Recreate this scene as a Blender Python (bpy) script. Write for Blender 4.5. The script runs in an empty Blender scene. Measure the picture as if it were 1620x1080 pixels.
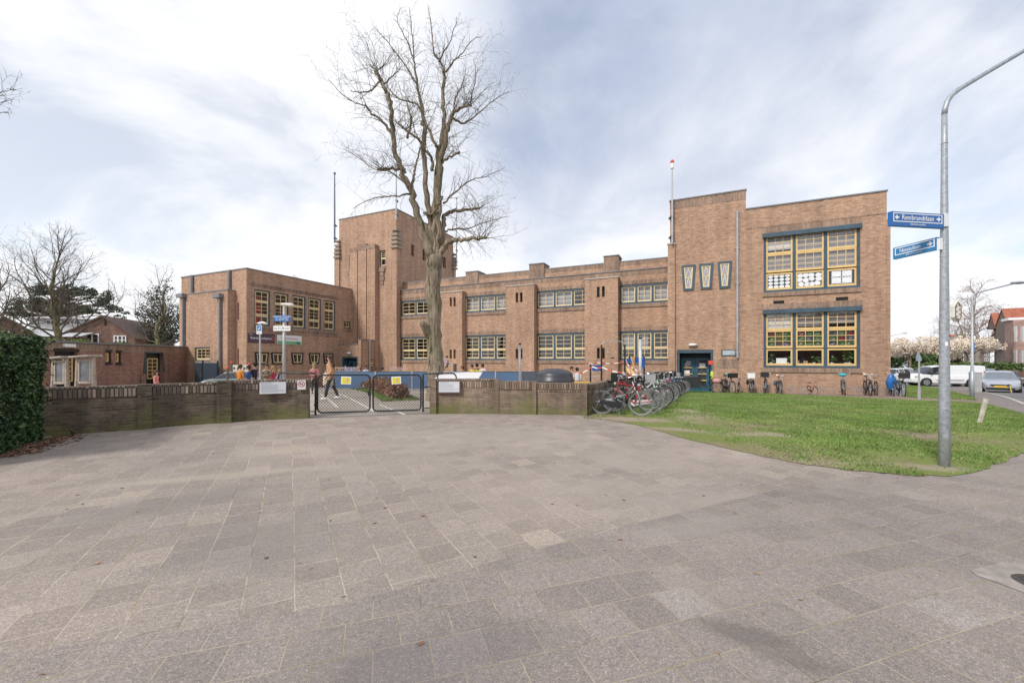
import bpy, bmesh, math, random
import numpy as np
from mathutils import Vector, Matrix, noise
R=math.radians
sc=bpy.context.scene
col=sc.collection
F=650.0; CX=810.0; HY=568.0; CH=1.6          # focal length in photo pixels, image centre, horizon row, eye height
# ------------------------------------------------------------------ camera
cd=bpy.data.cameras.new('camera'); cam=bpy.data.objects.new('camera',cd); col.objects.link(cam)
cam.location=(0,0,CH); cam.rotation_euler=(R(90),0,0)
cd.sensor_width=36; cd.lens=F/1620*36; cd.shift_y=(HY-540)/1620; cd.clip_start=0.05; cd.clip_end=2000
sc.camera=cam
# ------------------------------------------------------------------ world
SUN_AZ=R(222); SUN_EL=R(42)                  # compass-like: 0 = +Y, clockwise
w=bpy.data.worlds.new('World'); sc.world=w; w.use_nodes=True
nt=w.node_tree; N=nt.nodes; L=nt.links; N.clear()
def nd(t,**k):
    n=N.new(t)
    for a,b in k.items(): setattr(n,a,b)
    return n
out=nd('ShaderNodeOutputWorld'); tc=nd('ShaderNodeTexCoord')
sky=nd('ShaderNodeTexSky',sky_type='NISHITA',sun_disc=False,sun_elevation=SUN_EL,sun_rotation=SUN_AZ)
bg=nd('ShaderNodeBackground'); bg.inputs[1].default_value=0.13; L.new(sky.outputs[0],bg.inputs[0])
sep=nd('ShaderNodeSeparateXYZ'); L.new(tc.outputs['Generated'],sep.inputs[0])
mx=nd('ShaderNodeMath',operation='MAXIMUM'); L.new(sep.outputs[2],mx.inputs[0]); mx.inputs[1].default_value=0.0
ad=nd('ShaderNodeMath',operation='ADD'); L.new(mx.outputs[0],ad.inputs[0]); ad.inputs[1].default_value=0.32
dx=nd('ShaderNodeMath',operation='DIVIDE'); dy=nd('ShaderNodeMath',operation='DIVIDE')
L.new(sep.outputs[0],dx.inputs[0]); L.new(ad.outputs[0],dx.inputs[1]); L.new(sep.outputs[1],dy.inputs[0]); L.new(ad.outputs[0],dy.inputs[1])
cb=nd('ShaderNodeCombineXYZ'); L.new(dx.outputs[0],cb.inputs[0]); L.new(dy.outputs[0],cb.inputs[1]); 
def cloudnoise(loc,scale,detail,rough,dist,p0,p1):
    m=nd('ShaderNodeMapping'); m.inputs['Location'].default_value=loc; L.new(cb.outputs[0],m.inputs[0])
    n=nd('ShaderNodeTexNoise'); n.inputs['Scale'].default_value=scale; n.inputs['Detail'].default_value=detail
    n.inputs['Roughness'].default_value=rough; n.inputs['Distortion'].default_value=dist; L.new(m.outputs[0],n.inputs['Vector'])
    r=nd('ShaderNodeMapRange',interpolation_type='SMOOTHSTEP'); r.inputs['From Min'].default_value=p0; r.inputs['From Max'].default_value=p1
    L.new(n.outputs[0],r.inputs[0]); return r.outputs[0]
dens=cloudnoise((3.1,1.7,0),1.3,8,.56,.4,.33,.52)
shade=cloudnoise((9.2,4.1,0),1.0,8,.55,.5,.34,.70)
# a brighter, whiter bank of cloud to the left (west), thinner grey ones to the right
gr=nd('ShaderNodeMapRange',interpolation_type='SMOOTHSTEP'); gr.inputs['From Min'].default_value=-.62; gr.inputs['From Max'].default_value=.10
gr.inputs['To Min'].default_value=.34; gr.inputs['To Max'].default_value=1.0; L.new(sep.outputs[0],gr.inputs[0])
up=nd('ShaderNodeMapRange',interpolation_type='SMOOTHSTEP'); up.inputs['From Min'].default_value=.05; up.inputs['From Max'].default_value=.55
up.inputs['To Min'].default_value=.30; up.inputs['To Max'].default_value=1.0; L.new(sep.outputs[2],up.inputs[0])
s1=nd('ShaderNodeMath',operation='MULTIPLY'); L.new(gr.outputs[0],s1.inputs[0]); L.new(up.outputs[0],s1.inputs[1])
s1b=nd('ShaderNodeMath',operation='MULTIPLY_ADD'); L.new(shade,s1b.inputs[0]); s1b.inputs[1].default_value=.95; s1b.inputs[2].default_value=.12
s2=nd('ShaderNodeMath',operation='MULTIPLY',use_clamp=True); L.new(s1b.outputs[0],s2.inputs[0]); L.new(s1.outputs[0],s2.inputs[1])
cm=nd('ShaderNodeMix',data_type='RGBA'); cm.inputs[6].default_value=(.93,.93,.945,1); cm.inputs[7].default_value=(.44,.50,.63,1)
L.new(s2.outputs[0],cm.inputs[0])
bc=nd('ShaderNodeBackground'); bc.inputs[1].default_value=1.0; L.new(cm.outputs[2],bc.inputs[0])
dm=nd('ShaderNodeMath',operation='MULTIPLY_ADD',use_clamp=True); L.new(dens,dm.inputs[0]); dm.inputs[1].default_value=.42; dm.inputs[2].default_value=.58
ms=nd('ShaderNodeMixShader'); L.new(dm.outputs[0],ms.inputs[0]); L.new(bg.outputs[0],ms.inputs[1]); L.new(bc.outputs[0],ms.inputs[2])
L.new(ms.outputs[0],out.inputs[0])
# ------------------------------------------------------------------ sun (veiled by cloud)
sl=bpy.data.lights.new('sun','SUN'); sl.energy=2.3; sl.angle=R(10); sl.color=(1,.95,.88)
so=bpy.data.objects.new('sun',sl); col.objects.link(so)
sd=Vector((math.sin(SUN_AZ)*math.cos(SUN_EL),math.cos(SUN_AZ)*math.cos(SUN_EL),math.sin(SUN_EL)))
so.rotation_euler=sd.to_track_quat('Z','Y').to_euler(); so.location=(-30,-30,40)
vs=sc.view_settings; sc.display_settings.display_device='sRGB'; vs.view_transform='Standard'; vs.look='None'; vs.gamma=1; vs.use_curve_mapping=False; vs.exposure=0.30

# ------------------------------------------------------------------ terrain and pixel helpers
SK=[14+2*i for i in range(14)]
def _zs(s):
    t=min(1,max(0,(s-14)/26)); return -.88*t*t*(3-2*t)
def gz(x,y):
    s=.1*x+y
    if s<=14: return 0.0
    if s>=40: return -.88
    k=int((s-14)//2); a=14+2*k; f=(s-a)/2
    return _zs(a)*(1-f)+_zs(a+2)*f
def P3(px,py,Y): return Vector(((px-CX)/F*Y,Y,CH+(HY-py)/F*Y))
def G(px,py):
    z=0
    for i in range(40):
        Y=(CH-z)*F/(py-HY); x=(px-CX)/F*Y; z=.6*z+.4*gz(x,Y)
    return Vector((x,Y,gz(x,Y)))
def GD(px,Y):
    x=(px-CX)/F*Y; return Vector((x,Y,gz(x,Y)))
# ------------------------------------------------------------------ materials
MC={}
def newmat(name):
    m=bpy.data.materials.new(name); m.use_nodes=True; t=m.node_tree; return m,t,t.nodes['Principled BSDF']
def mat(name,c,rough=.6,metal=0,var=.12,vs=3.0,bump=0,bs=40,spec=None,emit=None,coat=0):
    if name in MC: return MC[name]
    m,t,b=newmat(name); n=t.nodes; l=t.links
    b.inputs['Roughness'].default_value=rough; b.inputs['Metallic'].default_value=metal
    if coat: b.inputs['Coat Weight'].default_value=coat
    if spec is not None: b.inputs['Specular IOR Level'].default_value=spec
    tc=n.new('ShaderNodeTexCoord'); no=n.new('ShaderNodeTexNoise'); no.inputs['Scale'].default_value=vs; no.inputs['Detail'].default_value=5
    l.new(tc.outputs['Object'],no.inputs['Vector'])
    mr=n.new('ShaderNodeMapRange'); mr.inputs['From Min'].default_value=.3; mr.inputs['From Max'].default_value=.7
    mr.inputs['To Min'].default_value=1-var; mr.inputs['To Max'].default_value=1+var; l.new(no.outputs[0],mr.inputs[0])
    vm=n.new('ShaderNodeVectorMath'); vm.operation='SCALE'; vm.inputs[0].default_value=c[:3]; l.new(mr.outputs[0],vm.inputs['Scale'])
    l.new(vm.outputs[0],b.inputs['Base Color'])
    if bump:
        n2=n.new('ShaderNodeTexNoise'); n2.inputs['Scale'].default_value=bs; n2.inputs['Detail'].default_value=4; l.new(tc.outputs['Object'],n2.inputs['Vector'])
        bp=n.new('ShaderNodeBump'); bp.inputs['Strength'].default_value=bump; bp.inputs['Distance'].default_value=.02
        l.new(n2.outputs[0],bp.inputs['Height']); l.new(bp.outputs[0],b.inputs['Normal'])
    MC[name]=m; return m
def ramp(n,l,src,stops):
    r=n.new('ShaderNodeValToRGB'); e=r.color_ramp.elements
    while len(e)<len(stops): e.new(.5)
    for k,(p,c) in enumerate(stops): e[k].position=p; e[k].color=(*c,1)
    l.new(src,r.inputs[0]); return r.outputs[0]
def mixc(n,l,fac,a,b,bt='MIX'):
    m=n.new('ShaderNodeMix'); m.data_type='RGBA'; m.blend_type=bt
    for s,v in ((0,fac),(6,a),(7,b)):
        if hasattr(v,'node'): l.new(v,m.inputs[s])
        else: m.inputs[s].default_value=v if s==0 else (*v,1)
    return m.outputs[2]
def brick(name,cols,mortar,bw=.22,rh=.065,ms=.010,moss=0,wear=.25,streak=.3,rough=.85):
    m,t,b=newmat(name); n=t.nodes; l=t.links
    uv=n.new('ShaderNodeUVMap'); uv.uv_map='UVMap'
    br=n.new('ShaderNodeTexBrick'); br.inputs['Scale'].default_value=1; br.inputs['Brick Width'].default_value=bw; br.inputs['Row Height'].default_value=rh
    br.inputs['Mortar Size'].default_value=ms; br.inputs['Mortar Smooth'].default_value=.2; br.inputs['Color1'].default_value=(0,0,0,1); br.inputs['Color2'].default_value=(1,1,1,1); br.inputs['Mortar'].default_value=(.5,.5,.5,1)
    l.new(uv.outputs[0],br.inputs['Vector'])
    k=len(cols); base=ramp(n,l,br.outputs['Color'],[(i/(k-1),c) for i,c in enumerate(cols)])
    ge=n.new('ShaderNodeNewGeometry')
    no=n.new('ShaderNodeTexNoise'); no.inputs['Scale'].default_value=.55; no.inputs['Detail'].default_value=7; no.inputs['Roughness'].default_value=.65; l.new(ge.outputs['Position'],no.inputs['Vector'])
    mp=n.new('ShaderNodeMapping'); mp.inputs['Scale'].default_value=(2.2,2.2,.16); l.new(ge.outputs['Position'],mp.inputs[0])
    ns=n.new('ShaderNodeTexNoise'); ns.inputs['Scale'].default_value=1.3; ns.inputs['Detail'].default_value=5; l.new(mp.outputs[0],ns.inputs['Vector'])
    nf=n.new('ShaderNodeTexNoise'); nf.inputs['Scale'].default_value=9; nf.inputs['Detail'].default_value=6; nf.inputs['Roughness'].default_value=.7; l.new(ge.outputs['Position'],nf.inputs['Vector'])
    c=mixc(n,l,br.outputs['Fac'],base,mortar)
    g1=ramp(n,l,no.outputs[0],[(.3,(1-wear,)*3),(.7,(1+wear*.5,)*3)]); c=mixc(n,l,1.0,c,g1,'MULTIPLY')
    g2=ramp(n,l,ns.outputs[0],[(.3,(1-streak,1-streak,1-streak)),(.62,(1.06,1.05,1.04))]); c=mixc(n,l,1.0,c,g2,'MULTIPLY')
    g3=ramp(n,l,nf.outputs[0],[(.3,(.8,.8,.8)),(.7,(1.16,1.14,1.12))]); c=mixc(n,l,1.0,c,g3,'MULTIPLY')
    if moss:
        sp=n.new('ShaderNodeSeparateXYZ'); l.new(ge.outputs['Position'],sp.inputs[0])
        mz=n.new('ShaderNodeMapRange'); mz.inputs['From Min'].default_value=.0; mz.inputs['From Max'].default_value=.75; mz.inputs['To Min'].default_value=.34; mz.inputs['To Max'].default_value=-.05; l.new(sp.outputs[2],mz.inputs[0])
        nm=n.new('ShaderNodeTexNoise'); nm.inputs['Scale'].default_value=1.4; nm.inputs['Detail'].default_value=8; nm.inputs['Roughness'].default_value=.7; l.new(ge.outputs['Position'],nm.inputs['Vector'])
        ad=n.new('ShaderNodeMath'); ad.operation='ADD'; l.new(nm.outputs[0],ad.inputs[0]); l.new(mz.outputs[0],ad.inputs[1])
        mk=ramp(n,l,ad.outputs[0],[(.62,(0,0,0)),(.86,(1,1,1))])
        mm=n.new('ShaderNodeMath'); mm.operation='MULTIPLY'; l.new(mk,mm.inputs[0]); mm.inputs[1].default_value=moss
        c=mixc(n,l,mm.outputs[0],c,(.16,.17,.055))
    l.new(c,b.inputs['Base Color']); b.inputs['Roughness'].default_value=rough; b.inputs['Specular IOR Level'].default_value=.25
    bp=n.new('ShaderNodeBump'); bp.inputs['Strength'].default_value=.5; bp.inputs['Distance'].default_value=.008; bp.invert=True
    l.new(br.outputs['Fac'],bp.inputs['Height']); l.new(bp.outputs[0],b.inputs['Normal'])
    return m
def glassmat(name,tint=(.96,.97,.97),refl=1.5):
    m=bpy.data.materials.new(name); m.use_nodes=True; t=m.node_tree; n=t.nodes; l=t.links; n.clear()
    o=n.new('ShaderNodeOutputMaterial'); ge=n.new('ShaderNodeNewGeometry'); dt=n.new('ShaderNodeVectorMath'); dt.operation='DOT_PRODUCT'; l.new(ge.outputs['Incoming'],dt.inputs[0]); l.new(ge.outputs['Normal'],dt.inputs[1])
    ab=n.new('ShaderNodeMath'); ab.operation='ABSOLUTE'; l.new(dt.outputs['Value'],ab.inputs[0]); om=n.new('ShaderNodeMath'); om.operation='SUBTRACT'; om.use_clamp=True; om.inputs[0].default_value=1; l.new(ab.outputs[0],om.inputs[1])
    pw=n.new('ShaderNodeMath'); pw.operation='POWER'; l.new(om.outputs[0],pw.inputs[0]); pw.inputs[1].default_value=5
    tr=n.new('ShaderNodeBsdfTransparent'); tr.inputs[0].default_value=(*tint,1); gl=n.new('ShaderNodeBsdfGlossy'); gl.inputs['Roughness'].default_value=.015; gl.inputs[0].default_value=(.95,.96,1,1)
    tc=n.new('ShaderNodeTexCoord'); no=n.new('ShaderNodeTexNoise'); no.inputs['Scale'].default_value=1.3; l.new(tc.outputs['Object'],no.inputs['Vector'])
    bp=n.new('ShaderNodeBump'); bp.inputs['Strength'].default_value=.12; bp.inputs['Distance'].default_value=.03; l.new(no.outputs[0],bp.inputs['Height']); l.new(bp.outputs[0],gl.inputs['Normal'])
    mu=n.new('ShaderNodeMath'); mu.operation='MULTIPLY_ADD'; mu.use_clamp=True; mu.inputs[1].default_value=.9; mu.inputs[2].default_value=.10; l.new(pw.outputs[0],mu.inputs[0])
    mi=n.new('ShaderNodeMixShader'); l.new(mu.outputs[0],mi.inputs[0]); l.new(tr.outputs[0],mi.inputs[1]); l.new(gl.outputs[0],mi.inputs[2]); l.new(mi.outputs[0],o.inputs[0])
    return m
def paving(name,ang,bw,rh,cA,cB,joint,jw=.010,green=.25,spots=True,patch=(.44,.36,.29)):
    m,t,b=newmat(name); n=t.nodes; l=t.links
    ge=n.new('ShaderNodeNewGeometry'); mp=n.new('ShaderNodeMapping'); mp.vector_type='TEXTURE'; mp.inputs['Rotation'].default_value=(0,0,ang); l.new(ge.outputs['Position'],mp.inputs[0])
    # slight waviness of the courses
    nw=n.new('ShaderNodeTexNoise'); nw.inputs['Scale'].default_value=.5; nw.inputs['Detail'].default_value=2; l.new(ge.outputs['Position'],nw.inputs['Vector'])
    sw=n.new('ShaderNodeVectorMath'); sw.operation='SCALE'; sw.inputs['Scale'].default_value=.07; l.new(nw.outputs['Color'],sw.inputs[0])
    av=n.new('ShaderNodeVectorMath'); av.operation='ADD'; l.new(mp.outputs[0],av.inputs[0]); l.new(sw.outputs[0],av.inputs[1])
    br=n.new('ShaderNodeTexBrick'); br.inputs['Scale'].default_value=1; br.inputs['Brick Width'].default_value=bw; br.inputs['Row Height'].default_value=rh; br.inputs['Mortar Size'].default_value=jw*.55; br.inputs['Mortar Smooth'].default_value=.35
    br.inputs['Color1'].default_value=(0,0,0,1); br.inputs['Color2'].default_value=(1,1,1,1); br.inputs['Mortar'].default_value=(.5,.5,.5,1); br.offset=.5
    l.new(av.outputs[0],br.inputs['Vector'])
    c=ramp(n,l,br.outputs['Color'],[(0,cA),(.86,cB),(.96,tuple(v*1.04 for v in cB)),(1,patch)])
    P=ge.outputs['Position']
    def noi(s,d,r=.6,vec=P):
        q=n.new('ShaderNodeTexNoise'); q.inputs['Scale'].default_value=s; q.inputs['Detail'].default_value=d; q.inputs['Roughness'].default_value=r; l.new(vec,q.inputs['Vector']); return q.outputs[0]
    # exposed aggregate
    vo=n.new('ShaderNodeTexVoronoi'); vo.inputs['Scale'].default_value=150; l.new(P,vo.inputs['Vector'])
    sp=n.new('ShaderNodeSeparateColor'); l.new(vo.outputs['Color'],sp.inputs[0])
    ag=ramp(n,l,sp.outputs[0],[(0,(.58,.58,.60)),(.45,(.94,.92,.92)),(.86,(1.15,1.13,1.1)),(1,(1.75,1.7,1.65))]); c=mixc(n,l,.72,c,ag,'MULTIPLY')
    v2=noi(26,6,.75); c=mixc(n,l,1.0,c,ramp(n,l,v2,[(.3,(.82,.82,.83)),(.7,(1.17,1.16,1.15))]),'MULTIPLY')
    big=noi(.33,6,.6); c=mixc(n,l,1.0,c,ramp(n,l,big,[(.3,(.82,.82,.84)),(.72,(1.16,1.15,1.13))]),'MULTIPLY')
    # sandy dust blown across the middle, by patches
    st=noi(1.1,8,.65); mk=ramp(n,l,st,[(.50,(0,0,0)),(.75,(1,1,1))]); mu=n.new('ShaderNodeMath'); mu.operation='MULTIPLY'; l.new(mk,mu.inputs[0]); mu.inputs[1].default_value=.45
    c=mixc(n,l,mu.outputs[0],c,(.36,.31,.265))
    # joints: sand or moss
    jn=noi(1.7,5); jc=ramp(n,l,jn,[(.36,(joint[0]*.42,joint[1]*.42,joint[2]*.38)),(.48,joint),(.58,(.31,.27,.17)),(.68,(.22,.24,.09))])
    jf=n.new('ShaderNodeMath'); jf.operation='MULTIPLY'; l.new(br.outputs['Fac'],jf.inputs[0])
    jm=ramp(n,l,noi(2.3,4),[(.3,(.75,.75,.75)),(.5,(1,1,1))]); l.new(jm,jf.inputs[1])
    c=mixc(n,l,jf.outputs[0],c,jc)
    l.new(c,b.inputs['Base Color']); b.inputs['Roughness'].default_value=.85; b.inputs['Specular IOR Level'].default_value=.3
    hb=n.new('ShaderNodeMath'); hb.operation='MULTIPLY_ADD'; l.new(br.outputs['Fac'],hb.inputs[0]); hb.inputs[1].default_value=-1.0; l.new(sp.outputs[0],hb.inputs[2])
    bp=n.new('ShaderNodeBump'); bp.inputs['Strength'].default_value=.45; bp.inputs['Distance'].default_value=.006; l.new(hb.outputs[0],bp.inputs['Height']); l.new(bp.outputs[0],b.inputs['Normal'])
    return m,t,c,b
def ground_mat(name,stops,scale,fine=30,fstops=((.3,(.7,.7,.7)),(.7,(1.25,1.25,1.25))),rough=.9):
    m,t,b=newmat(name); n=t.nodes; l=t.links; ge=n.new('ShaderNodeNewGeometry')
    a=n.new('ShaderNodeTexNoise'); a.inputs['Scale'].default_value=scale; a.inputs['Detail'].default_value=8; a.inputs['Roughness'].default_value=.65; l.new(ge.outputs['Position'],a.inputs['Vector'])
    f=n.new('ShaderNodeTexNoise'); f.inputs['Scale'].default_value=fine; f.inputs['Detail'].default_value=5; f.inputs['Roughness'].default_value=.7; l.new(ge.outputs['Position'],f.inputs['Vector'])
    c=mixc(n,l,1.0,ramp(n,l,a.outputs[0],stops),ramp(n,l,f.outputs[0],list(fstops)),'MULTIPLY'); l.new(c,b.inputs['Base Color'])
    b.inputs['Roughness'].default_value=rough; b.inputs['Specular IOR Level'].default_value=.25
    bp=n.new('ShaderNodeBump'); bp.inputs['Strength'].default_value=.4; bp.inputs['Distance'].default_value=.015; l.new(f.outputs[0],bp.inputs['Height']); l.new(bp.outputs[0],b.inputs['Normal'])
    return m
BR=brick('school_brick',[(.285,.165,.115),(.43,.252,.168),(.48,.298,.203),(.38,.213,.14),(.54,.365,.26)],(.46,.35,.265),streak=.16,wear=.14)
BRD=brick('soldier_brick',[(.23,.155,.115),(.34,.22,.165),(.41,.275,.20)],(.36,.29,.235),bw=.065,rh=.30)
BRO=brick('outbuilding_brick',[(.22,.10,.072),(.33,.155,.11),(.38,.20,.15),(.26,.13,.10)],(.33,.26,.21),streak=.2)
BRH=brick('house_brick',[(.19,.095,.07),(.27,.13,.10),(.31,.16,.12)],(.28,.22,.18))
BRW=brick('old_wall_brick',[(.085,.062,.05),(.16,.115,.09),(.235,.17,.13),(.11,.08,.066)],(.17,.15,.115),ms=.013,moss=.75,wear=.45,streak=.4)
BRR=brick('old_wall_brick_lighter',[(.17,.13,.10),(.26,.19,.145),(.33,.24,.185),(.21,.15,.12)],(.24,.20,.155),ms=.012,moss=.8,wear=.4,streak=.35)
BRC=brick('coping_brick',[(.11,.085,.07),(.22,.17,.14),(.46,.38,.31),(.16,.115,.09)],(.07,.06,.05),bw=.072,rh=.24,ms=.012,moss=.25,wear=.4,streak=.3)
BRCR=brick('coping_brick_lighter',[(.17,.13,.10),(.30,.22,.17),(.42,.32,.25),(.22,.14,.11)],(.10,.085,.07),bw=.072,rh=.24,ms=.012,moss=.25,wear=.3,streak=.3)
GL=glassmat('window_glass')
BLUE=mat('petrol_blue_paint',(.050,.090,.125),.5,var=.22,vs=2)
YEL=mat('yellow_paint',(.72,.50,.22),.5,var=.06)
YEC=mat('cream_paint',(.74,.60,.34),.5,var=.06)
DK=mat('dark_void',(.015,.013,.012),.9)
BLK=mat('black_paint',(.018,.019,.022),.4)
STEEL=mat('galvanised_steel',(.37,.40,.43),.45,.35,var=.22,vs=22,bump=.1)
STL2=mat('grey_metal',(.42,.43,.44),.5,.3)
CHR=mat('bright_metal',(.62,.63,.65),.28,.85)
TYRE=mat('tyre_rubber',(.022,.022,.022),.85)
WHT=mat('white_paint',(.80,.80,.80),.4,var=.04)
COP=mat('grey_coping',(.20,.20,.21),.7)
STONE=mat('light_stone',(.45,.42,.37),.8,bump=.3)
ROOM=mat('classroom_plaster',(.36,.30,.24),.9)
ROOMD=mat('classroom_wood',(.20,.12,.06),.8)
def barkmat():
    m,t,b=newmat('furrowed_bark'); n=t.nodes; l=t.links; ge=n.new('ShaderNodeNewGeometry'); mp=n.new('ShaderNodeMapping'); mp.inputs['Scale'].default_value=(1,1,.13); l.new(ge.outputs['Position'],mp.inputs[0])
    a=n.new('ShaderNodeTexNoise'); a.inputs['Scale'].default_value=13; a.inputs['Detail'].default_value=6; a.inputs['Roughness'].default_value=.65; l.new(mp.outputs[0],a.inputs['Vector'])
    c=n.new('ShaderNodeTexNoise'); c.inputs['Scale'].default_value=1.3; c.inputs['Detail'].default_value=6; l.new(ge.outputs['Position'],c.inputs['Vector'])
    q=mixc(n,l,1.0,ramp(n,l,a.outputs[0],[(.36,(.085,.066,.05)),(.47,(.235,.19,.145)),(.65,(.34,.285,.225))]),ramp(n,l,c.outputs[0],[(.35,(.78,.82,.70)),(.65,(1.1,1.08,1.05))]),'MULTIPLY'); l.new(q,b.inputs['Base Color'])
    b.inputs['Roughness'].default_value=.95; b.inputs['Specular IOR Level'].default_value=.2; bp=n.new('ShaderNodeBump'); bp.inputs['Strength'].default_value=1; bp.inputs['Distance'].default_value=.05; l.new(a.outputs[0],bp.inputs['Height']); l.new(bp.outputs[0],b.inputs['Normal']); return m
BARK=barkmat()
TWIG=mat('twig',(.10,.085,.068),.9,var=.25)
TWGR=mat('greenish_bark',(.17,.155,.085),.95,var=.4,vs=4,bump=.8,bs=18)
WOOD=mat('weathered_wood',(.36,.30,.25),.85,var=.25,vs=9,bump=.4)
# ------------------------------------------------------------------ mesh builder
class MB:
    def __init__(s): s.v=[]; s.f=[]; s.m=[]; s.mi=0
    def add(s,vs,fs):
        o=len(s.v); s.v+= [tuple(v) for v in vs]; s.f+=[tuple(i+o for i in f) for f in fs]; s.m+=[s.mi]*len(fs); return s
    def quad(s,a,b,c,d): return s.add([a,b,c,d],[(0,1,2,3)])
    def each(s,name,m,parent):
        for k in range(0,len(s.v),8):
            q=MB(); q.add(s.v[k:k+8],[(0,3,2,1),(4,5,6,7),(0,1,5,4),(1,2,6,5),(2,3,7,6),(3,0,4,7)]); q.build(name,m,parent)
    def box(s,x0,x1,y0,y1,z0,z1):
        return s.add([(x0,y0,z0),(x1,y0,z0),(x1,y1,z0),(x0,y1,z0),(x0,y0,z1),(x1,y0,z1),(x1,y1,z1),(x0,y1,z1)],
                     [(0,3,2,1),(4,5,6,7),(0,1,5,4),(1,2,6,5),(2,3,7,6),(3,0,4,7)])
    def obox(s,c,sx,sy,sz,rz=0,M=None):
        b=[]; 
        for z in (-.5,.5):
            for x,y in ((-.5,-.5),(.5,-.5),(.5,.5),(-.5,.5)):
                p=Vector((x*sx,y*sy,z*sz)); p=(M@p) if M else Matrix.Rotation(rz,3,'Z')@p
                b.append(p+Vector(c))
        return s.add(b,[(0,3,2,1),(4,5,6,7),(0,1,5,4),(1,2,6,5),(2,3,7,6),(3,0,4,7)])
    def tube(s,pts,rs,n=8,cap=True,closed=False):
        pts=[Vector(p) for p in pts]
        if not hasattr(rs,'__len__'): rs=[rs]*len(pts)
        o=len(s.v); k=len(pts); prev=None
        for i,p in enumerate(pts):
            if closed: t=(pts[(i+1)%k]-pts[i-1])
            else: t=pts[min(i+1,k-1)]-pts[max(i-1,0)]
            if t.length<1e-9: t=Vector((0,0,1))
            t.normalize()
            if prev is None:
                a=Vector((0,0,1)) if abs(t.z)<.9 else Vector((1,0,0)); x=t.cross(a).normalized()
            else:
                x=(prev-t*prev.dot(t))
                x=x.normalized() if x.length>1e-6 else t.orthogonal().normalized()
            prev=x; y=t.cross(x)
            for j in range(n):
                a=2*math.pi*j/n; q=p+(x*math.cos(a)+y*math.sin(a))*rs[i]; s.v.append((q.x,q.y,q.z))
        m=k if closed else k-1
        for i in range(m):
            i2=(i+1)%k
            for j in range(n):
                j2=(j+1)%n; s.f.append((o+i*n+j,o+i*n+j2,o+i2*n+j2,o+i2*n+j)); s.m.append(s.mi)
        if cap and not closed and n>3:
            s.f.append(tuple(o+j for j in reversed(range(n)))); s.f.append(tuple(o+(k-1)*n+j for j in range(n))); s.m+=[s.mi]*2
        return s
    def lathe(s,c,prof,n=20):
        o=len(s.v); c=Vector(c)
        for r,z in prof:
            for j in range(n):
                a=2*math.pi*j/n; s.v.append((c.x+r*math.cos(a),c.y+r*math.sin(a),c.z+z))
        for i in range(len(prof)-1):
            for j in range(n):
                j2=(j+1)%n; s.f.append((o+i*n+j,o+i*n+j2,o+(i+1)*n+j2,o+(i+1)*n+j)); s.m.append(s.mi)
        return s
    def ball(s,c,r,n=10,m=7,sc3=(1,1,1)):
        c=Vector(c); o=len(s.v)
        for i in range(m+1):
            th=math.pi*i/m
            for j in range(n):
                a=2*math.pi*j/n; s.v.append((c.x+r*sc3[0]*math.sin(th)*math.cos(a),c.y+r*sc3[1]*math.sin(th)*math.sin(a),c.z+r*sc3[2]*math.cos(th)))
        for i in range(m):
            for j in range(n):
                j2=(j+1)%n; s.f.append((o+i*n+j,o+(i+1)*n+j,o+(i+1)*n+j2,o+i*n+j2)); s.m.append(s.mi)
        return s
    def prism(s,poly,y0,y1):   # poly in (x,z), extruded along y
        k=len(poly); o=len(s.v); s.v+=[(x,y0,z) for x,z in poly]+[(x,y1,z) for x,z in poly]
        s.f.append(tuple(o+i for i in range(k))); s.f.append(tuple(o+k+i for i in reversed(range(k)))); s.m+=[s.mi]*2
        for i in range(k):
            j=(i+1)%k; s.f.append((o+i,o+k+i,o+k+j,o+j)); s.m.append(s.mi)
        return s
    def build(s,name,mats,parent=None,smooth=False,loc=None,world=False,rz=0):
        v=s.v
        if world and parent is not None:
            mi=parent.matrix_basis.inverted() if parent.parent is None else (parent.parent.matrix_basis@parent.matrix_basis).inverted()
            v=[tuple(mi@Vector(p)) for p in v]
        me=bpy.data.meshes.new(name); me.from_pydata(v,[],s.f); me.update()
        if not isinstance(mats,(list,tuple)): mats=[mats]
        for m in mats: me.materials.append(m)
        if any(s.m): me.polygons.foreach_set('material_index',s.m)
        boxuv(me)
        if smooth: me.shade_smooth() if hasattr(me,'shade_smooth') else None
        o=bpy.data.objects.new(name,me); col.objects.link(o)
        if parent is not None: o.parent=parent
        if loc is not None: o.location=loc
        if rz: o.rotation_euler.z=rz
        return o
def boxuv(me):
    nl=len(me.loops)
    if nl==0: return
    uv=me.uv_layers.new(name='UVMap'); co=np.empty(len(me.vertices)*3); me.vertices.foreach_get('co',co); co=co.reshape(-1,3)
    li=np.empty(nl,int); me.loops.foreach_get('vertex_index',li)
    no=np.empty(len(me.polygons)*3); me.polygons.foreach_get('normal',no); no=no.reshape(-1,3)
    tot=np.empty(len(me.polygons),int); me.polygons.foreach_get('loop_total',tot); nn=np.repeat(no,tot,axis=0); p=co[li]
    h=np.hypot(nn[:,0],nn[:,1])+1e-9; tx=-nn[:,1]/h; ty=nn[:,0]/h
    U=np.where(np.abs(nn[:,2])>.7,p[:,0],p[:,0]*tx+p[:,1]*ty); V=np.where(np.abs(nn[:,2])>.7,p[:,1],p[:,2])
    uv.data.foreach_set('uv',np.stack([U,V],1).ravel())
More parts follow.
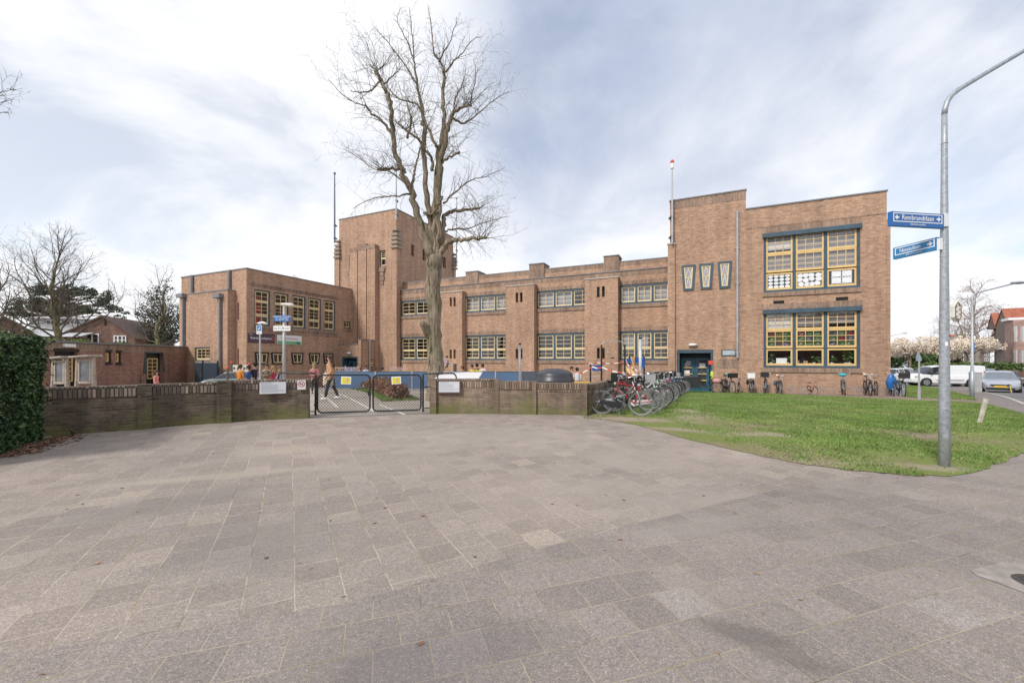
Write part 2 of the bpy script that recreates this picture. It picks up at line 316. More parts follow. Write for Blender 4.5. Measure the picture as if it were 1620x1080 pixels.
def npquads(name,V,mats,parent=None,loc=None,mi=None,k=4):
    n=V.shape[0]; me=bpy.data.meshes.new(name); me.vertices.add(n*k); me.vertices.foreach_set('co',V.reshape(-1).astype(np.float32))
    me.loops.add(n*k); me.loops.foreach_set('vertex_index',np.arange(n*k,dtype=np.int32)); me.polygons.add(n)
    me.polygons.foreach_set('loop_start',np.arange(0,n*k,k,dtype=np.int32))
    if not isinstance(mats,(list,tuple)): mats=[mats]
    for m in mats: me.materials.append(m)
    if mi is not None: me.polygons.foreach_set('material_index',mi.astype(np.int32))
    me.update(calc_edges=True); me.validate()
    o=bpy.data.objects.new(name,me); col.objects.link(o)
    if parent is not None: o.parent=parent
    if loc is not None: o.location=loc
    return o
def thing(name,label,cat,loc=(0,0,0),rz=0,group=None):
    o=bpy.data.objects.new(name,None); o.empty_display_size=.3; col.objects.link(o); o.location=loc; o.rotation_euler=(0,0,rz)
    return tag(o,label,cat,group)
def tag(o,label=None,cat=None,group=None,kind=None):
    if label: o['label']=label
    if cat: o['category']=cat
    if group: o['group']=group
    if kind: o['kind']=kind
    return o
def leafq(c,size,rng,flat=0):
    """numpy: one randomly turned quad per centre"""
    n=len(c); a=rng.normal(size=(n,3)); a/=np.linalg.norm(a,axis=1)[:,None]; b=rng.normal(size=(n,3)); b-=a*(a*b).sum(1)[:,None]; b/=np.linalg.norm(b,axis=1)[:,None]
    s=(size*(.6+.8*rng.random(n)))[:,None]*.5
    a=a*s; b=b*s*.7
    return np.stack([c-a-b,c+a-b,c+a+b,c-a+b],1)
def textmesh(body,size,extrude=.002,align='CENTER',spacing=1.0):
    cu=bpy.data.curves.new('txt','FONT'); cu.body=body; cu.size=size; cu.extrude=extrude; cu.align_x=align; cu.align_y='CENTER'; cu.space_character=spacing
    ob=bpy.data.objects.new('txt',cu); col.objects.link(ob)
    dg=bpy.context.evaluated_depsgraph_get(); me=bpy.data.meshes.new_from_object(ob.evaluated_get(dg)); bpy.data.objects.remove(ob); bpy.data.curves.remove(cu)
    return me
def lettering(name,body,size,m,parent,loc,rz,extrude=.002,align='CENTER',spacing=1.0,sx=1):
    me=textmesh(body,size,extrude,align,spacing); me.materials.clear(); me.materials.append(m)
    o=bpy.data.objects.new(name,me); col.objects.link(o); o.parent=parent; o.location=loc; o.rotation_euler=(R(90),0,rz); o.scale=(sx,1,1); return o
# ------------------------------------------------------------------ setting: ground sheets
def sheet(name,poly,m,dz,label=None,kind='structure',cat=None,cell=0,jit=0):
    bm=bmesh.new(); vs_=[bm.verts.new((p[0],p[1],0)) for p in poly]; bm.faces.new(vs_)
    for s in SK:
        g=bm.verts[:]+bm.edges[:]+bm.faces[:]
        bmesh.ops.bisect_plane(bm,geom=g,plane_co=(0,s,0),plane_no=Vector((.1,1,0)).normalized())
    bmesh.ops.triangulate(bm,faces=bm.faces[:])
    for v in bm.verts: v.co.z=gz(v.co.x,v.co.y)+dz
    bmesh.ops.recalc_face_normals(bm,faces=bm.faces[:])
    for f in bm.faces:
        if f.normal.z<0: f.normal_flip()
    me=bpy.data.meshes.new(name); bm.to_mesh(me); bm.free(); me.materials.append(m)
    o=bpy.data.objects.new(name,me); col.objects.link(o); tag(o,label,cat,kind=kind); return o
def smoothpoly(pts,it=2):
    for _ in range(it):
        q=[]
        for i in range(len(pts)-1):
            a,b=pts[i],pts[i+1]; q+=[(a[0]*.75+b[0]*.25,a[1]*.75+b[1]*.25),(a[0]*.25+b[0]*.75,a[1]*.25+b[1]*.75)]
        pts=[pts[0]]+q+[pts[-1]]
    return pts
# ================================================================== SETTING
PLA,PLt,PLc,PLb=paving('plaza_tiles',R(28.5)+R(90),.30,.30,(.285,.243,.213),(.345,.298,.262),(.48,.415,.33),jw=.0105,patch=(.40,.34,.28))
FOA,FOt,FOc,FOb=paving('pavement_tiles',R(18),.30,.30,(.248,.215,.196),(.296,.258,.235),(.40,.35,.26),jw=.008,patch=(.33,.295,.275))
def blotch(t,b,c,spots):
    """dirt with a shape of its own: spots = (x,y,rx,ry,rot,colour,strength)"""
    n=t.nodes; l=t.links; ge=n.new('ShaderNodeNewGeometry')
    no=n.new('ShaderNodeTexNoise'); no.inputs['Scale'].default_value=2.2; no.inputs['Detail'].default_value=8; no.inputs['Roughness'].default_value=.7; l.new(ge.outputs['Position'],no.inputs['Vector'])
    for x,y,rx,ry,rot,colr,st in spots:
        m=n.new('ShaderNodeMapping'); m.vector_type='TEXTURE'; m.inputs['Location'].default_value=(x,y,0); m.inputs['Rotation'].default_value=(0,0,rot); m.inputs['Scale'].default_value=(rx,ry,1); l.new(ge.outputs['Position'],m.inputs[0])
        le=n.new('ShaderNodeVectorMath'); le.operation='LENGTH'; l.new(m.outputs[0],le.inputs[0])
        a=n.new('ShaderNodeMath'); a.operation='MULTIPLY_ADD'; a.inputs[1].default_value=1.7; l.new(no.outputs[0],a.inputs[0]); l.new(le.outputs['Value'],a.inputs[2])
        r=ramp(n,l,a.outputs[0],[(0,(0,0,0)),(1,(0,0,0))])
        mr=n.new('ShaderNodeMapRange'); mr.interpolation_type='SMOOTHSTEP'; mr.inputs['From Min'].default_value=1.15; mr.inputs['From Max'].default_value=1.9; mr.inputs['To Min'].default_value=st; mr.inputs['To Max'].default_value=0; l.new(a.outputs[0],mr.inputs[0])
        c=mixc(n,l,mr.outputs[0],c,colr)
    l.new(c,b.inputs['Base Color'])
gs=lambda px,py:(G(px,py).x,G(px,py).y)
sand=(.42,.36,.29)
blotch(PLt,PLb,PLc,[(*gs(330,755),1.9,.20,R(20),sand,.55),(*gs(450,712),1.3,.5,R(10),sand,.55),(*gs(160,903),.22,.10,R(35),(.36,.30,.25),.8),
    (*gs(640,730),1.5,1.4,0,(.40,.345,.295),.3),(*gs(900,780),1.8,1.2,R(10),(.40,.345,.295),.3),(*gs(760,690),3.2,1.6,R(0),(.41,.355,.30),.35),(*gs(1100,790),1.3,.5,R(20),(.35,.31,.27),.4),(*gs(1010,720),2.5,1.5,R(-10),(.40,.345,.295),.3),(*gs(420,860),1.0,1.1,R(60),(.19,.175,.17),.4),(*gs(250,800),1.5,.5,R(40),(.20,.18,.17),.4)])
blotch(FOt,FOb,FOc,[(*gs(1180,1005),.36,.13,R(-25),(.13,.115,.105),.6),(*gs(1270,1050),.3,.12,R(-20),(.14,.125,.11),.55),(*gs(1100,835),.9,.25,R(20),(.33,.29,.26),.5),(*gs(700,1040),.9,.3,R(15),(.15,.14,.14),.4)])
ASPH=ground_mat('asphalt',[(.3,(.15,.145,.145)),(.7,(.23,.22,.215))],.6)
ASPS=ground_mat('sidewalk_paving',[(.3,(.19,.165,.155)),(.7,(.27,.235,.22))],.8,12)
SOIL=ground_mat('lawn_soil',[(.30,(.27,.215,.165)),(.42,(.24,.20,.12)),(.52,(.17,.20,.06)),(.75,(.16,.23,.05))],.55,18,((.3,(.62,.66,.6)),(.7,(1.3,1.25,1.2))))
PLAYM=ground_mat('playground_paving',[(.3,(.33,.285,.24)),(.7,(.44,.39,.33))],.5,8,((.3,(.85,.85,.85)),(.7,(1.12,1.12,1.12))))
PATHM=ground_mat('path_bricks',[(.3,(.21,.155,.125)),(.7,(.31,.24,.195))],.9,14)
sheet('ground',[(-330,-40),(330,-40),(330,420),(-330,420)],ASPH,0)
TE=[(925,661),(960,664),(1010,673),(1075,692),(1160,712),(1240,729),(1310,741),(1400,750),(1490,755),(1545,747),(1590,731),(1625,714),(1700,690)]
def matsrc(m): b=m.node_tree.nodes['Principled BSDF']; return b,b.inputs['Base Color'].links[0].from_socket
_b,_c=matsrc(SOIL); ea=(.33,.265,.205)
blotch(SOIL.node_tree,_b,_c,[(*gs(1095,655),.8,1.9,R(-20),ea,.9),(*gs(1200,687),1.2,.35,R(-5),ea,.85),(*gs(1010,664),1.6,.5,R(-12),ea,.9),(*gs(1075,680),1.3,.3,R(-25),ea,.8),(*gs(1495,742),.55,.25,0,ea,.8),(*gs(1455,690),.9,.3,0,ea,.4),(*gs(1330,733),1.4,.14,R(-6),ea,.5)])
lawn_front=[gs(*p) for p in TE]
# ragged worn edge
rj=random.Random(4); lf=smoothpoly(lawn_front,2); lf2=[]
for i in range(len(lf)-1):
    a,b=lf[i],lf[i+1]; k=max(1,int(math.hypot(b[0]-a[0],b[1]-a[1])/.12))
    for j in range(k): lf2.append((a[0]+(b[0]-a[0])*j/k+rj.uniform(-.035,.035),a[1]+(b[1]-a[1])*j/k+rj.uniform(-.035,.035)))
lawn_back=[gs(*p) for p in [(1740,688),(1700,678),(1625,657),(1590,646.5),(1553,638),(1500,635),(1430,632.3),(1300,627),(1180,621.3),(1090,617.5),(1062,622),(1000,638),(952,652)]]
lawn_poly=lf2+lawn_back
sheet('lawn',lawn_poly,SOIL,.012)
v2=[gs(*p) for p in [(1433,628),(1433,610),(1462,611),(1500,616),(1530,626),(1546,633),(1500,631)]]
sheet('grass_verge',v2,SOIL,.012)
C0=G(1403,625); CO=Vector((C0.x,C0.y)); UA=math.atan2(-.4131,.9107); U=Vector((math.cos(UA),math.sin(UA))); V=Vector((-U.y,U.x))
def B(p,q,z=0): w_=CO+U*p+V*q; return Vector((w_.x,w_.y,z))
def fp(px,q0): # front plane q=q0 -> p
    dx_=(px-CX)/F; Y=(q0+CO.dot(V))/(dx_*V.x+V.y); return Vector((dx_*Y,Y)).dot(U)-CO.dot(U)
def fY(px,q0): dx_=(px-CX)/F; return (q0+CO.dot(V))/(dx_*V.x+V.y)
def fz(px,py,q0): return CH+(HY-py)/F*fY(px,q0)
def sq(px,p0):
    dx_=(px-CX)/F; Y=(p0+CO.dot(U))/(dx_*U.x+U.y); return Vector((dx_*Y,Y)).dot(V)-CO.dot(V)
def sY(px,p0): dx_=(px-CX)/F; return (p0+CO.dot(U))/(dx_*U.x+U.y)
def sz_(px,py,p0): return CH+(HY-py)/F*sY(px,p0)
Bxy=lambda p,q:tuple(B(p,q))[:2]
sheet('path',[gs(1062,622),gs(1090,617.5),gs(1180,621.3),gs(1300,627),gs(1430,632.3),gs(1500,635),gs(1553,638),gs(1546,633),gs(1500,631),gs(1433,628),Bxy(.5,0),Bxy(-11.5,.1)],PATHM,.006)
sheet('sidewalk',[gs(1440,607),gs(1433,610),gs(1462,611),gs(1500,616),gs(1530,626),gs(1553,638),gs(1590,646.5),gs(1625,657),gs(1700,678),gs(1740,688),(12.5,8),(16,10.5),gs(1720,664),gs(1621,640),gs(1585,627),gs(1545,615.5),gs(1500,608),gs(1470,604)],ASPS,.008)
# plaza and pavement in front of the walls, with a curved seam between the two ways of laying
seam=[(-14,.9),gs(0,1037),gs(300,996),gs(555,953),gs(810,880),gs(1000,830),gs(1230,775),gs(1400,751)]
WL=[(-9.9,8.35),(-7.0,10.62),(-5.4,11.12),(-2.4,12.06),(2.2,11.95)]
sheet('plaza',[(-30,-3),(-30,8.2)]+WL+[gs(925,661)]+[(x,y+.25) for x,y in lf2 if x<5.1]+[gs(1400,751)]+[(x,y) for x,y in reversed(seam[:-1])],PLA,.004)
sheet('pavement',[(-14,-6),(16,-6),(16,10.5),(12.5,8)]+[gs(1700,690)]+[(x,y+.25) for x,y in reversed(lf2) if x>5.3]+list(reversed(seam)),FOA,.005)
sheet('playground',[(-45,9.5),(-9.9,8.6),(-7.0,10.9),(-5.4,11.35),(-2.4,12.3),(2.3,12.2),tuple(B(-12.5,-.3))[:2],Bxy(-12.5,4),Bxy(-40,4),Bxy(-60,4),(-60,40)],PLAYM,.004)
# white court lines on the playground
WL_M=mat('worn_white_line',(.62,.60,.55),.8,var=.25,vs=8)
for k,(a,b) in enumerate([((506,622),(534,645)),((534,622),(592,651)),((600,640),(640,656))]):
    A_=G(*a);B_=G(*b); d=(B_-A_).normalized(); n_=Vector((-d.y,d.x,0))*.05
    sheet('court_line',[tuple(A_-n_)[:2],tuple(B_-n_)[:2],tuple(B_+n_)[:2],tuple(A_+n_)[:2]],WL_M,.010)
# kerb between sidewalk and road
kb=[gs(1470,604),gs(1500,608),gs(1545,615.5),gs(1585,627),gs(1621,640),gs(1720,664)]
m_=MB()
for i in range(len(kb)-1):
    a=Vector(kb[i]);b=Vector(kb[i+1]); n=max(1,int((b-a).length/1.0)); d=(b-a)/n; nn=Vector((-d.y,d.x)).normalized()*.07
    for j in range(n):
        p=a+d*j;q=a+d*(j+.985); h=.03
        m_.add([(p.x-nn.x,p.y-nn.y,gz(*p)-.1),(q.x-nn.x,q.y-nn.y,gz(*q)-.1),(q.x+nn.x,q.y+nn.y,gz(*q)-.1),(p.x+nn.x,p.y+nn.y,gz(*p)-.1),
                (p.x-nn.x,p.y-nn.y,gz(*p)+h),(q.x-nn.x,q.y-nn.y,gz(*q)+h),(q.x+nn.x,q.y+nn.y,gz(*q)+h),(p.x+nn.x,p.y+nn.y,gz(*p)+h)],[(4,5,6,7),(0,1,5,4),(2,3,7,6),(1,2,6,5),(3,0,4,7)])
tag(m_.build('kerb',STONE),kind='structure')
# grass blades
GR=[mat('grass_blade_'+k,c,.7,var=.25,vs=1.2) for k,c in (('mid',(.135,.225,.045)),('light',(.195,.285,.065)),('dry',(.33,.29,.16)))]
def inpoly(px,py,poly):
    ins=np.zeros(len(px),bool); j=len(poly)-1
    for i in range(len(poly)):
        xi,yi=poly[i]; xj,yj=poly[j]
        c=((yi>py)!=(yj>py))&(px<(xj-xi)*(py-yi)/(yj-yi+1e-12)+xi); ins^=c; j=i
    return ins
def blades(name,poly,n,label,seed,hh=.028):
    rg=np.random.default_rng(seed); P=np.array(poly); lo=P.min(0); hi=P.max(0)
    xs=[];ys=[]
    tot=0
    while tot<n:
        x=lo[0]+rg.random(n)*(hi[0]-lo[0]); y=lo[1]+(hi[1]-lo[1])*rg.random(n)**1.5
        k=inpoly(x,y,poly); xs.append(x[k]);ys.append(y[k]); tot+=k.sum()
    x=np.concatenate(xs)[:n];y=np.concatenate(ys)[:n]
    nz=np.array([noise.noise(Vector((a*.45,b*.45,0)))+.6*noise.noise(Vector((a*1.7,b*1.7,3))) for a,b in zip(x,y)])
    # worn patches: near the front edge and the trodden strip by the bicycles
    fr=np.array([min(math.hypot(a-c[0],b-c[1]) for c in lf2[::6]) for a,b in zip(x,y)]) if name=='grass' else np.ones(len(x))*9
    wp=[gs(1085,650),gs(1100,664),gs(1130,676),gs(1200,686),gs(1020,660),gs(990,664),gs(1060,675),gs(1210,688),gs(1480,742),gs(1510,744),gs(1455,690)]
    wd=np.min([np.hypot(x-c[0],(y-c[1])*.5) for c in wp],axis=0) if name=='grass' else np.ones(len(x))*9
    keep=(rg.random(len(x))<np.clip(-.05+.62*fr+nz*.9,0.02,1))&(rg.random(len(x))<np.clip(wd*1.25-.32+nz*.6,.05,1)); x=x[keep];y=y[keep];nz=nz[keep];fr=fr[keep]
    z=np.array([gz(a,b) for a,b in zip(x,y)])+.010
    m=len(x); h=hh*(.5+.9*rg.random(m))*(1+.3*nz); a=rg.random(m)*6.28; wd_=.006+.004*rg.random(m); wd_*=(1+y*.055); ln=h*.7*rg.normal(size=m); la=rg.random(m)*6.28
    b0=np.stack([x-np.cos(a)*wd_,y-np.sin(a)*wd_,z],1); b1=np.stack([x+np.cos(a)*wd_,y+np.sin(a)*wd_,z],1); tp=np.stack([x+np.cos(la)*ln,y+np.sin(la)*ln,z+h],1)
    V_=np.stack([b0,b1,tp],1); r=rg.random(m); mi=np.where(r<.5+nz*.3,0,np.where(r<.88+nz*.2,1,2))
    return tag(npquads(name,V_,GR,mi=mi,k=3),label,'grass',kind='stuff')
blades('grass',lawn_poly,330000,'short patchy green lawn with worn sandy edges between the plaza and the school',1)
blades('grass_tuft',v2,16000,'bright green strip of grass between the path and the sidewalk near the white van',2,.06)
# storm drain pit at the lower right
t=thing('tree_pit','pale concrete slab with a round dark opening set in the pavement','drain',G(1652,926),R(18))
m=MB(); n=28; r0=.16; S=.28
for i in range(n):
    a0=2*math.pi*i/n;a1=2*math.pi*(i+1)/n
    def sqp(a): 
        c,s=math.cos(a),math.sin(a); k=S/max(abs(c),abs(s)); return (c*k,s*k)
    p0=sqp(a0);p1=sqp(a1); m.quad((r0*math.cos(a0),r0*math.sin(a0),.014),(p0[0],p0[1],.009),(p1[0],p1[1],.009),(r0*math.cos(a1),r0*math.sin(a1),.014))
    m.quad((r0*math.cos(a0),r0*math.sin(a0),.014),(r0*math.cos(a1),r0*math.sin(a1),.014),(r0*math.cos(a1)*.95,r0*math.sin(a1)*.95,.0075),(r0*math.cos(a0)*.95,r0*math.sin(a0)*.95,.0075))
m.build('slab',mat('pale_concrete',(.30,.265,.24),.9,bump=.5,var=.25,vs=9),t)
m=MB(); m.lathe((0,0,0),[(.001,.0075),(.155,.0075)],28); m.build('opening',mat('opening_dark',(.05,.042,.035),.7,var=.5,vs=20,bump=.5),t)  # flat mottled dark disc drawn in place of the hole
# ================================================================== SCHOOL
QC=1.6; QT=1.15
pB=fp(1060,0); school=thing('school_building','brown brick school with tower, long window wing and flat-roofed end blocks','school',(CO.x,CO.y,0),UA)
ZB=-1.2
def part(mb,name,m,parent=None,**k): return mb.build(name,m,parent or school,**k)
def holes_wall(mb,axis,c,a0,a1,z0,z1,holes,dep=.22,sgn=1):
    """front wall (axis 'f': plane q=c facing -q) or side wall (axis 's': plane p=c facing +p) with real openings and reveals"""
    A=sorted({a0,a1,*[h[0] for h in holes],*[h[1] for h in holes]}); Z=sorted({z0,z1,*[h[2] for h in holes],*[h[3] for h in holes]})
    A=[a for a in A if a0-1e-6<=a<=a1+1e-6]; Z=[z for z in Z if z0-1e-6<=z<=z1+1e-6]
    pt=(lambda a,d,z:(a,c+d,z)) if axis=='f' else (lambda a,d,z:(c-d,a,z))
    for i in range(len(A)-1):
        for j in range(len(Z)-1):
            ca=(A[i]+A[i+1])/2; cz=(Z[j]+Z[j+1])/2
            if any(h[0]<ca<h[1] and h[2]<cz<h[3] for h in holes): continue
            mb.quad(pt(A[i],0,Z[j]),pt(A[i+1],0,Z[j]),pt(A[i+1],0,Z[j+1]),pt(A[i],0,Z[j+1]))
            mb.quad(pt(A[i],dep+.1,Z[j]),pt(A[i],dep+.1,Z[j+1]),pt(A[i+1],dep+.1,Z[j+1]),pt(A[i+1],dep+.1,Z[j]))
    for h in holes:
        x0,x1,y0,y1=h[:4]; d=dep+.1
        mb.quad(pt(x0,0,y0),pt(x0,0,y1),pt(x0,d,y1),pt(x0,d,y0)); mb.quad(pt(x1,0,y0),pt(x1,d,y0),pt(x1,d,y1),pt(x1,0,y1))
        mb.quad(pt(x0,0,y0),pt(x0,d,y0),pt(x1,d,y0),pt(x1,0,y0)); mb.quad(pt(x0,0,y1),pt(x1,0,y1),pt(x1,d,y1),pt(x0,d,y1))
def pbox(mb,axis,c,a0,a1,d0,d1,z0,z1):
    if axis=='f': mb.box(a0,a1,c+d0,c+d1,z0,z1)
    else: mb.box(c-d1,c-d0,a0,a1,z0,z1)
def window(axis,c,a0,a1,z0,z1,cols,rows,fr=.10,mull=.14,sash=.065,bar=.028,rec=.10,fm=None,sm=None,top=0,label=None,transoms=True,parent=None,sill=True,glass=True):
    """rows: (fraction0,fraction1,nx,ny) from the bottom; one sash per column and row"""
    fm=fm or BLUE; sm=sm or YEL
    f=MB(); pbox(f,axis,c,a0,a0+fr,rec-.07,rec+.08,z0,z1); pbox(f,axis,c,a1-fr,a1,rec-.07,rec+.08,z0,z1)
    pbox(f,axis,c,a0+fr,a1-fr,rec-.07,rec+.08,z0,z0+fr); pbox(f,axis,c,a0+fr,a1-fr,rec-.07,rec+.08,z1-fr,z1)
    if top: pbox(f,axis,c,a0-.05,a1+.05,-.14,rec-.072,z1-top,z1+.04)
    A0=a0+fr;A1=a1-fr;Z0=z0+fr;Z1=z1-fr; wcol=(A1-A0-mull*(cols-1))/cols
    for i in range(1,cols): x=A0+i*wcol+(i-1)*mull; pbox(f,axis,c,x,x+mull,rec-.06,rec+.075,Z0,Z1)
    fo=part(f,'window',fm,parent)
    if label: fo['label']=label
    g=MB(); 
    for i in range(cols):
        x0=A0+i*(wcol+mull); x1=x0+wcol
        for ri,(f0,f1,nx,ny) in enumerate(rows):
            y0=Z0+(Z1-Z0)*f0; y1=Z0+(Z1-Z0)*f1; s=MB(); r0=rec-.015-.012*ri
            sb=sash*1.5 if ri==0 or f0>0 else sash
            pbox(s,axis,c,x0,x0+sash,r0,r0+.05,y0,y1); pbox(s,axis,c,x1-sash,x1,r0,r0+.05,y0,y1)
            pbox(s,axis,c,x0+sash,x1-sash,r0,r0+.05,y0,y0+sb); pbox(s,axis,c,x0+sash,x1-sash,r0,r0+.05,y1-sash,y1)
            for k in range(1,nx): xx=x0+sash+(x1-x0-2*sash)*k/nx; pbox(s,axis,c,xx-bar/2,xx+bar/2,r0+.01,r0+.04,y0+sb,y1-sash)
            for k in range(1,ny): yy=y0+sb+(y1-y0-sb-sash)*k/ny; pbox(s,axis,c,x0+sash,x1-sash,r0+.013,r0+.037,yy-bar/2,yy+bar/2)
            s.build('sash',sm,fo)
            d=r0+.03
            if axis=='f': g.quad((x0+.01,c+d,y0+.01),(x1-.01,c+d,y0+.01),(x1-.01,c+d,y1-.01),(x0+.01,c+d,y1-.01))
            else: g.quad((c-d,x0+.01,y0+.01),(c-d,x1-.01,y0+.01),(c-d,x1-.01,y1-.01),(c-d,x0+.01,y1-.01))
    if glass: g.build('pane',GL,fo)
    if sill:
        s=MB(); pbox(s,axis,c,a0-.05,a1+.05,-.07,rec-.08,z0-.24,z0-.003); s.build('sill',BRD,fo)
    return fo
# ---- right block
zt=fz(1400,303,0); ztl=fz(1062,318.5,0); pS=fp(1180,0); pL=fp(1060,0)
WT=(fp(1208,0),fp(1361,0),(fz(1208,461.5,0)+fz(1361,456,0))/2,(fz(1208,371,0)+fz(1361,356,0))/2)
WB=(fp(1208,0),fp(1361,0),(fz(1208,582,0)+fz(1361,582,0))/2,(fz(1208,491,0)+fz(1361,486,0))/2)
D_=(fp(1071,0),fp(1128.5,0),-.45,fz(1100,553,0))
m=MB(); holes_wall(m,'f',0,pS,0,ZB,zt,[WT,WB]); part(m,'front_wall',BR)
m=MB(); holes_wall(m,'f',0,pL,pS,ZB,ztl,[D_],dep=.9); part(m,'entrance_wall',BR)
m=MB(); m.quad((0,0,ZB),(0,13,ZB),(0,13,zt),(0,0,zt)); m.quad((pL,0,ZB),(pL,0,ztl),(pL,13,ztl),(pL,13,ZB)); m.quad((pL,13,ZB),(pL,13,zt),(0,13,zt),(0,13,ZB))
m.quad((pS,0,zt-.3),(pS,13,zt-.3),(pS,13,ztl),(pS,0,ztl)); part(m,'outer_wall',BR)
m=MB(); m.box(.001,.14,-.02,12,ZB,fz(1400,347,0)); part(m,'corner_pier',BR)
m=MB(); m.box(pS,-.02,.05,12.9,zt-.35,zt-.3); m.box(pL+.05,pS,.05,12.9,ztl-.35,ztl-.3); part(m,'roof',COP)
m=MB(); m.box(pS+.0,.04,-.05,.33,zt,zt+.07); m.box(-.3,.04,.33,13,zt,zt+.07); m.box(pL-.04,pS+.04,-.05,.33,ztl,ztl+.07); m.box(pS-.3,pS+.04,.33,13,ztl,ztl+.07); m.box(pL-.04,pL+.3,.33,13,ztl,ztl+.07); part(m,'coping',COP)
m=MB(); m.box(pS+.0,0,-.015,-.001,zt-1.15,zt-1.08); m.box(WT[0]-.1,WT[1]+.1,-.012,-.001,WT[3]+.05,WT[3]+.36); m.box(WB[0]-.1,WB[1]+.1,-.012,-.001,WB[3]+.05,WB[3]+.36); m.box(pL,pS,-.012,-.001,ztl-.5,ztl-.02); m.box(fp(1135,0),fp(1169,0),-.012,-.001,fz(1150,582,0),fz(1150,568,0)); m.each('soldier_course',BRD,school)
# rooms behind the glass
def room(p0,p1,q0,q1,zs,wallm=None,light=None):
    m=MB(); m.quad((p0,q1,zs[0]),(p1,q1,zs[0]),(p1,q1,zs[-1]),(p0,q1,zs[-1])); m.quad((p0,q0,zs[0]),(p0,q1,zs[0]),(p0,q1,zs[-1]),(p0,q0,zs[-1])); m.quad((p1,q0,zs[0]),(p1,q1,zs[0]),(p1,q1,zs[-1]),(p1,q0,zs[-1]))
    for z in zs: m.box(p0+.01,p1-.01,q0,q1-.01,z-.14,z+.14)
    part(m,'interior',wallm or ROOM)
room(pS+.02,-.02,.34,6,[-.3,4.35,zt-.55])
rows3=[(0,.31,1,1),(.33,.665,3,3),(.665,1,3,3)]
wt=window('f',0,*WT,3,rows3,fr=.13,mull=.15,sash=.08,top=.19,rec=.12,label='upper blue and yellow window with white paper cut-outs in its bottom row')
wb=window('f',0,*WB,3,rows3,fr=.13,mull=.15,sash=.08,top=.19,rec=.12,label='lower blue and yellow window with coloured film panes and plants')
# paper cut-outs, film and plants inside
rr=random.Random(7); PAP=mat('white_paper',(.85,.85,.87),.8,var=.05)
def wcell(W,i,f0,f1):
    a0=W[0]+.13;a1=W[1]-.13; wc=(a1-a0-.3)/3; x0=a0+i*(wc+.15); z0=W[2]+.13;z1=W[3]-.13; return x0+.09,x0+wc-.09,z0+(z1-z0)*f0+.09,z0+(z1-z0)*f1-.06
def disc(m,x,y,z,rx,rz_,n=10,jit=0):
    v=[(x+rx*(1+rr.uniform(-jit,jit))*math.cos(6.283*k/n),y,z+rz_*(1+rr.uniform(-jit,jit))*math.sin(6.283*k/n)) for k in range(n)]; o=[(a,b+.004,c) for a,b,c in v]
    m.add(v+o,[tuple(range(n)),tuple(reversed(range(n,2*n)))]+[(k,n+k,n+(k+1)%n,(k+1)%n) for k in range(n)])
m=MB(); x0,x1,z0,z1=wcell(WT,0,0,.31)
for i in range(4):
    for j in range(4): disc(m,x0+(x1-x0)*(i+.5)/4,.142,z0+(z1-z0)*(j+.5)/4,(x1-x0)*.112,(z1-z0)*.11,12,.06)
x0,x1,z0,z1=wcell(WT,1,0,.31)
for i in range(4):
    for j in range(3): disc(m,x0+(x1-x0)*(i+.5)/4+rr.uniform(-.04,.04),.142,z0+(z1-z0)*(j+.6)/3.2+rr.uniform(-.03,.03),(x1-x0)*.135,(z1-z0)*.165,9,.2)
x0,x1,z0,z1=wcell(WT,2,0,.31)
for i,j in ((0,0),(0,1),(1,0),(1,1)):
    cx=x0+(x1-x0)*(.3+.42*i); cz=z0+(z1-z0)*(.3+.45*j); v=[]
    for k in range(24):
        a=6.283*k/24; c,s=math.cos(a),math.sin(a); q=1/max(abs(c),abs(s)); q*=(1.0 if k%2 else .86); v.append((cx+c*q*(x1-x0)*.205,.142,cz+s*q*(z1-z0)*.22))
    o=[(a,b+.004,c) for a,b,c in v]; m.add(v+o,[tuple(range(24)),tuple(reversed(range(24,48)))]+[(k,24+k,24+(k+1)%24,(k+1)%24) for k in range(24)])
part(m,'paper_decoration',PAP,wt)
BLM=mat('pale_blind',(.72,.72,.74),.8,var=.04)
for W,wo,f0,f1 in ((WT,wt,.72,.93),(WB,wb,.665,.99)):
    x0,x1,z0,z1=wcell(W,0,f0,f1); m=MB(); k=int((z1-z0)/.05)
    for i in range(k): m.box(x0-.05,x1+.05,.21,.225,z0+(z1-z0)*i/k,z0+(z1-z0)*(i+.92)/k)
    part(m,'blind',BLM,wo)
GBL=mat('grey_blind',(.30,.285,.30),.85,var=.1)
m=MB()
for W,i,f0,f1 in ((WT,0,.33,.64),(WT,1,.33,1),(WT,2,.33,1),(WB,1,.70,1),(WB,2,.74,1)):
    x0,x1,z0,z1=wcell(W,i,f0,f1); m.box(x0-.06,x1+.06,.235,.245,z0,z1+.06)
part(m,'grey_curtain',GBL)
FILM=[mat('film_'+k,c,.35,var=.3,vs=6) for k,c in (('green',(.05,.13,.035)),('red',(.16,.03,.035)),('blue',(.06,.07,.12)),('olive',(.13,.14,.035)),('white',(.5,.52,.5)))]
m=MB()
for i in range(3):
    x0,x1,z0,z1=wcell(WB,i,.33,.665)
    for a in range(3):
        for b_ in range(3):
            u0=x0+(x1-x0)*a/3;u1=x0+(x1-x0)*(a+1)/3;w0=z0+(z1-z0)*b_/3;w1=z0+(z1-z0)*(b_+1)/3
            m.mi=rr.choice([0,0,1,2,3]); m.box(u0+.005,u1-.005,.205,.215,w0,w1-.005)
            m.mi=4 if rr.random()<.7 else 3
            for q in range(2):
                s0=u0+(u1-u0)*rr.uniform(.1,.5); t0=w0+(w1-w0)*rr.uniform(.15,.5); m.quad((s0,.203,t0),(s0+.12,.203,t0+.06),(s0+.14,.203,t0+.10),(s0+.01,.203,t0+.03))
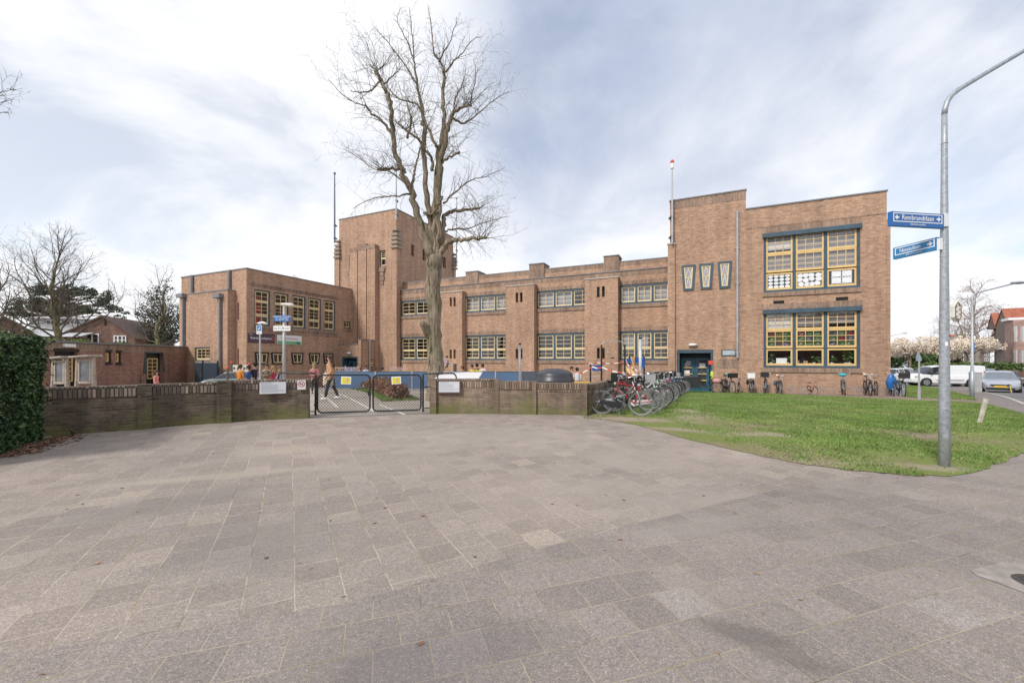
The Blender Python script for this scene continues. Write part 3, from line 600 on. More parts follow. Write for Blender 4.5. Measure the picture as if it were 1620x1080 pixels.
m.mi=0; part(m,'coloured_film',FILM,wb)
LEAF=mat('houseplant_leaf',(.17,.34,.10),.5,var=.4,vs=6); POT=mat('white_pot',(.7,.69,.66),.5)
m=MB(); rg=np.random.default_rng(3)
for i,fr_,hh in ((0,.18,.55),(0,.9,.4),(1,.72,.35),(2,.15,.35),(2,.72,.75),(2,.85,.6)):
    x0,x1,z0,z1=wcell(WB,i,0,.31); x=x0+(x1-x0)*fr_
    m.mi=1; m.lathe((x,.30,z0-.05),[(.001,0),(.07,0),(.09,.14)],8); m.mi=0
    for k in range(26):
        a=rr.uniform(0,6.28); l_=rr.uniform(.08,.22); h=rr.uniform(.1,hh); c=Vector((x+math.cos(a)*l_,.30+math.sin(a)*l_*.5,z0+.05+h)); s=rr.uniform(.06,.11); t_=Vector((math.cos(a),math.sin(a),rr.uniform(-.6,.3))).normalized()*s*1.5; w_=Vector((-math.sin(a),math.cos(a),.2))*s*.6
        m.quad(c-t_,c+w_,c+t_,c-w_)
part(m,'windowsill_plants',[LEAF,POT],wb)
m=MB(); x0,x1,z0,z1=wcell(WB,0,0,.31); m.box(x0+(x1-x0)*.38,x0+(x1-x0)*.85,.17,.175,z0,z0+(z1-z0)*.42); m.mi=1
x0,x1,z0,z1=wcell(WB,1,0,.31)
for k,(a,b_,h) in enumerate(((.03,.1,.25),(.28,.46,.22),(.52,.6,.06),(.9,.98,.25))): m.box(x0+(x1-x0)*a,x0+(x1-x0)*b_,.3,.4,z0,z0+(z1-z0)*h)
part(m,'display_items',[PAP,mat('tan_card',(.5,.33,.18),.8)],wb)
# vents and small holes
m=MB(); 
for px in (1232,1332): a=fp(px,0); m.box(a-.26,a+.26,-.004,.02,fz(px,478 if px<1300 else 472.5,0)-.09,fz(px,478 if px<1300 else 472.5,0)+.09)
part(m,'vent_grille',DK)
# entrance
m=MB(); a0,a1,z0,z1=D_; m.box(a0,a0+.14,.05,.9,z0,z1-.2); m.box(a1-.14,a1,.05,.9,z0,z1-.2); m.box(a0+.0,a1-.0,.02,.9,z1-.2,z1-.003); part(m,'entrance_surround',BLUE)
m=MB(); m.box(a0,a1,1.01,1.03,z0,z1); part(m,'entrance_recess',mat('recess_grey',(.045,.048,.055),.6))
DBL=mat('door_blue',(.035,.13,.19),.4,var=.06)
mid=(a0+a1)/2; gs0=school
for s_ in (0,1):
    x0=mid-.80 if s_==0 else mid+.01; x1=mid-.01 if s_==0 else mid+.80; zt_=z0+2.12
    d=MB(); d.box(x0,x0+.17,.93,.99,z0,zt_); d.box(x1-.17,x1,.93,.99,z0,zt_); d.box(x0+.17,x1-.17,.93,.99,zt_-.15,zt_); d.box(x0+.17,x1-.17,.93,.99,z0,z0+.35)
    do=part(d,'door',DBL); s=MB()
    for k in range(1,4): zz=z0+.35+(zt_-.55-z0)*k/4; s.box(x0+.15,x1-.15,.90,.985,zz-.03,zz+.03)
    s.build('glazing_bar',YEL,do); g=MB(); g.quad((x0+.2,.96,z0+.3),(x1-.2,.96,z0+.3),(x1-.2,.96,zt_-.18),(x0+.2,.96,zt_-.18)); g.build('pane',GL,do)
    h=MB(); h.tube([(mid+(-.12 if s_==0 else .12),.88,z0+1.0),(mid+(-.12 if s_==0 else .12),.88,z0+1.35)],.018,6); h.build('handle',CHR,do)
m=MB(); m.box(mid-.62,mid-.3,.925,.929,z0+.95,z0+1.35); m.box(mid+.25,mid+.58,.925,.929,z0+1.55,z0+1.8); part(m,'door_notice',PAP)
m=MB(); c=fp(1096,0); z=fz(1096,545.5,0); m.ball((c,-.12,z),.13,12,8,(1.9,1,.7)); part(m,'wall_lamp',WHT,smooth=True)
m=MB(); c=fp(1166.5,0); m.tube([(c,-.10,fz(1166,334,0)),(c,-.10,fz(1166,566,0))],.06,8); 
for z in (2,4,6,8): m.obox((c,-.06,z),.2,.12,.05)
part(m,'downpipe',STL2)
m=MB(); a0,a1=fp(1141,0),fp(1165,0); z0,z1=fz(1150,563,0),fz(1150,553,0); m.box(a0,a1,-.03,-.002,z0,z1); part(m,'fanlight_frame',BLUE); m=MB(); m.box(a0+.07,a1-.07,-.036,-.031,z0+.06,z1-.05); part(m,'fanlight_panel',mat('frosted_panel',(.42,.47,.50),.3))
# three tapered windows
def taperwin(axis,c,a0,a1,b0,b1,z0,z1,fm,sm,glm,pat='vee',fr=.13):
    """opening tapers downwards: a0..a1 at the top, b0..b1 at the bottom; casing stands proud of the brick"""
    P=(lambda a,d,z:(a,c-d,z)) if axis=='f' else (lambda a,d,z:(c+d,a,z))
    def ring(m,t,w,d0,d1):
        def edge(z,off):
            f=(z-z0)/(z1-z0); return (b0+(a0-b0)*f+off,b1+(a1-b1)*f-off)
        o=[(edge(z0+t,t)[0],z0+t),(edge(z0+t,t)[1],z0+t),(edge(z1-t,t)[1],z1-t),(edge(z1-t,t)[0],z1-t)]; t2=t+w
        i=[(edge(z0+t2,t2)[0],z0+t2),(edge(z0+t2,t2)[1],z0+t2),(edge(z1-t2,t2)[1],z1-t2),(edge(z1-t2,t2)[0],z1-t2)]
        for k in range(4):
            k2=(k+1)%4; m.quad(P(o[k][0],d1,o[k][1]),P(o[k2][0],d1,o[k2][1]),P(i[k2][0],d1,i[k2][1]),P(i[k][0],d1,i[k][1]))
            m.quad(P(o[k][0],d0,o[k][1]),P(o[k2][0],d0,o[k2][1]),P(o[k2][0],d1,o[k2][1]),P(o[k][0],d1,o[k][1])); m.quad(P(i[k][0],d0,i[k][1]),P(i[k][0],d1,i[k][1]),P(i[k2][0],d1,i[k2][1]),P(i[k2][0],d0,i[k2][1]))
        return i
    m=MB(); i=ring(m,0,fr,-.02,.07); fo=part(m,'tapered_window',fm)
    m=MB(); j=ring(m,fr,.06,.0,.045); 
    def bar(p,q,w=.03):
        d=Vector((q[0]-p[0],0,q[1]-p[1])).normalized(); n=(-d.z*w/2,d.x*w/2); m.quad(P(p[0]-n[0],.035,p[1]-n[1]),P(q[0]-n[0],.035,q[1]-n[1]),P(q[0]+n[0],.035,q[1]+n[1]),P(p[0]+n[0],.035,p[1]+n[1]))
    zb,zt2=j[0][1],j[2][1]; zm=(zb+zt2)/2; cx=(a0+a1)/2
    def ed(z): f=(z-zb)/(zt2-zb); return j[0][0]+(j[3][0]-j[0][0])*f, j[1][0]+(j[2][0]-j[1][0])*f
    if pat=='vee':
        bar((ed(zm)[0],zm),(ed(zm)[1],zm),.05)
        for (u,v_) in ((zm,zt2),(zb,zm)):
            bar((ed(u)[0],u),(cx,v_)); bar((cx,v_),(ed(u)[1],u))
    else: bar((cx,zb),(cx,zt2),.08)
    m.build('sash',sm,fo); g=MB(); g.quad(P(i[0][0],.01,i[0][1]),P(i[1][0],.01,i[1][1]),P(i[2][0],.01,i[2][1]),P(i[3][0],.01,i[3][1])); g.build('pane',glm,fo); return fo
GREYP=mat('obscured_glass',(.33,.33,.39),.12,var=.25,vs=5,spec=.8)
DARKP=mat('dark_glass',(.03,.026,.022),.06,var=.3,spec=.9)
for x0,x1,y0,y1,bx0,bx1 in ((1078,1100.5,459.5,419.5,1081,1097.5),(1105.5,1128.5,457.5,417,1108.5,1125.5),(1135,1158,456,413.5,1138,1155)):
    taperwin('f',0,fp(x0,0),fp(x1,0),fp(bx0,0),fp(bx1,0),(fz((x0+x1)/2,y0,0)),fz((x0+x1)/2,y1,0),BLUE,YEC,GREYP)
# ---- pilaster at the block's left edge carrying the flagpole
pf=fp(1068,0); m=MB(); m.box(pL-.12,pf,-.13,-.001,ZB,fz(1062,388,0)); part(m,'pilaster',BR)
m=MB(); m.box(pL-.16,pf+.04,-.17,.02,fz(1062,388,0),fz(1062,388,0)+.1); part(m,'pilaster_cap',STONE)
# ---- central wing
pCl=fp(633,QC); pCr=pL
def zf(px,py): return fz(px,py,QC)
zc=zf(1057,423); zp=zf(1057,405)
wins=[]; X=[(634,697),(734,800),(848,925),(980,1058)]
tu=(zf(1057,446)+zf(848,461))/2; bu=(zf(1057,478)+zf(848,488.5))/2; tl=(zf(1057,522)+zf(848,528))/2; bl=(zf(1057,568)+zf(848,571))/2
for a,b in X:
    a_=fp(a,QC); b_=min(fp(b if b<1050 else 1060,QC)+.55,pCr-.05) if b<1050 else pCr-.08
    wins+= [(a_,b_,bu,tu),(a_,b_,bl,tl)]
m=MB(); holes_wall(m,'f',QC,pCl,pCr,ZB,zc,wins); part(m,'wing_wall',BR)
m=MB(); m.box(pCl,pCr,QC+.45,QC+.8,zc-.4,zp); part(m,'parapet',BR)
m=MB(); m.box(pCl,pCr,QC-.06,QC+.448,zc,zc+.06); m.box(pCl,pCr,QC+.42,QC+.83,zp,zp+.06); part(m,'wing_coping',COP)
m=MB(); m.box(pCl,pCr,QC+.8,14,zc-.5,zc-.4); part(m,'wing_roof',COP)
m=MB(); m.box(pCl,pCr,QC-.012,QC-.001,zc-.34,zc-.02); m.box(pCl,pCr,QC+.438,QC+.449,zp-.26,zp-.01)
for i,w_ in enumerate(wins): m.box(w_[0]-.1,w_[1]+.1 if i<6 else w_[1],QC-.012,QC-.001,w_[3]+.01,w_[3]+.28)
m.each('soldier_course',BRD,school)
for a,b,h in ((737.5,757,429.5),(838,861,417),(955.5,979,404.5)):
    pa,pb_=fp(a,QC+.45),fp(b,QC+.45); m=MB(); m.box(pa,pb_,QC+.35,QC+1.6,zc,fz(b,h,QC+.45)); part(m,'parapet_block',BRD); m=MB(); m.box(pa-.03,pb_+.03,QC+.3,QC+1.65,fz(b,h,QC+.45),fz(b,h,QC+.45)+.06); part(m,'block_coping',COP)
room(pCl+.05,pCr-.05,QC+.34,QC+6,[-.5,(bu+tl)/2,zc-.5],ROOM)
CURT=mat('grey_curtain_light',(.34,.33,.35),.85,var=.15)
for i,w_ in enumerate(wins):
    nc=3
    if i%2==0: window('f',QC,*w_,nc,[(0,1,2,3)],sm=YEC,fr=.13,mull=.14,top=.0,rec=.1,label='upper row window of the long wing')
    else: window('f',QC,*w_,nc,[(0,.40,2,2),(.40,1,2,3)],sm=YEC,fr=.13,mull=.16,rec=.1,label='lower row window of the long wing')
m=MB()
for i in (2,4,6): w_=wins[i]; m.box(w_[0]+.1,w_[1]-(.1 if i!=4 else 1.6),QC+.3,QC+.31,w_[2],w_[3])
w_=wins[7]; m.box(w_[0]+.1,w_[1]-1.4,QC+.3,QC+.31,w_[2]+.6,w_[3]); part(m,'room_curtain',CURT)
# desks and shelves seen in the lower rooms
m=MB(); 
for i in (1,3,5,7):
    w_=wins[i]
    for k in range(4): a=w_[0]+(w_[1]-w_[0])*rr.random(); m.box(a,a+.9,QC+1.2+k*.8,QC+1.7+k*.8,w_[2]-.9,w_[2]+rr.uniform(.0,.7))
    m.box(w_[0],w_[1],QC+5.2,QC+5.6,w_[2]-1,w_[3]-.7)
part(m,'classroom_furniture',ROOMD)
# buttresses with slit windows
for k,(a,b,ty_,tx_,sl_) in enumerate(((697,731,461,731,(713,719)),(800,845,450,845,(817.5,824.5)),(925,977.5,438.5,977.5,(946.5,954.5)))):
    q=QC-.55; pa,pb_=fp(a,q),fp(b,q); zt_=fz(tx_,ty_,q); hs=[]
    for s in sl_:
        c=fp(s,q)
        for dz_ in ((zf(817,480),zf(817,465)),(zf(817,567),zf(817,552))): hs.append((c-.10,c+.10,dz_[0],dz_[1]))
    m=MB(); holes_wall(m,'f',q,pa,pb_,ZB,zt_,hs,dep=.28); m.quad((pa,q,ZB),(pa,q,zt_),(pa,QC,zt_),(pa,QC,ZB)); m.quad((pb_,q,ZB),(pb_,QC-.001,ZB),(pb_,QC-.001,zt_),(pb_,q,zt_)); part(m,'buttress',BR)
    m=MB(); m.box(pa-.04,pb_+.04,q-.05,QC-.013,zt_,zt_+.07); part(m,'buttress_cap',STONE)
    m=MB()
    for h in hs: m.box(h[0],h[1],q+.26,q+.27,h[2],h[3])
    part(m,'slit_window',DARKP)
# ---- tower
pTl,pTr=fp(536.5,QT),fp(627,QT); sT=sq(717,pTr)-QT; zT=fz(622,332,QT); qTb=QT+sT
def zt2(px,py): return fz(px,py,QT)
w1=(fp(552,QT),fp(558.5,QT),zt2(556,427),zt2(556,403)); w2=(fp(600.5,QT),fp(610,QT),zt2(605,421),zt2(605,396))
m=MB(); holes_wall(m,'f',QT,pTl,pTr,ZB,zT,[w1,w2]); part(m,'tower_front',BR)
sw=[(sq(x-2.2,pTr),sq(x+2.4,pTr),sz_(x,y1,pTr),sz_(x,y0,pTr)) for x,y0,y1 in ((653,387,405),(671,394,412),(703,407,424))]
m=MB(); holes_wall(m,'s',pTr,QT,qTb,ZB,zT,sw); m.quad((pTl,QT,ZB),(pTl,QT,zT),(pTl,qTb,zT),(pTl,qTb,ZB)); m.quad((pTl,qTb,ZB),(pTl,qTb,zT),(pTr,qTb,zT),(pTr,qTb,ZB)); part(m,'tower_side',BR)
m=MB(); m.box(pTl,pTr-.001,QT+.001,qTb,zT-.5,zT-.4); part(m,'tower_roof',COP)
m=MB(); m.box(pTl-.04,pTr+.04,QT-.04,QT+.3,zT,zT+.08); m.box(pTr-.3,pTr+.04,QT+.3,qTb+.04,zT,zT+.08); m.box(pTl-.04,pTl+.3,QT+.3,qTb+.04,zT,zT+.08); part(m,'tower_coping',COP)
m=MB(); m.box(pTl+.3,pTr-.3,QT+.5,QT+.52,ZB,zT-1); m.box(pTr-.55,pTr-.53,QT+.5,qTb-.2,ZB,zT-1); part(m,'tower_interior',ROOMD)
window('f',QT,*w1,1,[(0,.5,1,1),(.5,1,1,3)],fr=.06,sash=.06,sm=YEC,rec=.15,fm=BLUE); window('f',QT,*w2,1,[(0,.5,1,1),(.5,1,1,3)],fr=.06,sash=.06,sm=YEC,rec=.15)
m=MB()
for h in sw: m.box(pTr-.24,pTr-.22,h[0],h[1],h[2],h[3])
part(m,'tower_slit_window',DARKP)
# stepped consoles under the tower windows
for px,py in ((555,429),(605,424)):
    a=fp(px,QT); z=zt2(px,py); m=MB()
    for k,(w_,h_) in enumerate(((.62,.35),(.42,.35),(.5,.3),(.3,.35))): m.box(a-w_/2,a+w_/2,QT-.14+.02*k,QT-.001,z-.38*(k+1)+.04,z-.38*k)
    part(m,'stepped_console',BRD)
# central projection with grooves
a0,a1=fp(559,QT),fp(599,QT); zc1=zt2(560,395); zc2=zt2(598,388); m=MB(); gx=[a0,fp(571,QT),fp(585,QT),a1]; m.box(a0,a1,QT-.24,QT-.001,ZB,zc1-.3)
for i in range(3): m.box(gx[i]+(.09 if i else 0),gx[i+1],QT-.45,QT-.24,ZB,zc1-.3)
part(m,'tower_projection',BR)
m=MB(); 
for i,h in enumerate((zc1,zc1+.25,zc2)): m.box(gx[i],gx[i+1],QT-.47,QT-.001,zc1-.3,h)
part(m,'projection_crown',BRD)
# corner piers rising to stepped stone lanterns
for (x,y,sx_) in ((pTr,QT,1),(pTr,qTb,1),(pTl,QT,-1)):
    zt_=sz_(630,372,pTr) if sx_>0 else zt2(538,388); m=MB(); c=x; 
    m.box(c-.32,c+.13,y-.13,y+.32,ZB,zt_); m.box(c-.55,c-.32,y-.06,y+.1,ZB,zt_-.2); part(m,'corner_pier',BR)
    m=MB()
    for k in range(4): s=.36-.02*k; m.box(c-.08-s,c-.08+s,y+.08-s,y+.08+s,zt_-1.2+.36*k,zt_-1.2+.36*k+.2)
    m.box(c-.38,c+.2,y-.2,y+.38,zt_+.3,zt_+.45); part(m,'corner_ornament',mat('ornament_stone',(.30,.25,.20),.8))
# ---- gym
pG=fp(563,QT); qGf=sq(390,pG); zG=sz_(390,425,pG); pG0=fp(287,qGf)
def gzr(px,py): return sz_(px,py,pG)
gw=[]
for a,b in ((402.5,427.5),(433.5,456.5),(462,483.5),(488,508),(512.5,530.5)):
    mid_=(a+b)/2; ytop=457+(a-402)*.155; ybot=512.5+(a-402)*.10
    gw.append((sq(a,pG),sq(b,pG),gzr(a,ybot),gzr(a,ytop)))
zt_=sum(g[3] for g in gw)/5; zb_=sum(g[2] for g in gw)/5; gw=[(g[0],g[1],zb_,zt_) for g in gw]
sm_=[]
smw=(sq(544.5,pG),sq(554.5,pG),gzr(549,519.5),gzr(549,508.5))
m=MB(); holes_wall(m,'s',pG,qGf,QT,ZB,zG,gw+[smw]); part(m,'gym_side_wall',BR)
fw=(fp(308,qGf),fp(332,qGf),fz(320,571,qGf),fz(320,548,qGf))
# annex in front of the gym
pA1=fp(373,qGf); qA=sq(360,pA1); pA0=fp(284,qA); zA=fz(360,459,qA)
m=MB(); m.quad((pG0,qGf,ZB),(pG,qGf,ZB),(pG,qGf,zG),(pG0,qGf,zG)); m.quad((pG0,qGf,ZB),(pG0,qGf,zG),(pG0,QT+4,zG),(pG0,QT+4,ZB)); m.quad((pG0,QT+4,ZB),(pG0,QT+4,zG),(pG,QT+4,zG),(pG,QT+4,ZB)); part(m,'gym_front_wall',BR)
fw=(fp(308,qA),fp(332,qA),fz(320,571,qA),fz(320,549,qA))
m=MB(); holes_wall(m,'f',qA,pA0,pA1,ZB,zA,[fw]); m.quad((pA1,qA,ZB),(pA1,qGf-.001,ZB),(pA1,qGf-.001,zA),(pA1,qA,zA)); m.quad((pA0,qA,ZB),(pA0,qA,zA),(pA0,qGf,zA),(pA0,qGf,ZB)); part(m,'stair_annex',BR)
m=MB(); m.box(pA0-.04,pA1+.04,qA-.04,qGf-.001,zA,zA+.08); part(m,'annex_coping',COP)
window('f',qA,*fw,1,[(0,1,3,3)],sm=YEC,fr=.08,sash=.09,rec=.1,label='small-paned window beside the dark gate')
m=MB(); m.box(pA0+.3,pA1-.3,qA+.9,qA+.92,ZB,3.5); part(m,'annex_interior',ROOMD)
m=MB(); m.box(pG0+.01,pG-.35,qGf+.35,QT+3.9,zG-.5,zG-.4); part(m,'gym_roof',COP)
m=MB(); m.box(pG0-.04,pG+.04,qGf-.04,qGf+.3,zG,zG+.08); m.box(pG-.3,pG+.04,qGf+.3,QT-.46,zG,zG+.08); part(m,'gym_coping',COP)
m=MB(); m.box(pG0+.3,pG-3,qGf+.6,QT+3.5,ZB,ZB+.1); m.quad((pG-3,qGf+.4,ZB),(pG-3,QT,ZB),(pG-3,QT,zG-.6),(pG-3,qGf+.4,zG-.6)); part(m,'gym_interior',ROOMD)
for i,g in enumerate(gw):
    wo=window('s',pG,*g,1,[(0,.26,2,1),(.27,.68,2,3),(.68,1,2,2)],sm=YEC,fr=.09,sash=.07,rec=.12,label='tall gym window' if i else 'tall gym window with red climbing gear behind it')
m=MB(); g=gw[0]; m.box(pG-.5,pG-.46,g[0]+.15,g[0]+.8,g[2]+.1,g[2]+1.4); m.box(pG-.6,pG-.56,g[0]+.4,g[1]-.3,g[2]+1.5,g[2]+2.1); part(m,'red_equipment',mat('red_canvas',(.50,.05,.035),.7))
window('s',pG,*smw,1,[(0,1,2,1)],sm=YEC,fr=.08,sash=.06,fm=BLK,rec=.1)
m=MB(); a=sq(402,pG); b=sq(531,pG); m.box(pG+.001,pG+.012,a-.2,b+.2,zb_-.55,zb_-.25); m.box(pG+.001,pG+.012,qGf,QT-.4,zG-1.05,zG-.97); m.box(pG+.001,pG+.012,a-.2,b+.2,zt_+.15,zt_+.45); m.each('soldier_course',BRD,school)
for px in (414,439,470,497,519):
    c=sq(px,pG); zc_=gzr(px,567); taperwin('s',pG,c-.52,c+.52,c-.42,c+.42,zc_-.42,zc_+.45,BLK,YEC,DARKP,pat='bar',fr=.10)
m=MB()
for px,ya,yb in ((304,467,436),(363,458,428)):
    c=fp(px,qGf-.08); m.tube([(c,qGf-.1,zA+.1),(c,qGf-.1,fz(px,yb,qGf))],.11,8)
part(m,'roof_pipe',COP)
for px,yb in ((290,545),(348,598)):
    c=fp(px,qA-.12); zz=fz(px,468,qA); m=MB(); m.box(c-.06,c+.06,qA-.2,qA-.05,ZB,zz-.15); m.box(c-.55,c+.2,qA-.32,qA-.002,zz-.15,zz+.12); part(m,'downpipe',COP)
m=MB(); c=sq(562.0,pG); m.tube([(pG+.1,c-.25,zG),(pG+.1,c-.25,.5)],.07,8); part(m,'downpipe',STL2)
m=MB(); a=sq(377,pG)
for zz in (fz(376,492,qGf),fz(371,565,qGf)): m.box(pA1+.001,pA1+.01,qA+.9,qA+1.05,zz-.55,zz+.55) if False else m.box(fp(377,qGf)-.07,fp(377,qGf)+.07,qGf-.012,qGf-.001,zz-.6,zz+.6)
part(m,'slit_opening',mat('slit_red',(.10,.03,.025),.8))
# signs on the gym wall
def wallsign(name,label,a0,a1,y0,y1,m_,cat='sign'):
    q0,q1=sq(a0,pG),sq(a1,pG); zz0,zz1=gzr(a0,y1),gzr(a0,y0); qc=(q0+q1)/2; zc_=(zz0+zz1)/2
    t=thing(name,label,cat,B(pG+.03,qc,zc_),UA+R(90)); w_=q1-q0; h=zz1-zz0
    mb=MB(); mb.box(-w_/2,w_/2,-.015,.02,-h/2,h/2); mb.build('board',m_,t); return t,w_,h
PUR=mat('plum_sign',(.075,.045,.075),.5); WLT=mat('white_lettering',(.85,.85,.85),.6,var=0)
t,w_,h=wallsign('school_sign','plum-coloured sign with white lettering on the gym wall','sign' and 392,434,526.5,541.5,PUR)
lettering('lettering','Rembrandtplein',w_*.125,WLT,t,(-w_*.02,-.021,.0),0,sx=1.0)
lettering('small_lettering','school',w_*.05,WLT,t,(-w_*.40,-.021,h*.37),0)
m=MB(); m.box(-w_*.45,w_*.25,-.02,-.0155,-h*.36,-h*.30); m.box(w_*.36,w_*.47,-.02,-.0155,-h*.3,h*.35); m.build('trim',mat('plum_trim',(.22,.07,.09),.5),t)
t,w_,h=wallsign('banner','white banner with pink lettering above a green band on the gym wall',438,476.5,529.5,544,WHT,'banner')
lettering('lettering','TalenWerkplaats',w_*.105,mat('pink_letters',(.36,.10,.26),.6),t,(0,-.021,h*.14),0)
m=MB(); m.box(-w_/2+.02,w_/2-.05,-.022,-.0155,-h*.48,-h*.14); m.build('green_band',mat('green_band',(.16,.42,.22),.6),t)
m=MB(); m.box(w_*.28,w_*.42,-.026,-.0225,-h*.44,-h*.18); m.build('emblem',mat('teal_mark',(.05,.20,.17),.6),t)
# ---- porch beside the tower
qP=sq(535,pG); pP=fp(571.5,qP); qPe=QT-.46; zP=fz(565,545,qP); zP2=fz(571,537.5,qP)
dd=(fp(541,qP),fp(566,qP),-.8,fz(553,564,qP))
m=MB(); holes_wall(m,'f',qP,pG+.001,pP-.3,ZB,zP,[dd],dep=.5); m.box(pG+.01,pP-.3,qP+.6,qPe,zP-.2,zP-.01); part(m,'porch',BR)
pw=(sq(583,pP),sq(596,pP),sz_(590,580.5,pP),sz_(590,568.5,pP))
m=MB(); m.box(pP-.3,pP-.02,qP-.02,qP+.5,ZB,zP2); holes_wall(m,'s',pP,qP-.02,qPe,ZB,zP2,[pw]); m.box(pP-.3,pP-.02,qP+.5,qPe,zP2-.3,zP2); part(m,'porch_side',BR)
m=MB(); m.box(pG,pP-.3,qP-.04,qP+.3,zP,zP+.06); m.box(pP-.34,pP+.04,qP-.06,qPe,zP2,zP2+.07); part(m,'porch_coping',COP)
window('s',pP,*pw,1,[(0,.5,2,1),(.5,1,2,1)],sm=YEC,fm=ROOMD,fr=.08,sash=.06)
m=MB(); m.box(pP-.9,pP-.88,qP+.6,qPe,ZB,zP2-.5); part(m,'porch_interior',ROOMD)
m=MB(); m.box(dd[0],dd[0]+.14,qP+.02,qP+.5,dd[2],dd[3]); m.box(dd[1]-.14,dd[1],qP+.02,qP+.5,dd[2],dd[3]); m.box(dd[0]+.14,dd[1]-.14,qP+.02,qP+.5,dd[3]-.14,dd[3]-.003); part(m,'porch_surround',BLUE)
m=MB(); m.box(dd[0],dd[1],qP+.61,qP+.63,dd[2],dd[3]); part(m,'porch_recess',mat('navy_paint',(.015,.03,.055),.5))
mid=(dd[0]+dd[1])/2
for s_ in (-1,1):
    d=MB(); x0,x1=(mid-.7,mid-.01) if s_<0 else (mid+.01,mid+.7); z1=fz(553,571,qP); d.box(x0,x1,qP+.54,qP+.58,-.8,z1); do=part(d,'porch_door',DBL); g=MB(); g.box(x0+.14,x1-.14,qP+.53,qP+.539,z1-.75,z1-.15); g.build('pane',DARKP,do); g=MB(); g.box(x0+.14,x1-.14,qP+.52,qP+.529,z1-.72,z1-.62); g.build('glazing_bar',YEC,do)
m=MB(); c=mid; z=fz(553,558.5,qP); m.ball((c,qP-.1,z),.13,10,6,(1.8,1,.7)); part(m,'wall_lamp',WHT,smooth=True)
m=MB(); c=pP+.08; m.tube([(c,qP+.9,zP2),(c,qP+.9,ZB)],.06,8); part(m,'downpipe',STL2)
# ---- flagpoles
def flagpole(label,x,y,z0,z1,m_,group=None,tip=None,r=.06):
    t=thing('flagpole',label,'flagpole',(x,y,z0)); m=MB(); m.tube([(0,0,0),(0,0,(z1-z0)*.5),(0,0,z1-z0)],[r,r*.9,r*.6],8); m.build('pole',m_,t)
    m=MB(); m.ball((0,0,z1-z0+.1),.12,8,6); m.build('finial',tip or m_,t)
    m=MB(); m.box(-.1,.1,-.02,.35,.4,.5); m.box(-.1,.1,-.02,.35,1.6,1.7); m.build('bracket',BLK,t); return t
q=B(fp(1063.5,-.3),-.30); flagpole('flagpole with a red and white tip on the end block corner',q.x,q.y,fz(1063,388,0),fz(1064,262,0),STL2,tip=None)
m=MB(); t=bpy.data.objects['flagpole']; h=fz(1064,262,0)-fz(1063,388,0); 
bpy.data.objects['finial'].data.materials[0]=mat('red_tip',(.6,.08,.04),.5); m.tube([(0,0,h-.3),(0,0,h)],.1,8); m.mi=0; m.build('white_collar',WHT,t)
q=B(pTl-.35,QT-.2); flagpole('dark blue flagpole on the left corner of the tower',q.x,q.y,zt2(538,384),zt2(538,276),mat('slate_blue',(.13,.16,.20),.5),r=.085)
q=B(pTr+.2,QT-.25); flagpole('thin grey flagpole on the tower corner behind the big tree',q.x,q.y,zT-1,fz(629,256,QT),STL2,r=.07)
q=B(pTr+.35,qTb+.1); flagpole('thin grey flagpole on the far right corner of the tower',q.x,q.y,zT-3,CH+(HY-315)/F*(q.y),STL2,r=.07)
# ================================================================== LOW BRICK WALLS
def lowwall(name,label,pts,h,th,m,mc,piers=(),zb=-.3,inset=0,gf=None,hs=None):
    """wall following pts (outer face), thickness th away from the camera; brick-on-edge coping as its own part"""
    o=Vector((pts[0][0],pts[0][1],0)); t=thing(name,label,'wall',o,0,'old brick walls around the schoolyard')
    P=[Vector(p)-o.xy for p in pts]
    def strip(mb,z0,z1,d0,d1,P=P):
        n=len(P); L_=[]
        for i in range(n):
            a=P[max(i-1,0)];b=P[min(i+1,n-1)]; d=(b-a).normalized(); nn=Vector((-d.y,d.x)); g=gz(P[i].x+o.x,P[i].y+o.y)
            L_.append((P[i]+nn*d0,P[i]+nn*d1,g))
        for i in range(n-1):
            a0,a1,g=L_[i];b0,b1,k=L_[i+1]
            A=(a0.x,a0.y,z0(g));Bq=(b0.x,b0.y,z0(k));C_=(b0.x,b0.y,z1(k));D=(a0.x,a0.y,z1(g)); E=(a1.x,a1.y,z0(g));F_=(b1.x,b1.y,z0(k));G_=(b1.x,b1.y,z1(k));H=(a1.x,a1.y,z1(g))
            mb.quad(A,Bq,C_,D); mb.quad(F_,E,H,G_); mb.quad(D,C_,G_,H)
            if i==0: mb.quad(E,A,D,H)
            if i==n-2: mb.quad(Bq,F_,G_,C_)
    top=(lambda g:h)
    m_=MB(); strip(m_,lambda g:g+zb,lambda g:h-.24,0,th); m_.build('brickwork',m,t)
    m_=MB(); strip(m_,lambda g:h-.24,lambda g:h,-.012,th+.012); m_.build('coping',mc,t)
    for x,y,w_,ph in piers:
        # pier standing 5 cm proud
        a=Vector((x,y)); k=min(range(len(pts)-1),key=lambda i:(Vector(pts[i])+Vector(pts[i+1])-2*a).length); d=(Vector(pts[k+1])-Vector(pts[k])).normalized(); ang=math.atan2(d.y,d.x); nn=Vector((-d.y,d.x)); c=a+nn*(th/2)-o.xy
        m_=MB(); m_.obox((c.x,c.y,(ph-.3)/2),w_,th+.12,ph+.3,ang); m_.build('pier',m,t)
    return t
def subdiv(pts,n=4,amp=.0):
    q=[]
    for i in range(len(pts)-1):
        for k in range(n): q.append((pts[i][0]+(pts[i+1][0]-pts[i][0])*k/n,pts[i][1]+(pts[i+1][1]-pts[i][1])*k/n))
    q.append(pts[-1]); return q
wallA=subdiv([gs(60,691),gs(92,689),gs(150,684.5),gs(221,679.5)],3)
wallB=subdiv([gs(221,679),gs(290,673),gs(345,669.5)],3)
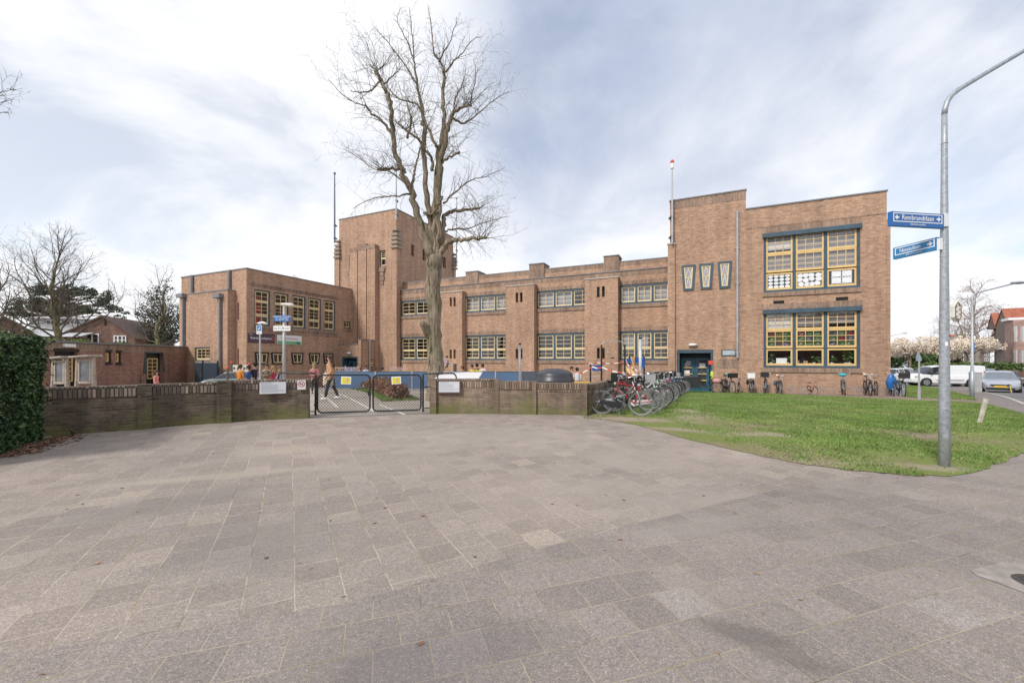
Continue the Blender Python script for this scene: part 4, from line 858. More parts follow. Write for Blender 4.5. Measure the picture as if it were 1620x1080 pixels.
wallC=subdiv([gs(345,669),gs(420,664.5),gs(488,661.5)],3)
hA=CH+(HY-611)/F*G(150,684.5).y; hB=CH+(HY-606.3)/F*G(290,673).y; hC=CH+(HY-601)/F*G(420,664.5).y
lowwall('brick_wall','mossy dark brick wall section beside the hedge at the left',wallA,hA,.30,BRW,BRC)
p=G(229,678.6); lowwall('brick_wall','dark brick wall section left of the one with the white notice',wallB,hB,.32,BRW,BRC,piers=[(p.x,p.y,.24,hB+.004)])
p=G(355,669); lowwall('brick_wall','brown brick wall section with the white notice and the no-dogs sign',wallC,hC,.34,BRW,BRC,piers=[(p.x,p.y,.3,hC+.004)])
wD=subdiv([gs(680,654.5),gs(735,654),gs(788,654)],2); wE=subdiv([gs(790,655),gs(847,655.5)],2); wF=subdiv([gs(848,655.5),gs(900,656),gs(930,657)],2)
hD=CH+(HY-599.5)/F*G(735,654).y; hE=CH+(HY-603.2)/F*G(820,655).y; hF=CH+(HY-606.5)/F*G(890,656).y
p1=G(686,654.5);p2=G(786,654)
lowwall('brick_wall','tallest lighter brick wall section right of the gate with a framed notice',wD,hD,.36,BRR,BRCR,piers=[(p1.x,p1.y,.16,hD+.003),(p2.x,p2.y,.13,hD-.002)])
p2=G(845,655.5); lowwall('brick_wall','middle brick wall section right of the gate below the black dome',wE,hE,.34,BRR,BRCR,piers=[(p2.x,p2.y,.12,hE-.002)])
p2=G(925,657); lowwall('brick_wall','low green-stained brick wall section ending at the parked bicycles',wF,hF,.34,BRR,BRCR,piers=[(p2.x,p2.y,.14,hF+.003)])
e0=Vector(gs(931,657)); e1=B(fp(1058,.4),.4).xy
wG=[tuple(e0+(e1-e0)*k/10) for k in range(11)]
lowwall('brick_wall','long brick wall running back behind the row of bicycles to the school',wG,hF-.03,.30,BRR,BRCR)
# light stone edge on the leftmost wall
# notices on the walls
def placard(name,label,cat,px0,px1,py0,py1,pts_a,pts_b,off,frame=None,lines=0,extra=None):
    a=Vector(pts_a);b=Vector(pts_b); d=(b-a).normalized(); ang=math.atan2(d.y,d.x); nn=Vector((d.y,-d.x))
    def hit(px):
        r=Vector(((px-CX)/F,1)); den=r.x*d.y-r.y*d.x; return r*((a.x*d.y-a.y*d.x)/den)
    h0,h1=hit(px0),hit(px1); c=(h0+h1)/2+nn*off; w_=(h1-h0).length; zc=CH+(HY-(py0+py1)/2)/F*c.y; h=(py1-py0)/F*c.y
    t=thing(name,label,cat,(c.x,c.y,zc),ang); m=MB(); m.box(-w_/2,w_/2,-.012,.012,-h/2,h/2); m.build('panel',extra or mat('notice_white',(.66,.68,.72),.35,var=.05),t)
    if frame:
        f=MB(); g=.035; f.box(-w_/2-g,w_/2+g,-.02,.02,h/2,h/2+g); f.box(-w_/2-g,w_/2+g,-.02,.02,-h/2-g,-h/2); f.box(-w_/2-g,-w_/2,-.02,.02,-h/2,h/2); f.box(w_/2,w_/2+g,-.02,.02,-h/2,h/2); f.build('frame',frame,t)
    return t,w_,h
GRL=mat('grey_print',(.33,.36,.42),.6,var=.0)
def printlines(t,w_,h,n=9):
    m=MB(); r=random.Random(5)
    for k in range(n): z=h*.24-h*.66*k/n; m.box(-w_*.44,w_*(.44 if r.random()<.6 else .2),-.0145,-.0125,z-.0028,z+.0028)
    tag(m.build('printed_lines',GRL,t))
    lettering('heading','Huishoudelijk reglement',h*.085,mat('dark_print',(.12,.14,.22),.6,var=0),t,(-w_*.44,-.0135,h*.40),0,.001,align='LEFT')
t,w_,h=placard('notice_board','white landscape notice of house rules on the wall left of the gate','notice',411,452.5,604,622.5,wallC[0],wallC[-1],.03); printlines(t,w_,h)
t,w_,h=placard('notice_board','white notice in a brown frame on the wall right of the gate','notice',694.5,727,603,620,wD[0],wD[-1],.045,frame=mat('brown_frame',(.13,.09,.075),.6)); printlines(t,w_,h)
t,w_,h=placard('no_dogs_sign','square white sign with a dog crossed out in a red ring','sign',470.5,483.8,601,616,wallC[0],wallC[-1],.03,extra=mat('sign_white',(.78,.72,.73),.4,var=.03))
RED=mat('sign_red',(.40,.02,.04),.5,var=0); m=MB(); r_=w_*.40; z_=h*.08; n=32
for k in range(n):
    a=6.2832*k/n;b=6.2832*(k+1)/n; m.quad((r_*math.cos(a),-.0135,z_+r_*math.sin(a)),(r_*math.cos(b),-.0135,z_+r_*math.sin(b)),(r_*.8*math.cos(b),-.0135,z_+r_*.8*math.sin(b)),(r_*.8*math.cos(a),-.0135,z_+r_*.8*math.sin(a)))
s_=r_*.64; m.quad((-s_-.006,-.0145,z_+s_-.006),(-s_+.006,-.0145,z_+s_+.006),(s_+.006,-.0145,z_-s_+.006),(s_-.006,-.0145,z_-s_-.006)); m.build('prohibition_ring',RED,t)
m=MB(); q=r_*.62; DG=mat('dark_red_print',(.16,.02,.03),.6,var=0)
m.box(-q*.62,q*.42,-.0142,-.0128,z_-q*.05,z_+q*.25)
for x in (-.55,-.30,.18,.38): m.box(q*x,q*(x+.11),-.0142,-.0128,z_-q*.55,z_-q*.05)
m.box(q*.36,q*.62,-.0142,-.0128,z_+q*.15,z_+q*.6); m.box(q*.6,q*.86,-.0142,-.0128,z_+q*.32,z_+q*.52); m.box(-q*.78,-q*.62,-.0142,-.0128,z_+q*.15,z_+q*.5); m.build('dog_symbol',DG,t)
# ================================================================== GATE
MESHM=mat('gate_steel',(.02,.022,.024),.45)
pg0=Vector((*gs(499.5,657),0)); pg1=Vector((*gs(668,652),0)); gd=(pg1-pg0).normalized(); ga=math.atan2(gd.y,gd.x)
zg=lambda px,py,v_:CH+(HY-py)/F*v_.y
def rrect(x0,x1,z0,z1,r,n=5,y=0):
    P=[]
    for cx,cz,a0 in ((x1-r,z1-r,0),(x0+r,z1-r,90),(x0+r,z0+r,180),(x1-r,z0+r,270)):
        for k in range(n+1): a=R(a0+90*k/n); P.append((cx+r*math.cos(a),y,cz+r*math.sin(a)))
    return P
WIRE=mat('mesh_wire',(.03,.03,.032),.5,.3)
def leaf(name,label,px0,px1):
    def hitg(px):
        r=Vector(((px-CX)/F,1)); den=r.x*gd.y-r.y*gd.x; s=(pg0.x*gd.y-pg0.y*gd.x)/den; return r*s
    a=hitg(px0);b=hitg(px1); W=(b-a).length; t=thing(name,label,'gate',(a.x,a.y,0),ga,'black wire-mesh gate leaves')
    z0=.075;z1=CH+(HY-592.8)/F*((a.y+b.y)/2)
    m=MB(); m.tube(rrect(.03,W-.03,z0,z1,.12),.024,8,closed=True); m.build('frame',MESHM,t,smooth=True)
    # diamond mesh
    m=MB(); sp=.085; x0,x1=.05,W-.05; za,zb=z0+.02,z1-.02; H=zb-za
    k=-int(H/sp)-1
    while k*sp<x1-x0:
        for sgn in (1,-1):
            xs=x0+k*sp if sgn>0 else x1-k*sp
            # line x = xs + sgn*(z-za)
            lo=0;hi=H
            if sgn>0: lo=max(0,x0-xs); hi=min(H,x1-xs)
            else: lo=max(0,xs-x1); hi=min(H,xs-x0)
            if hi-lo>.02: m.tube([(xs+sgn*lo,.004*sgn,za+lo),(xs+sgn*hi,.004*sgn,za+hi)],.0062,3,cap=False)
        k+=1
    m.build('wire_mesh',WIRE,t); return t,W,z1,a,b
t,W,z1,a_,b_=leaf('gate_leaf','left black wire-mesh gate leaf',500.5,587); GA=(t,W,z1)
t2,W2,z12,_,_=leaf('gate_leaf','right black wire-mesh gate leaf meeting the fixed panel',588.5,667.5)
m=MB(); m.obox((W-.06,0,.6),.05,.06,.12); m.build('latch',MESHM,t)
YS=mat('yellow_poster',(.78,.70,.02),.5,var=.05)
def poster(T,W,z1,x,label,tl):
    o=T.matrix_basis@Vector((x,-.035,z1-.16)); t=thing('poster',label,'poster',o,ga+0); m=MB(); M=Matrix.Rotation(tl,3,'Y'); m.obox((0,0,0),.27,.006,.22,M=M); m.build('paper',PAP,t)
    m=MB(); m.obox((0,-.006,0),.21,.004,.17,M=M); m.build('yellow_print',YS,t); m=MB(); m.obox((.02,-.0105,.01),.06,.003,.10,M=M); m.obox((.05,-.0105,.03),.04,.003,.03,M=M); m.build('figure_print',mat('peach_print',(.80,.48,.32),.6),t)
bpy.context.view_layer.update()
poster(t,W,z1,W*.54,'yellow poster on the left gate leaf',.05); poster(t2,W2,z12,W2*.48,'yellow poster on the right gate leaf',-.04)
def post(px,label):
    def hitg(px):
        r=Vector(((px-CX)/F,1)); den=r.x*gd.y-r.y*gd.x; s=(pg0.x*gd.y-pg0.y*gd.x)/den; return r*s
    a=hitg(px); t=thing('gate_post',label,'post',(a.x,a.y,-.05),ga); m=MB(); m.tube([(0,.03,0),(0,.03,1.19)],.028,10); m.build('pole',MESHM,t)
    m=MB(); m.tube([(0,.03,1.19),(0,.03,1.2)],.032,10); m.build('cap',MESHM,t); m=MB(); m.obox((0,.0,.35),.06,.07,.05); m.obox((0,.0,.95),.06,.07,.05); m.build('hinge',MESHM,t); return a
pa=post(498.8,'black post at the left side of the double gate'); pb=post(669.3,'black post at the right side of the double gate')
def railpanel(label,A,Bp,z1,zs,mesh=False,drop=True):
    A=Vector(A);Bp=Vector(Bp); d=(Bp-A); W=d.length; t=thing('side_rail',label,'railing',(A.x,A.y,0),math.atan2(d.y,d.x)); m=MB()
    P=[(0,0,.15)]+[(0,0,z1-.15)]+[(.15-.15*math.cos(R(a)),0,z1-.15+.15*math.sin(R(a))) for a in (30,60,90)]+[(W,0,z1)]; m.tube(P,.024,8); m.build('top_rail',MESHM,t,smooth=True)
    m=MB(); 
    for z in zs: m.tube([(0,0,z),(W,0,z)],.018,6)
    m.build('cross_rail',MESHM,t); return t
r0=GD(440,12.3); railpanel('black curved top rail reaching left behind the wall',(r0.x,r0.y),(pa.x-.03,pa.y+.06),1.19,(.80,.10))
r1=GD(722,12.95); t=railpanel('black curved top rail reaching right behind the wall',(r1.x,r1.y),(pb.x+.03,pb.y+.06),1.16,(.76,.12))
m=MB(); a_=GD(692,12.5); m.tube([(0,0,0),(0,0,1.16)],.02,6); o=m.build('upright',MESHM,t); o.location=t.matrix_basis.inverted()@Vector((a_.x,a_.y+.05,0))
# ================================================================== HEDGES
def clump(name,boxes,n,size,mats,label,cat,group=None,seed=1,kind=None,core=None,loc=None,noise_amp=.08,fs=2.0):
    """leafy box hedge: leaves spread through the outer 12 cm of each box, with an uneven surface"""
    rg=np.random.default_rng(seed); o=Vector(boxes[0][0]) if loc is None else Vector(loc); t=thing(name,label,cat,o,0,group)
    allc=[]
    for (c,sx,sy,sz_,rz) in boxes:
        A=np.array([sx*sy,sy*sz_,sy*sz_,sx*sz_,sx*sz_]); pr=A/A.sum(); f=rg.choice(5,size=n//len(boxes),p=pr); u=rg.random((len(f),3))-.5; dep=np.abs(rg.normal(size=len(f)))*.06
        P=u*np.array([sx,sy,sz_])
        P[f==0,2]=sz_/2-dep[f==0]; P[f==1,0]=-sx/2+dep[f==1]; P[f==2,0]=sx/2-dep[f==2]; P[f==3,1]=-sy/2+dep[f==3]; P[f==4,1]=sy/2-dep[f==4]
        N_=np.array([[0,0,1],[-1,0,0],[1,0,0],[0,-1,0],[0,1,0]])[f]
        nz=np.array([noise.noise(Vector(p*fs))+.5*noise.noise(Vector(p*fs*3.1)) for p in P])
        P=P+N_*(nz*noise_amp+(rg.random(len(P))<.05)*rg.random(len(P))*noise_amp*1.3)[:,None]; cr,sr=math.cos(rz),math.sin(rz); Q=P.copy(); Q[:,0]=P[:,0]*cr-P[:,1]*sr; Q[:,1]=P[:,0]*sr+P[:,1]*cr
        allc.append(Q+np.array(c)-np.array(o))
    C_=np.concatenate(allc); mi=rg.choice(len(mats),size=len(C_),p=np.array([.5,.35,.15][:len(mats)])/sum([.5,.35,.15][:len(mats)]))
    npquads('foliage',leafq(C_,size,rg),mats,t,mi=mi)
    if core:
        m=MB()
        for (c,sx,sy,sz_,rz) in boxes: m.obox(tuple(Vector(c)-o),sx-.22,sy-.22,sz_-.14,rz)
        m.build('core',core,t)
    return t
HG=[mat('hedge_leaf_dark',(.028,.062,.024),.45,var=.5,vs=1.2),mat('hedge_leaf_mid',(.055,.110,.034),.45,var=.5,vs=1.2),mat('hedge_leaf_light',(.14,.19,.055),.45,var=.3,vs=1.2)]
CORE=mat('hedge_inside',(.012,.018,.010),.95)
h1=gs(-12,721); hx=-9.62
he=Vector(gs(66,697)); hs_=Vector(gs(-30,728)); d=(he-hs_).normalized(); mid_=(he+hs_)/2; nn=Vector((-d.y,d.x)); hw=1.5; hl=(he-hs_).length+.8
cc=mid_+nn*(hw/2+.0)-d*.35; HH=CH+(HY-537)/F*8.0
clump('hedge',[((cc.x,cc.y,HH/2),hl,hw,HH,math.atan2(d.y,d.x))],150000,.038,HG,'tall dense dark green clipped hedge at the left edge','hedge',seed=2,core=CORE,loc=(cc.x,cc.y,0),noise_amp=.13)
# small ivy on the wall beside the hedge
c=Vector(gs(88,688)); clump('ivy',[((c.x-.05,c.y+.02,.28),.7,.14,.55,R(25))],2600,.05,HG,'small ivy plant growing at the wall foot beside the hedge','plant',seed=8,loc=(c.x,c.y,0))
# fallen leaves
rg=np.random.default_rng(11); n=2600; a=rg.random(n); P=[]; pA=Vector(gs(-20,726)); pB_=Vector(gs(100,690)); dd_=(pB_-pA); nn=Vector((dd_.y,-dd_.x)).normalized()
off=np.abs(rg.normal(size=n))*.22-.12; X_=pA.x+dd_.x*a+nn.x*off; Y_=pA.y+dd_.y*a+nn.y*off; C_=np.stack([X_,Y_,np.full(n,.018)],1)
q=leafq(C_,.055,rg); q[:,:,2]=.012+(q[:,:,2]-.018)*.35+.008; q[:,:,2]=np.maximum(q[:,:,2],.009)
DL=[mat('dead_leaf_'+k,c,.8,var=.3,vs=9) for k,c in (('brown',(.20,.10,.06)),('tan',(.36,.22,.14)),('dark',(.10,.06,.04)))]
tag(npquads('fallen_leaves',q,DL,mi=rg.choice(3,size=n)),'drift of brown fallen leaves along the foot of the tall hedge','leaves',kind='stuff')
# scattered bits on the paving
n=260; X_=rg.uniform(-9,6,n);Y_=rg.uniform(2,11,n); C_=np.stack([X_,Y_,np.full(n,.012)],1); q=leafq(C_,.03,rg); q[:,:,2]=.0085+np.abs(q[:,:,2]-.012)*.2
tag(npquads('paving_litter',q,DL,mi=rg.choice(3,size=n)),'scattered dry leaf bits lying on the plaza paving','leaves',kind='stuff')
# beech hedges in the yard
BE=[mat('beech_leaf_rust',(.30,.145,.085),.7,var=.3,vs=5),mat('beech_leaf_brown',(.20,.10,.06),.7,var=.3,vs=5),mat('beech_leaf_pale',(.42,.26,.17),.7,var=.3,vs=5)]
def bed(px0,px1,py0,py1,h,lab,seed,n):
    a=G(px0,py0);b=G(px1,py1); d=(b-a).xy; ang=math.atan2(d.y,d.x); L_=d.length; bx=[]
    for k in range(3): c=a.xy+d*((k+.5)/3); bx.append(((c.x,c.y,gz(c.x,c.y)+.12+h*(.5+.08*(k%2))),L_/3*.98,.62,h*(1+.15*(k%2)),ang))
    t=clump('beech_hedge',bx,n,.075,BE,lab,'hedge','rust-brown beech hedges in the yard',seed,loc=(a.x,a.y,gz(a.x,a.y)),noise_amp=.16)
    m=MB(); r=random.Random(seed)
    for k in range(40):
        f=r.random(); c=a.xy+d*f-a.xy; m.tube([(c.x+r.uniform(-.2,.2),c.y+r.uniform(-.2,.2),0),(c.x+r.uniform(-.3,.3),c.y+r.uniform(-.3,.3),h+.1)],.008,3)
    m.build('stems',TWIG,t)
    nn=Vector((-d.y,d.x)).normalized()*.75
    pts=[tuple(a.xy-nn-d*.03),tuple(b.xy-nn+d*.03),tuple(b.xy+nn+d*.03),tuple(a.xy+nn-d*.03)]
    blades('grass_tuft',pts,5200,'thin strip of grass under the %s'%lab,seed+20,.10)
bed(634,588,633,617,.46,'nearer beech hedge behind the right gate leaf',31,7000); bed(584,553,617,609,.36,'farther beech hedge behind the left gate leaf',32,3500)
# ================================================================== TREES
def limb(mb,pts,rs,n=8,rj=None,amp=.03,seg=5):
    """Catmull-Rom through pts with a little waviness"""
    P=[Vector(p) for p in pts]; P=[2*P[0]-P[1]]+P+[2*P[-1]-P[-2]]; Q=[];RR=[]
    for i in range(1,len(P)-2):
        for k in range(seg):
            t=k/seg; a,b,c,d=P[i-1],P[i],P[i+1],P[i+2]
            q=.5*((2*b)+(c-a)*t+(2*a-5*b+4*c-d)*t*t+(3*b-a-3*c+d)*t**3); r=rs[i-1]*(1-t)+rs[i]*t
            if rj: q=q+Vector((rj.gauss(0,amp),rj.gauss(0,amp),rj.gauss(0,amp)))*min(1,r*8+.2)
            Q.append(q);RR.append(r*(1+(rj.uniform(-.05,.07) if rj else 0)))
    Q.append(P[-2]);RR.append(rs[-1]); mb.tube(Q,RR,n); return Q,RR
RMIN=.0035
def twigs(mb,p,d,L_,r,lvl,rj,up=.25,droop=0,spread=.75,sub=3.2,gnarl=.25,n=3):
    """one wandering branch with side twigs"""
    k=max(3,int(L_/.28)) if lvl>0 else 3; s=L_/k; q=Vector(p); d=Vector(d).normalized(); Q=[q.copy()];D=[d.copy()]
    for i in range(k):
        d=(d+Vector((rj.gauss(0,gnarl),rj.gauss(0,gnarl),rj.gauss(0,gnarl)+up*.25-droop*i/k*.35))).normalized(); q=q+d*s; Q.append(q.copy());D.append(d.copy())
    mb.tube(Q,[r*(1-.8*i/k) for i in range(k+1)],n if r<.02 else 5,cap=False)
    if lvl<=0: return
    m=int(sub*L_+rj.random())
    for j in range(m):
        f=.15+.85*(j+rj.random())/m; i=min(k-1,int(f*k)); b=Q[i].lerp(Q[i+1],f*k-i); dd=D[i+1]; ax=dd.orthogonal(); ax.rotate(Matrix.Rotation(rj.uniform(0,6.28),3,dd)); nd_=(dd*(1-spread*.5)+ax*spread*rj.uniform(.6,1.1)).normalized()
        twigs(mb,b,nd_,L_*rj.uniform(.32,.6)*(1.1-.4*f),max(r*.5*(1-.5*f),RMIN),lvl-1,rj,up,droop,spread,sub*1.15,gnarl,n)
BT=thing('bare_tree','large bare pollarded tree with thick twisting limbs behind the gate','tree',(*GD(690,16).xy,gz(*GD(690,16).xy)))
bo=Vector(BT.location); rj=random.Random(21); D0=16.0
def zp_(zx,zy,dd=0): return P3(500+zx/2.572,zy/2.572,D0+dd)-bo
pxm=D0/F
tr=MB()
base=[P3(691,650,D0)-bo,P3(690,600,D0)-bo,P3(688,560,D0)-bo,P3(686,500,D0)-bo,P3(686,440,D0)-bo,P3(687,405,D0)-bo]
base[0].z=-.15
limb(tr,base,[.44,.34,.30,.28,.285,.32],16,rj,.025,6)
tr.tube([P3(682,536,D0-.05)-bo,P3(675,524,D0-.2)-bo,P3(669,512,D0-.4)-bo,P3(668,508,D0-.45)-bo],[.16,.15,.13,.10],10)
LB=[ # zoom coords, width px start/end, depth drift, twigs?
 ([(478,1050),(430,930),(402,830),(375,745),(332,655),(312,545),(308,460),(290,390),(262,330),(244,283)],[20,15,13,12,10,9,8,8,7,6],-1.2),
 ([(480,1050),(466,930),(450,800),(440,650),(440,520),(430,440),(412,345),(398,240),(389,130),(380,30)],[15,12,11,10,9,7,5,3,2,1],.9),
 ([(485,1050),(482,900),(487,760),(497,640),(515,560),(520,470),(515,380),(522,300),(505,250),(480,212),(470,120),(455,20)],[17,14,12,10,9,8,7,6,4,3,2,1],.4),
 ([(490,1050),(500,930),(500,760),(508,650),(525,560),(548,480),(585,445),(628,428)],[14,12,12,12,10,8,6,4],-.5),
 ([(470,700),(470,640),(440,610),(420,570),(385,545),(330,503)],[7,6,6,5,4,3],-.9),
 ([(492,600),(455,520),(410,425),(345,405),(300,368)],[6,5,4,3,2],1.0),
 ([(495,1050),(525,1005),(552,980),(590,975),(640,970),(692,968)],[13,11,9,8,7,6],-.8),
 ([(507,990),(520,920),(523,880),(560,860),(610,853),(667,848)],[10,9,8,7,6,5],.6),
 ([(506,665),(530,645),(585,620)],[6,5,4],-.6),
 ([(360,705),(345,692),(300,686),(250,686)],[7,6,5,4],-.9),
 ([(390,770),(398,720),(405,670),(420,620),(440,560)],[6,5,4,3,2],1.1),
 ([(312,545),(270,495),(220,455),(200,430),(150,415),(95,372),(48,320)],[6,5,4,3,2,1.3,.8],-.9),
 ([(550,480),(600,500),(650,470),(720,410),(785,372)],[5,4,3,2,1],.9),
 ([(522,300),(560,250),(600,210),(640,160),(675,150)],[4,3,2,1.4,.8],.6),
 ([(500,250),(540,180),(565,110),(572,70)],[3,2,1.3,.7],-.7),
 ([(262,330),(220,370),(180,375),(140,370)],[4,3,2,1],-.7),
 ([(412,345),(350,250),(290,170),(235,110)],[3.5,2.5,1.5,.8],-.5),
 ([(398,240),(360,150),(330,80),(345,30)],[3,2,1.4,.7],.6),
 ([(280,345),(320,300),(345,275),(350,250)],[3,2,1.3,.7],.5),
 ([(385,790),(330,800),(270,800),(200,820),(150,850)],[4,3,2,1.5,.8],-.9),
 ([(380,760),(300,700),(240,690),(170,640),(110,605)],[4,3,2,1.4,.8],.9),
 ([(520,940),(570,930),(620,930),(700,900),(790,880)],[4,3.5,2.6,1.6,.8],1.2),
 ([(515,830),(580,770),(640,730),(700,715),(770,680)],[4,3,2,1.5,.8],.9),
 ([(440,870),(470,870),(500,830),(515,800)],[6,5,5,4],-.7),
 ([(625,430),(640,360),(650,300),(640,240)],[3,2,1.4,.7],-.4),
 ([(550,480),(570,400),(600,330),(610,270)],[4,3,2,1],.5),
 ([(372,560),(385,490),(370,420)],[5,4,3],.6)]
tw=MB(); env=Vector((0,0,8))
for li,(pts,ws,dr) in enumerate(LB):
    n=len(pts); P=[zp_(x,y,dr*(i/(n-1))**1.2) for i,(x,y) in enumerate(pts)]; rs=[max(.006,w_*pxm/2*(.78 if i else .85)) for i,w_ in enumerate(ws)]
    if rs[0]>.035: Q,RR=limb(tr,P,rs,8 if rs[0]>.09 else 6,rj,.035,5)
    else: Q,RR=limb(tw,P,rs,5,rj,.05,5)
    big=ws[0]>=9 and li<9
    ln=sum((Q[i+1]-Q[i]).length for i in range(len(Q)-1)); start=.40 if big else .12; 
    cnt=int(ln*(4.2 if big else 6.5))
    for k in range(cnt):
        f=start+(1-start)*(k+rj.random())/cnt; i=min(len(Q)-2,int(f*(len(Q)-1))); b=Q[i]; d=(Q[i+1]-Q[i]).normalized(); ax=d.orthogonal(); ax.rotate(Matrix.Rotation(rj.uniform(0,6.28),3,d))
        outw=Vector((b.x,b.y*.8,(b.z-8)*.45)).normalized()
        nd_=(d*.45+ax*.75+outw*.45+Vector((0,0,.15))).normalized()
        L_=rj.uniform(.7,1.6) if big else rj.uniform(.6,1.4); 
        L_*=min(1,max(.42,(15.8-b.z)/3.2)); twigs(tw,b,nd_,L_*(1.25 if rj.random()<.25 else .9),min(RR[i]*.45,.012),2,rj,up=.35 if b.z>6 else -.1,droop=.5,spread=.8,sub=3.2,gnarl=.2)
    if li in (0,3,6,7,8,9,4):   # sprouts from the pollard stubs
        for k in range(14 if li!=8 else 7):
            a=rj.uniform(0,6.28); twigs(tw,Q[-1-rj.randint(0,3)],(math.cos(a)*.8,math.sin(a)*.6,.7 if li not in (9,) else .3),rj.uniform(.8,1.7),.011,2,rj,up=.3,droop=.9,spread=.7,sub=3,gnarl=.17)
tr.build('trunk',BARK,BT,smooth=True); tw.build('crown',TWIG,BT)
print('big tree twig faces',len(tw.f))
RMIN=.006
def baretree(label,x,y,h,cr,seed,m=TWGR,tr_r=.2,fork=.35,n0=9,group=None,lvl=3,up=.45,droop=0,sub=1.5,col2=None,name='bare_tree',sp=.85,rmin=.006,lean=0):
    rj=random.Random(seed); g=gz(x,y); t=thing(name,label,'tree',(x,y,g),0,group); a=MB(); c=MB()
    top=h*.80; Q,RR=limb(a,[(0,0,-.2),(.05*h*.2,0,h*fork*.6),(lean*.3+rj.gauss(0,.1),rj.gauss(0,.1),h*fork),(lean+rj.gauss(0,.3),rj.gauss(0,.3),h*(fork+.8)/2),(lean,0,top)],[tr_r*1.25,tr_r,tr_r*.85,tr_r*.5,tr_r*.15],9,rj,.04,6)
    for k in range(n0):
        f=fork*.85+(.98-fork*.85)*((k+.5*rj.random())/n0); z=f*top; i=min(range(len(Q)),key=lambda i:abs(Q[i].z-z)); an=k*2.4+rj.uniform(-.4,.4)
        L_=cr*(1.25-.75*((f-fork*.85)/(1-fork*.85)))*rj.uniform(.85,1.15); d=Vector((math.cos(an),math.sin(an),.35+.9*(f-fork)))
        twigs(c,Q[i],d,L_,RR[i]*.36,lvl,rj,up=up,droop=droop,spread=sp,sub=sub,gnarl=.13,n=3)
    for k in range(3): twigs(c,Q[-2],(rj.gauss(0,.4),rj.gauss(0,.4),1),h*.2,RR[-3]*.8,lvl-1,rj,up=up,droop=droop,sub=sub*1.6,gnarl=.13)
    a.build('trunk',m,t,smooth=True); c.build('crown',col2 or TWIG,t); return t
def at(px,Y): return ((px-CX)/F*Y,Y)
x,y=at(94,30); baretree('bare greenish-trunked tree standing before the gabled house',x,y,CH+(HY-348)/F*y-gz(x,y),4.4,5,tr_r=.22,fork=.36,n0=26,lvl=3,sub=2.1)
x,y=at(249,40); baretree('slender bare tree in front of the dark conifer',x,y,CH+(HY-412)/F*y-gz(x,y),3.8,9,tr_r=.17,fork=.45,n0=18,sub=2.0)
x,y=at(2,32); baretree('bare tree cut by the left picture edge behind the hedge',x,y,9.6,4.4,13,tr_r=.3,fork=.4,n0=12,sub=1.8)
x,y=at(462,72); baretree('distant bare treetop showing above the gym roof',x,y,17.5,4.5,17,tr_r=.25,fork=.5,n0=12,sub=1.6)
# tree outside the frame whose branch tips reach in at the upper left
x,y=-21.5,14.5; t=thing('bare_tree','thin branch tips of a bare tree reaching in at the top left corner','tree',(x,y,0)); rj=random.Random(3); a=MB();c=MB()
Q,RR=limb(a,[(0,0,-.2),(0,.1,4),(.3,0,8),(.2,.1,12)],[.32,.27,.2,.05],8,rj,.05)
for (px,py,Y) in ((22,140,13.5),(20,158,14),(12,178,13),(8,150,15)):
    e=P3(px,py,Y)-Vector((x,y,0)); L_=[Q[10],Vector(Q[10]).lerp(e,.4)+Vector((0,0,.8)),Vector(Q[10]).lerp(e,.8)+Vector((0,0,.35)),e]; Q2,R2=limb(c,L_,[.07,.04,.016,.005],5,rj,.04)
    for k in range(9): i=rj.randint(6,len(Q2)-2); twigs(c,Q2[i],(Q2[i+1]-Q2[i]).normalized()+Vector((0,rj.gauss(0,.4),rj.gauss(0,.5))),rj.uniform(.4,.9),.007,1,rj,up=.1,droop=.3,sub=2.5,gnarl=.2)
a.build('trunk',TWGR,t,smooth=True); c.build('crown',TWIG,t)
# evergreens
CON=[mat('conifer_dark',(.032,.052,.030),.7,var=.4,vs=.8),mat('conifer_mid',(.060,.085,.045),.7,var=.4,vs=.8),mat('conifer_brown',(.085,.075,.045),.8,var=.3,vs=.8)]
def evergreen(label,x,y,h,blobs,n,leaf,mats,seed,name='conifer',cat='tree',group=None,tr=.3,branches=True,trm=None,fs=1.3,thr=-.16,rp=.45):
    rg=np.random.default_rng(seed); g=gz(x,y); t=thing(name,label,cat,(x,y,g),0,group); C_=[]; vol=[b[3]*b[4]*b[5] for b in blobs]; tv=sum(vol)
    for b,v_ in zip(blobs,vol):
        k=int(n*v_/tv)+20; u=rg.normal(size=(k,3)); u/=np.linalg.norm(u,axis=1)[:,None]; r=rg.random(k)**rp; P=u*r[:,None]*np.array(b[3:6]); 
        nz=np.array([noise.noise(Vector(p*fs)+Vector((seed,0,0))) for p in P]); keep=nz>thr; C_.append((P+np.array(b[:3]))[keep])
    C_=np.concatenate(C_); mi=rg.choice(len(mats),size=len(C_),p=np.array([.45,.35,.2][:len(mats)])/sum([.45,.35,.2][:len(mats)]))
    m=MB(); m.tube([(0,0,-.3),(0,0,h*.5),(0,0,h*.92)],[tr,tr*.7,tr*.1],8)
    if branches:
        for b in blobs: m.tube([(0,0,max(.5,b[2]-b[5]*1.3-.3)),(b[0]*.6,b[1]*.6,b[2]-b[5]*.3),(b[0],b[1],b[2])],[tr*.35,tr*.25,tr*.1],5)
    m.build('trunk',trm or BARK,t); npquads('crown',leafq(C_,leaf,rg),mats,t,mi=mi); return t
rj=random.Random(5)
x,y=at(98,58); g=gz(x,y); S=58/F; bl=[]
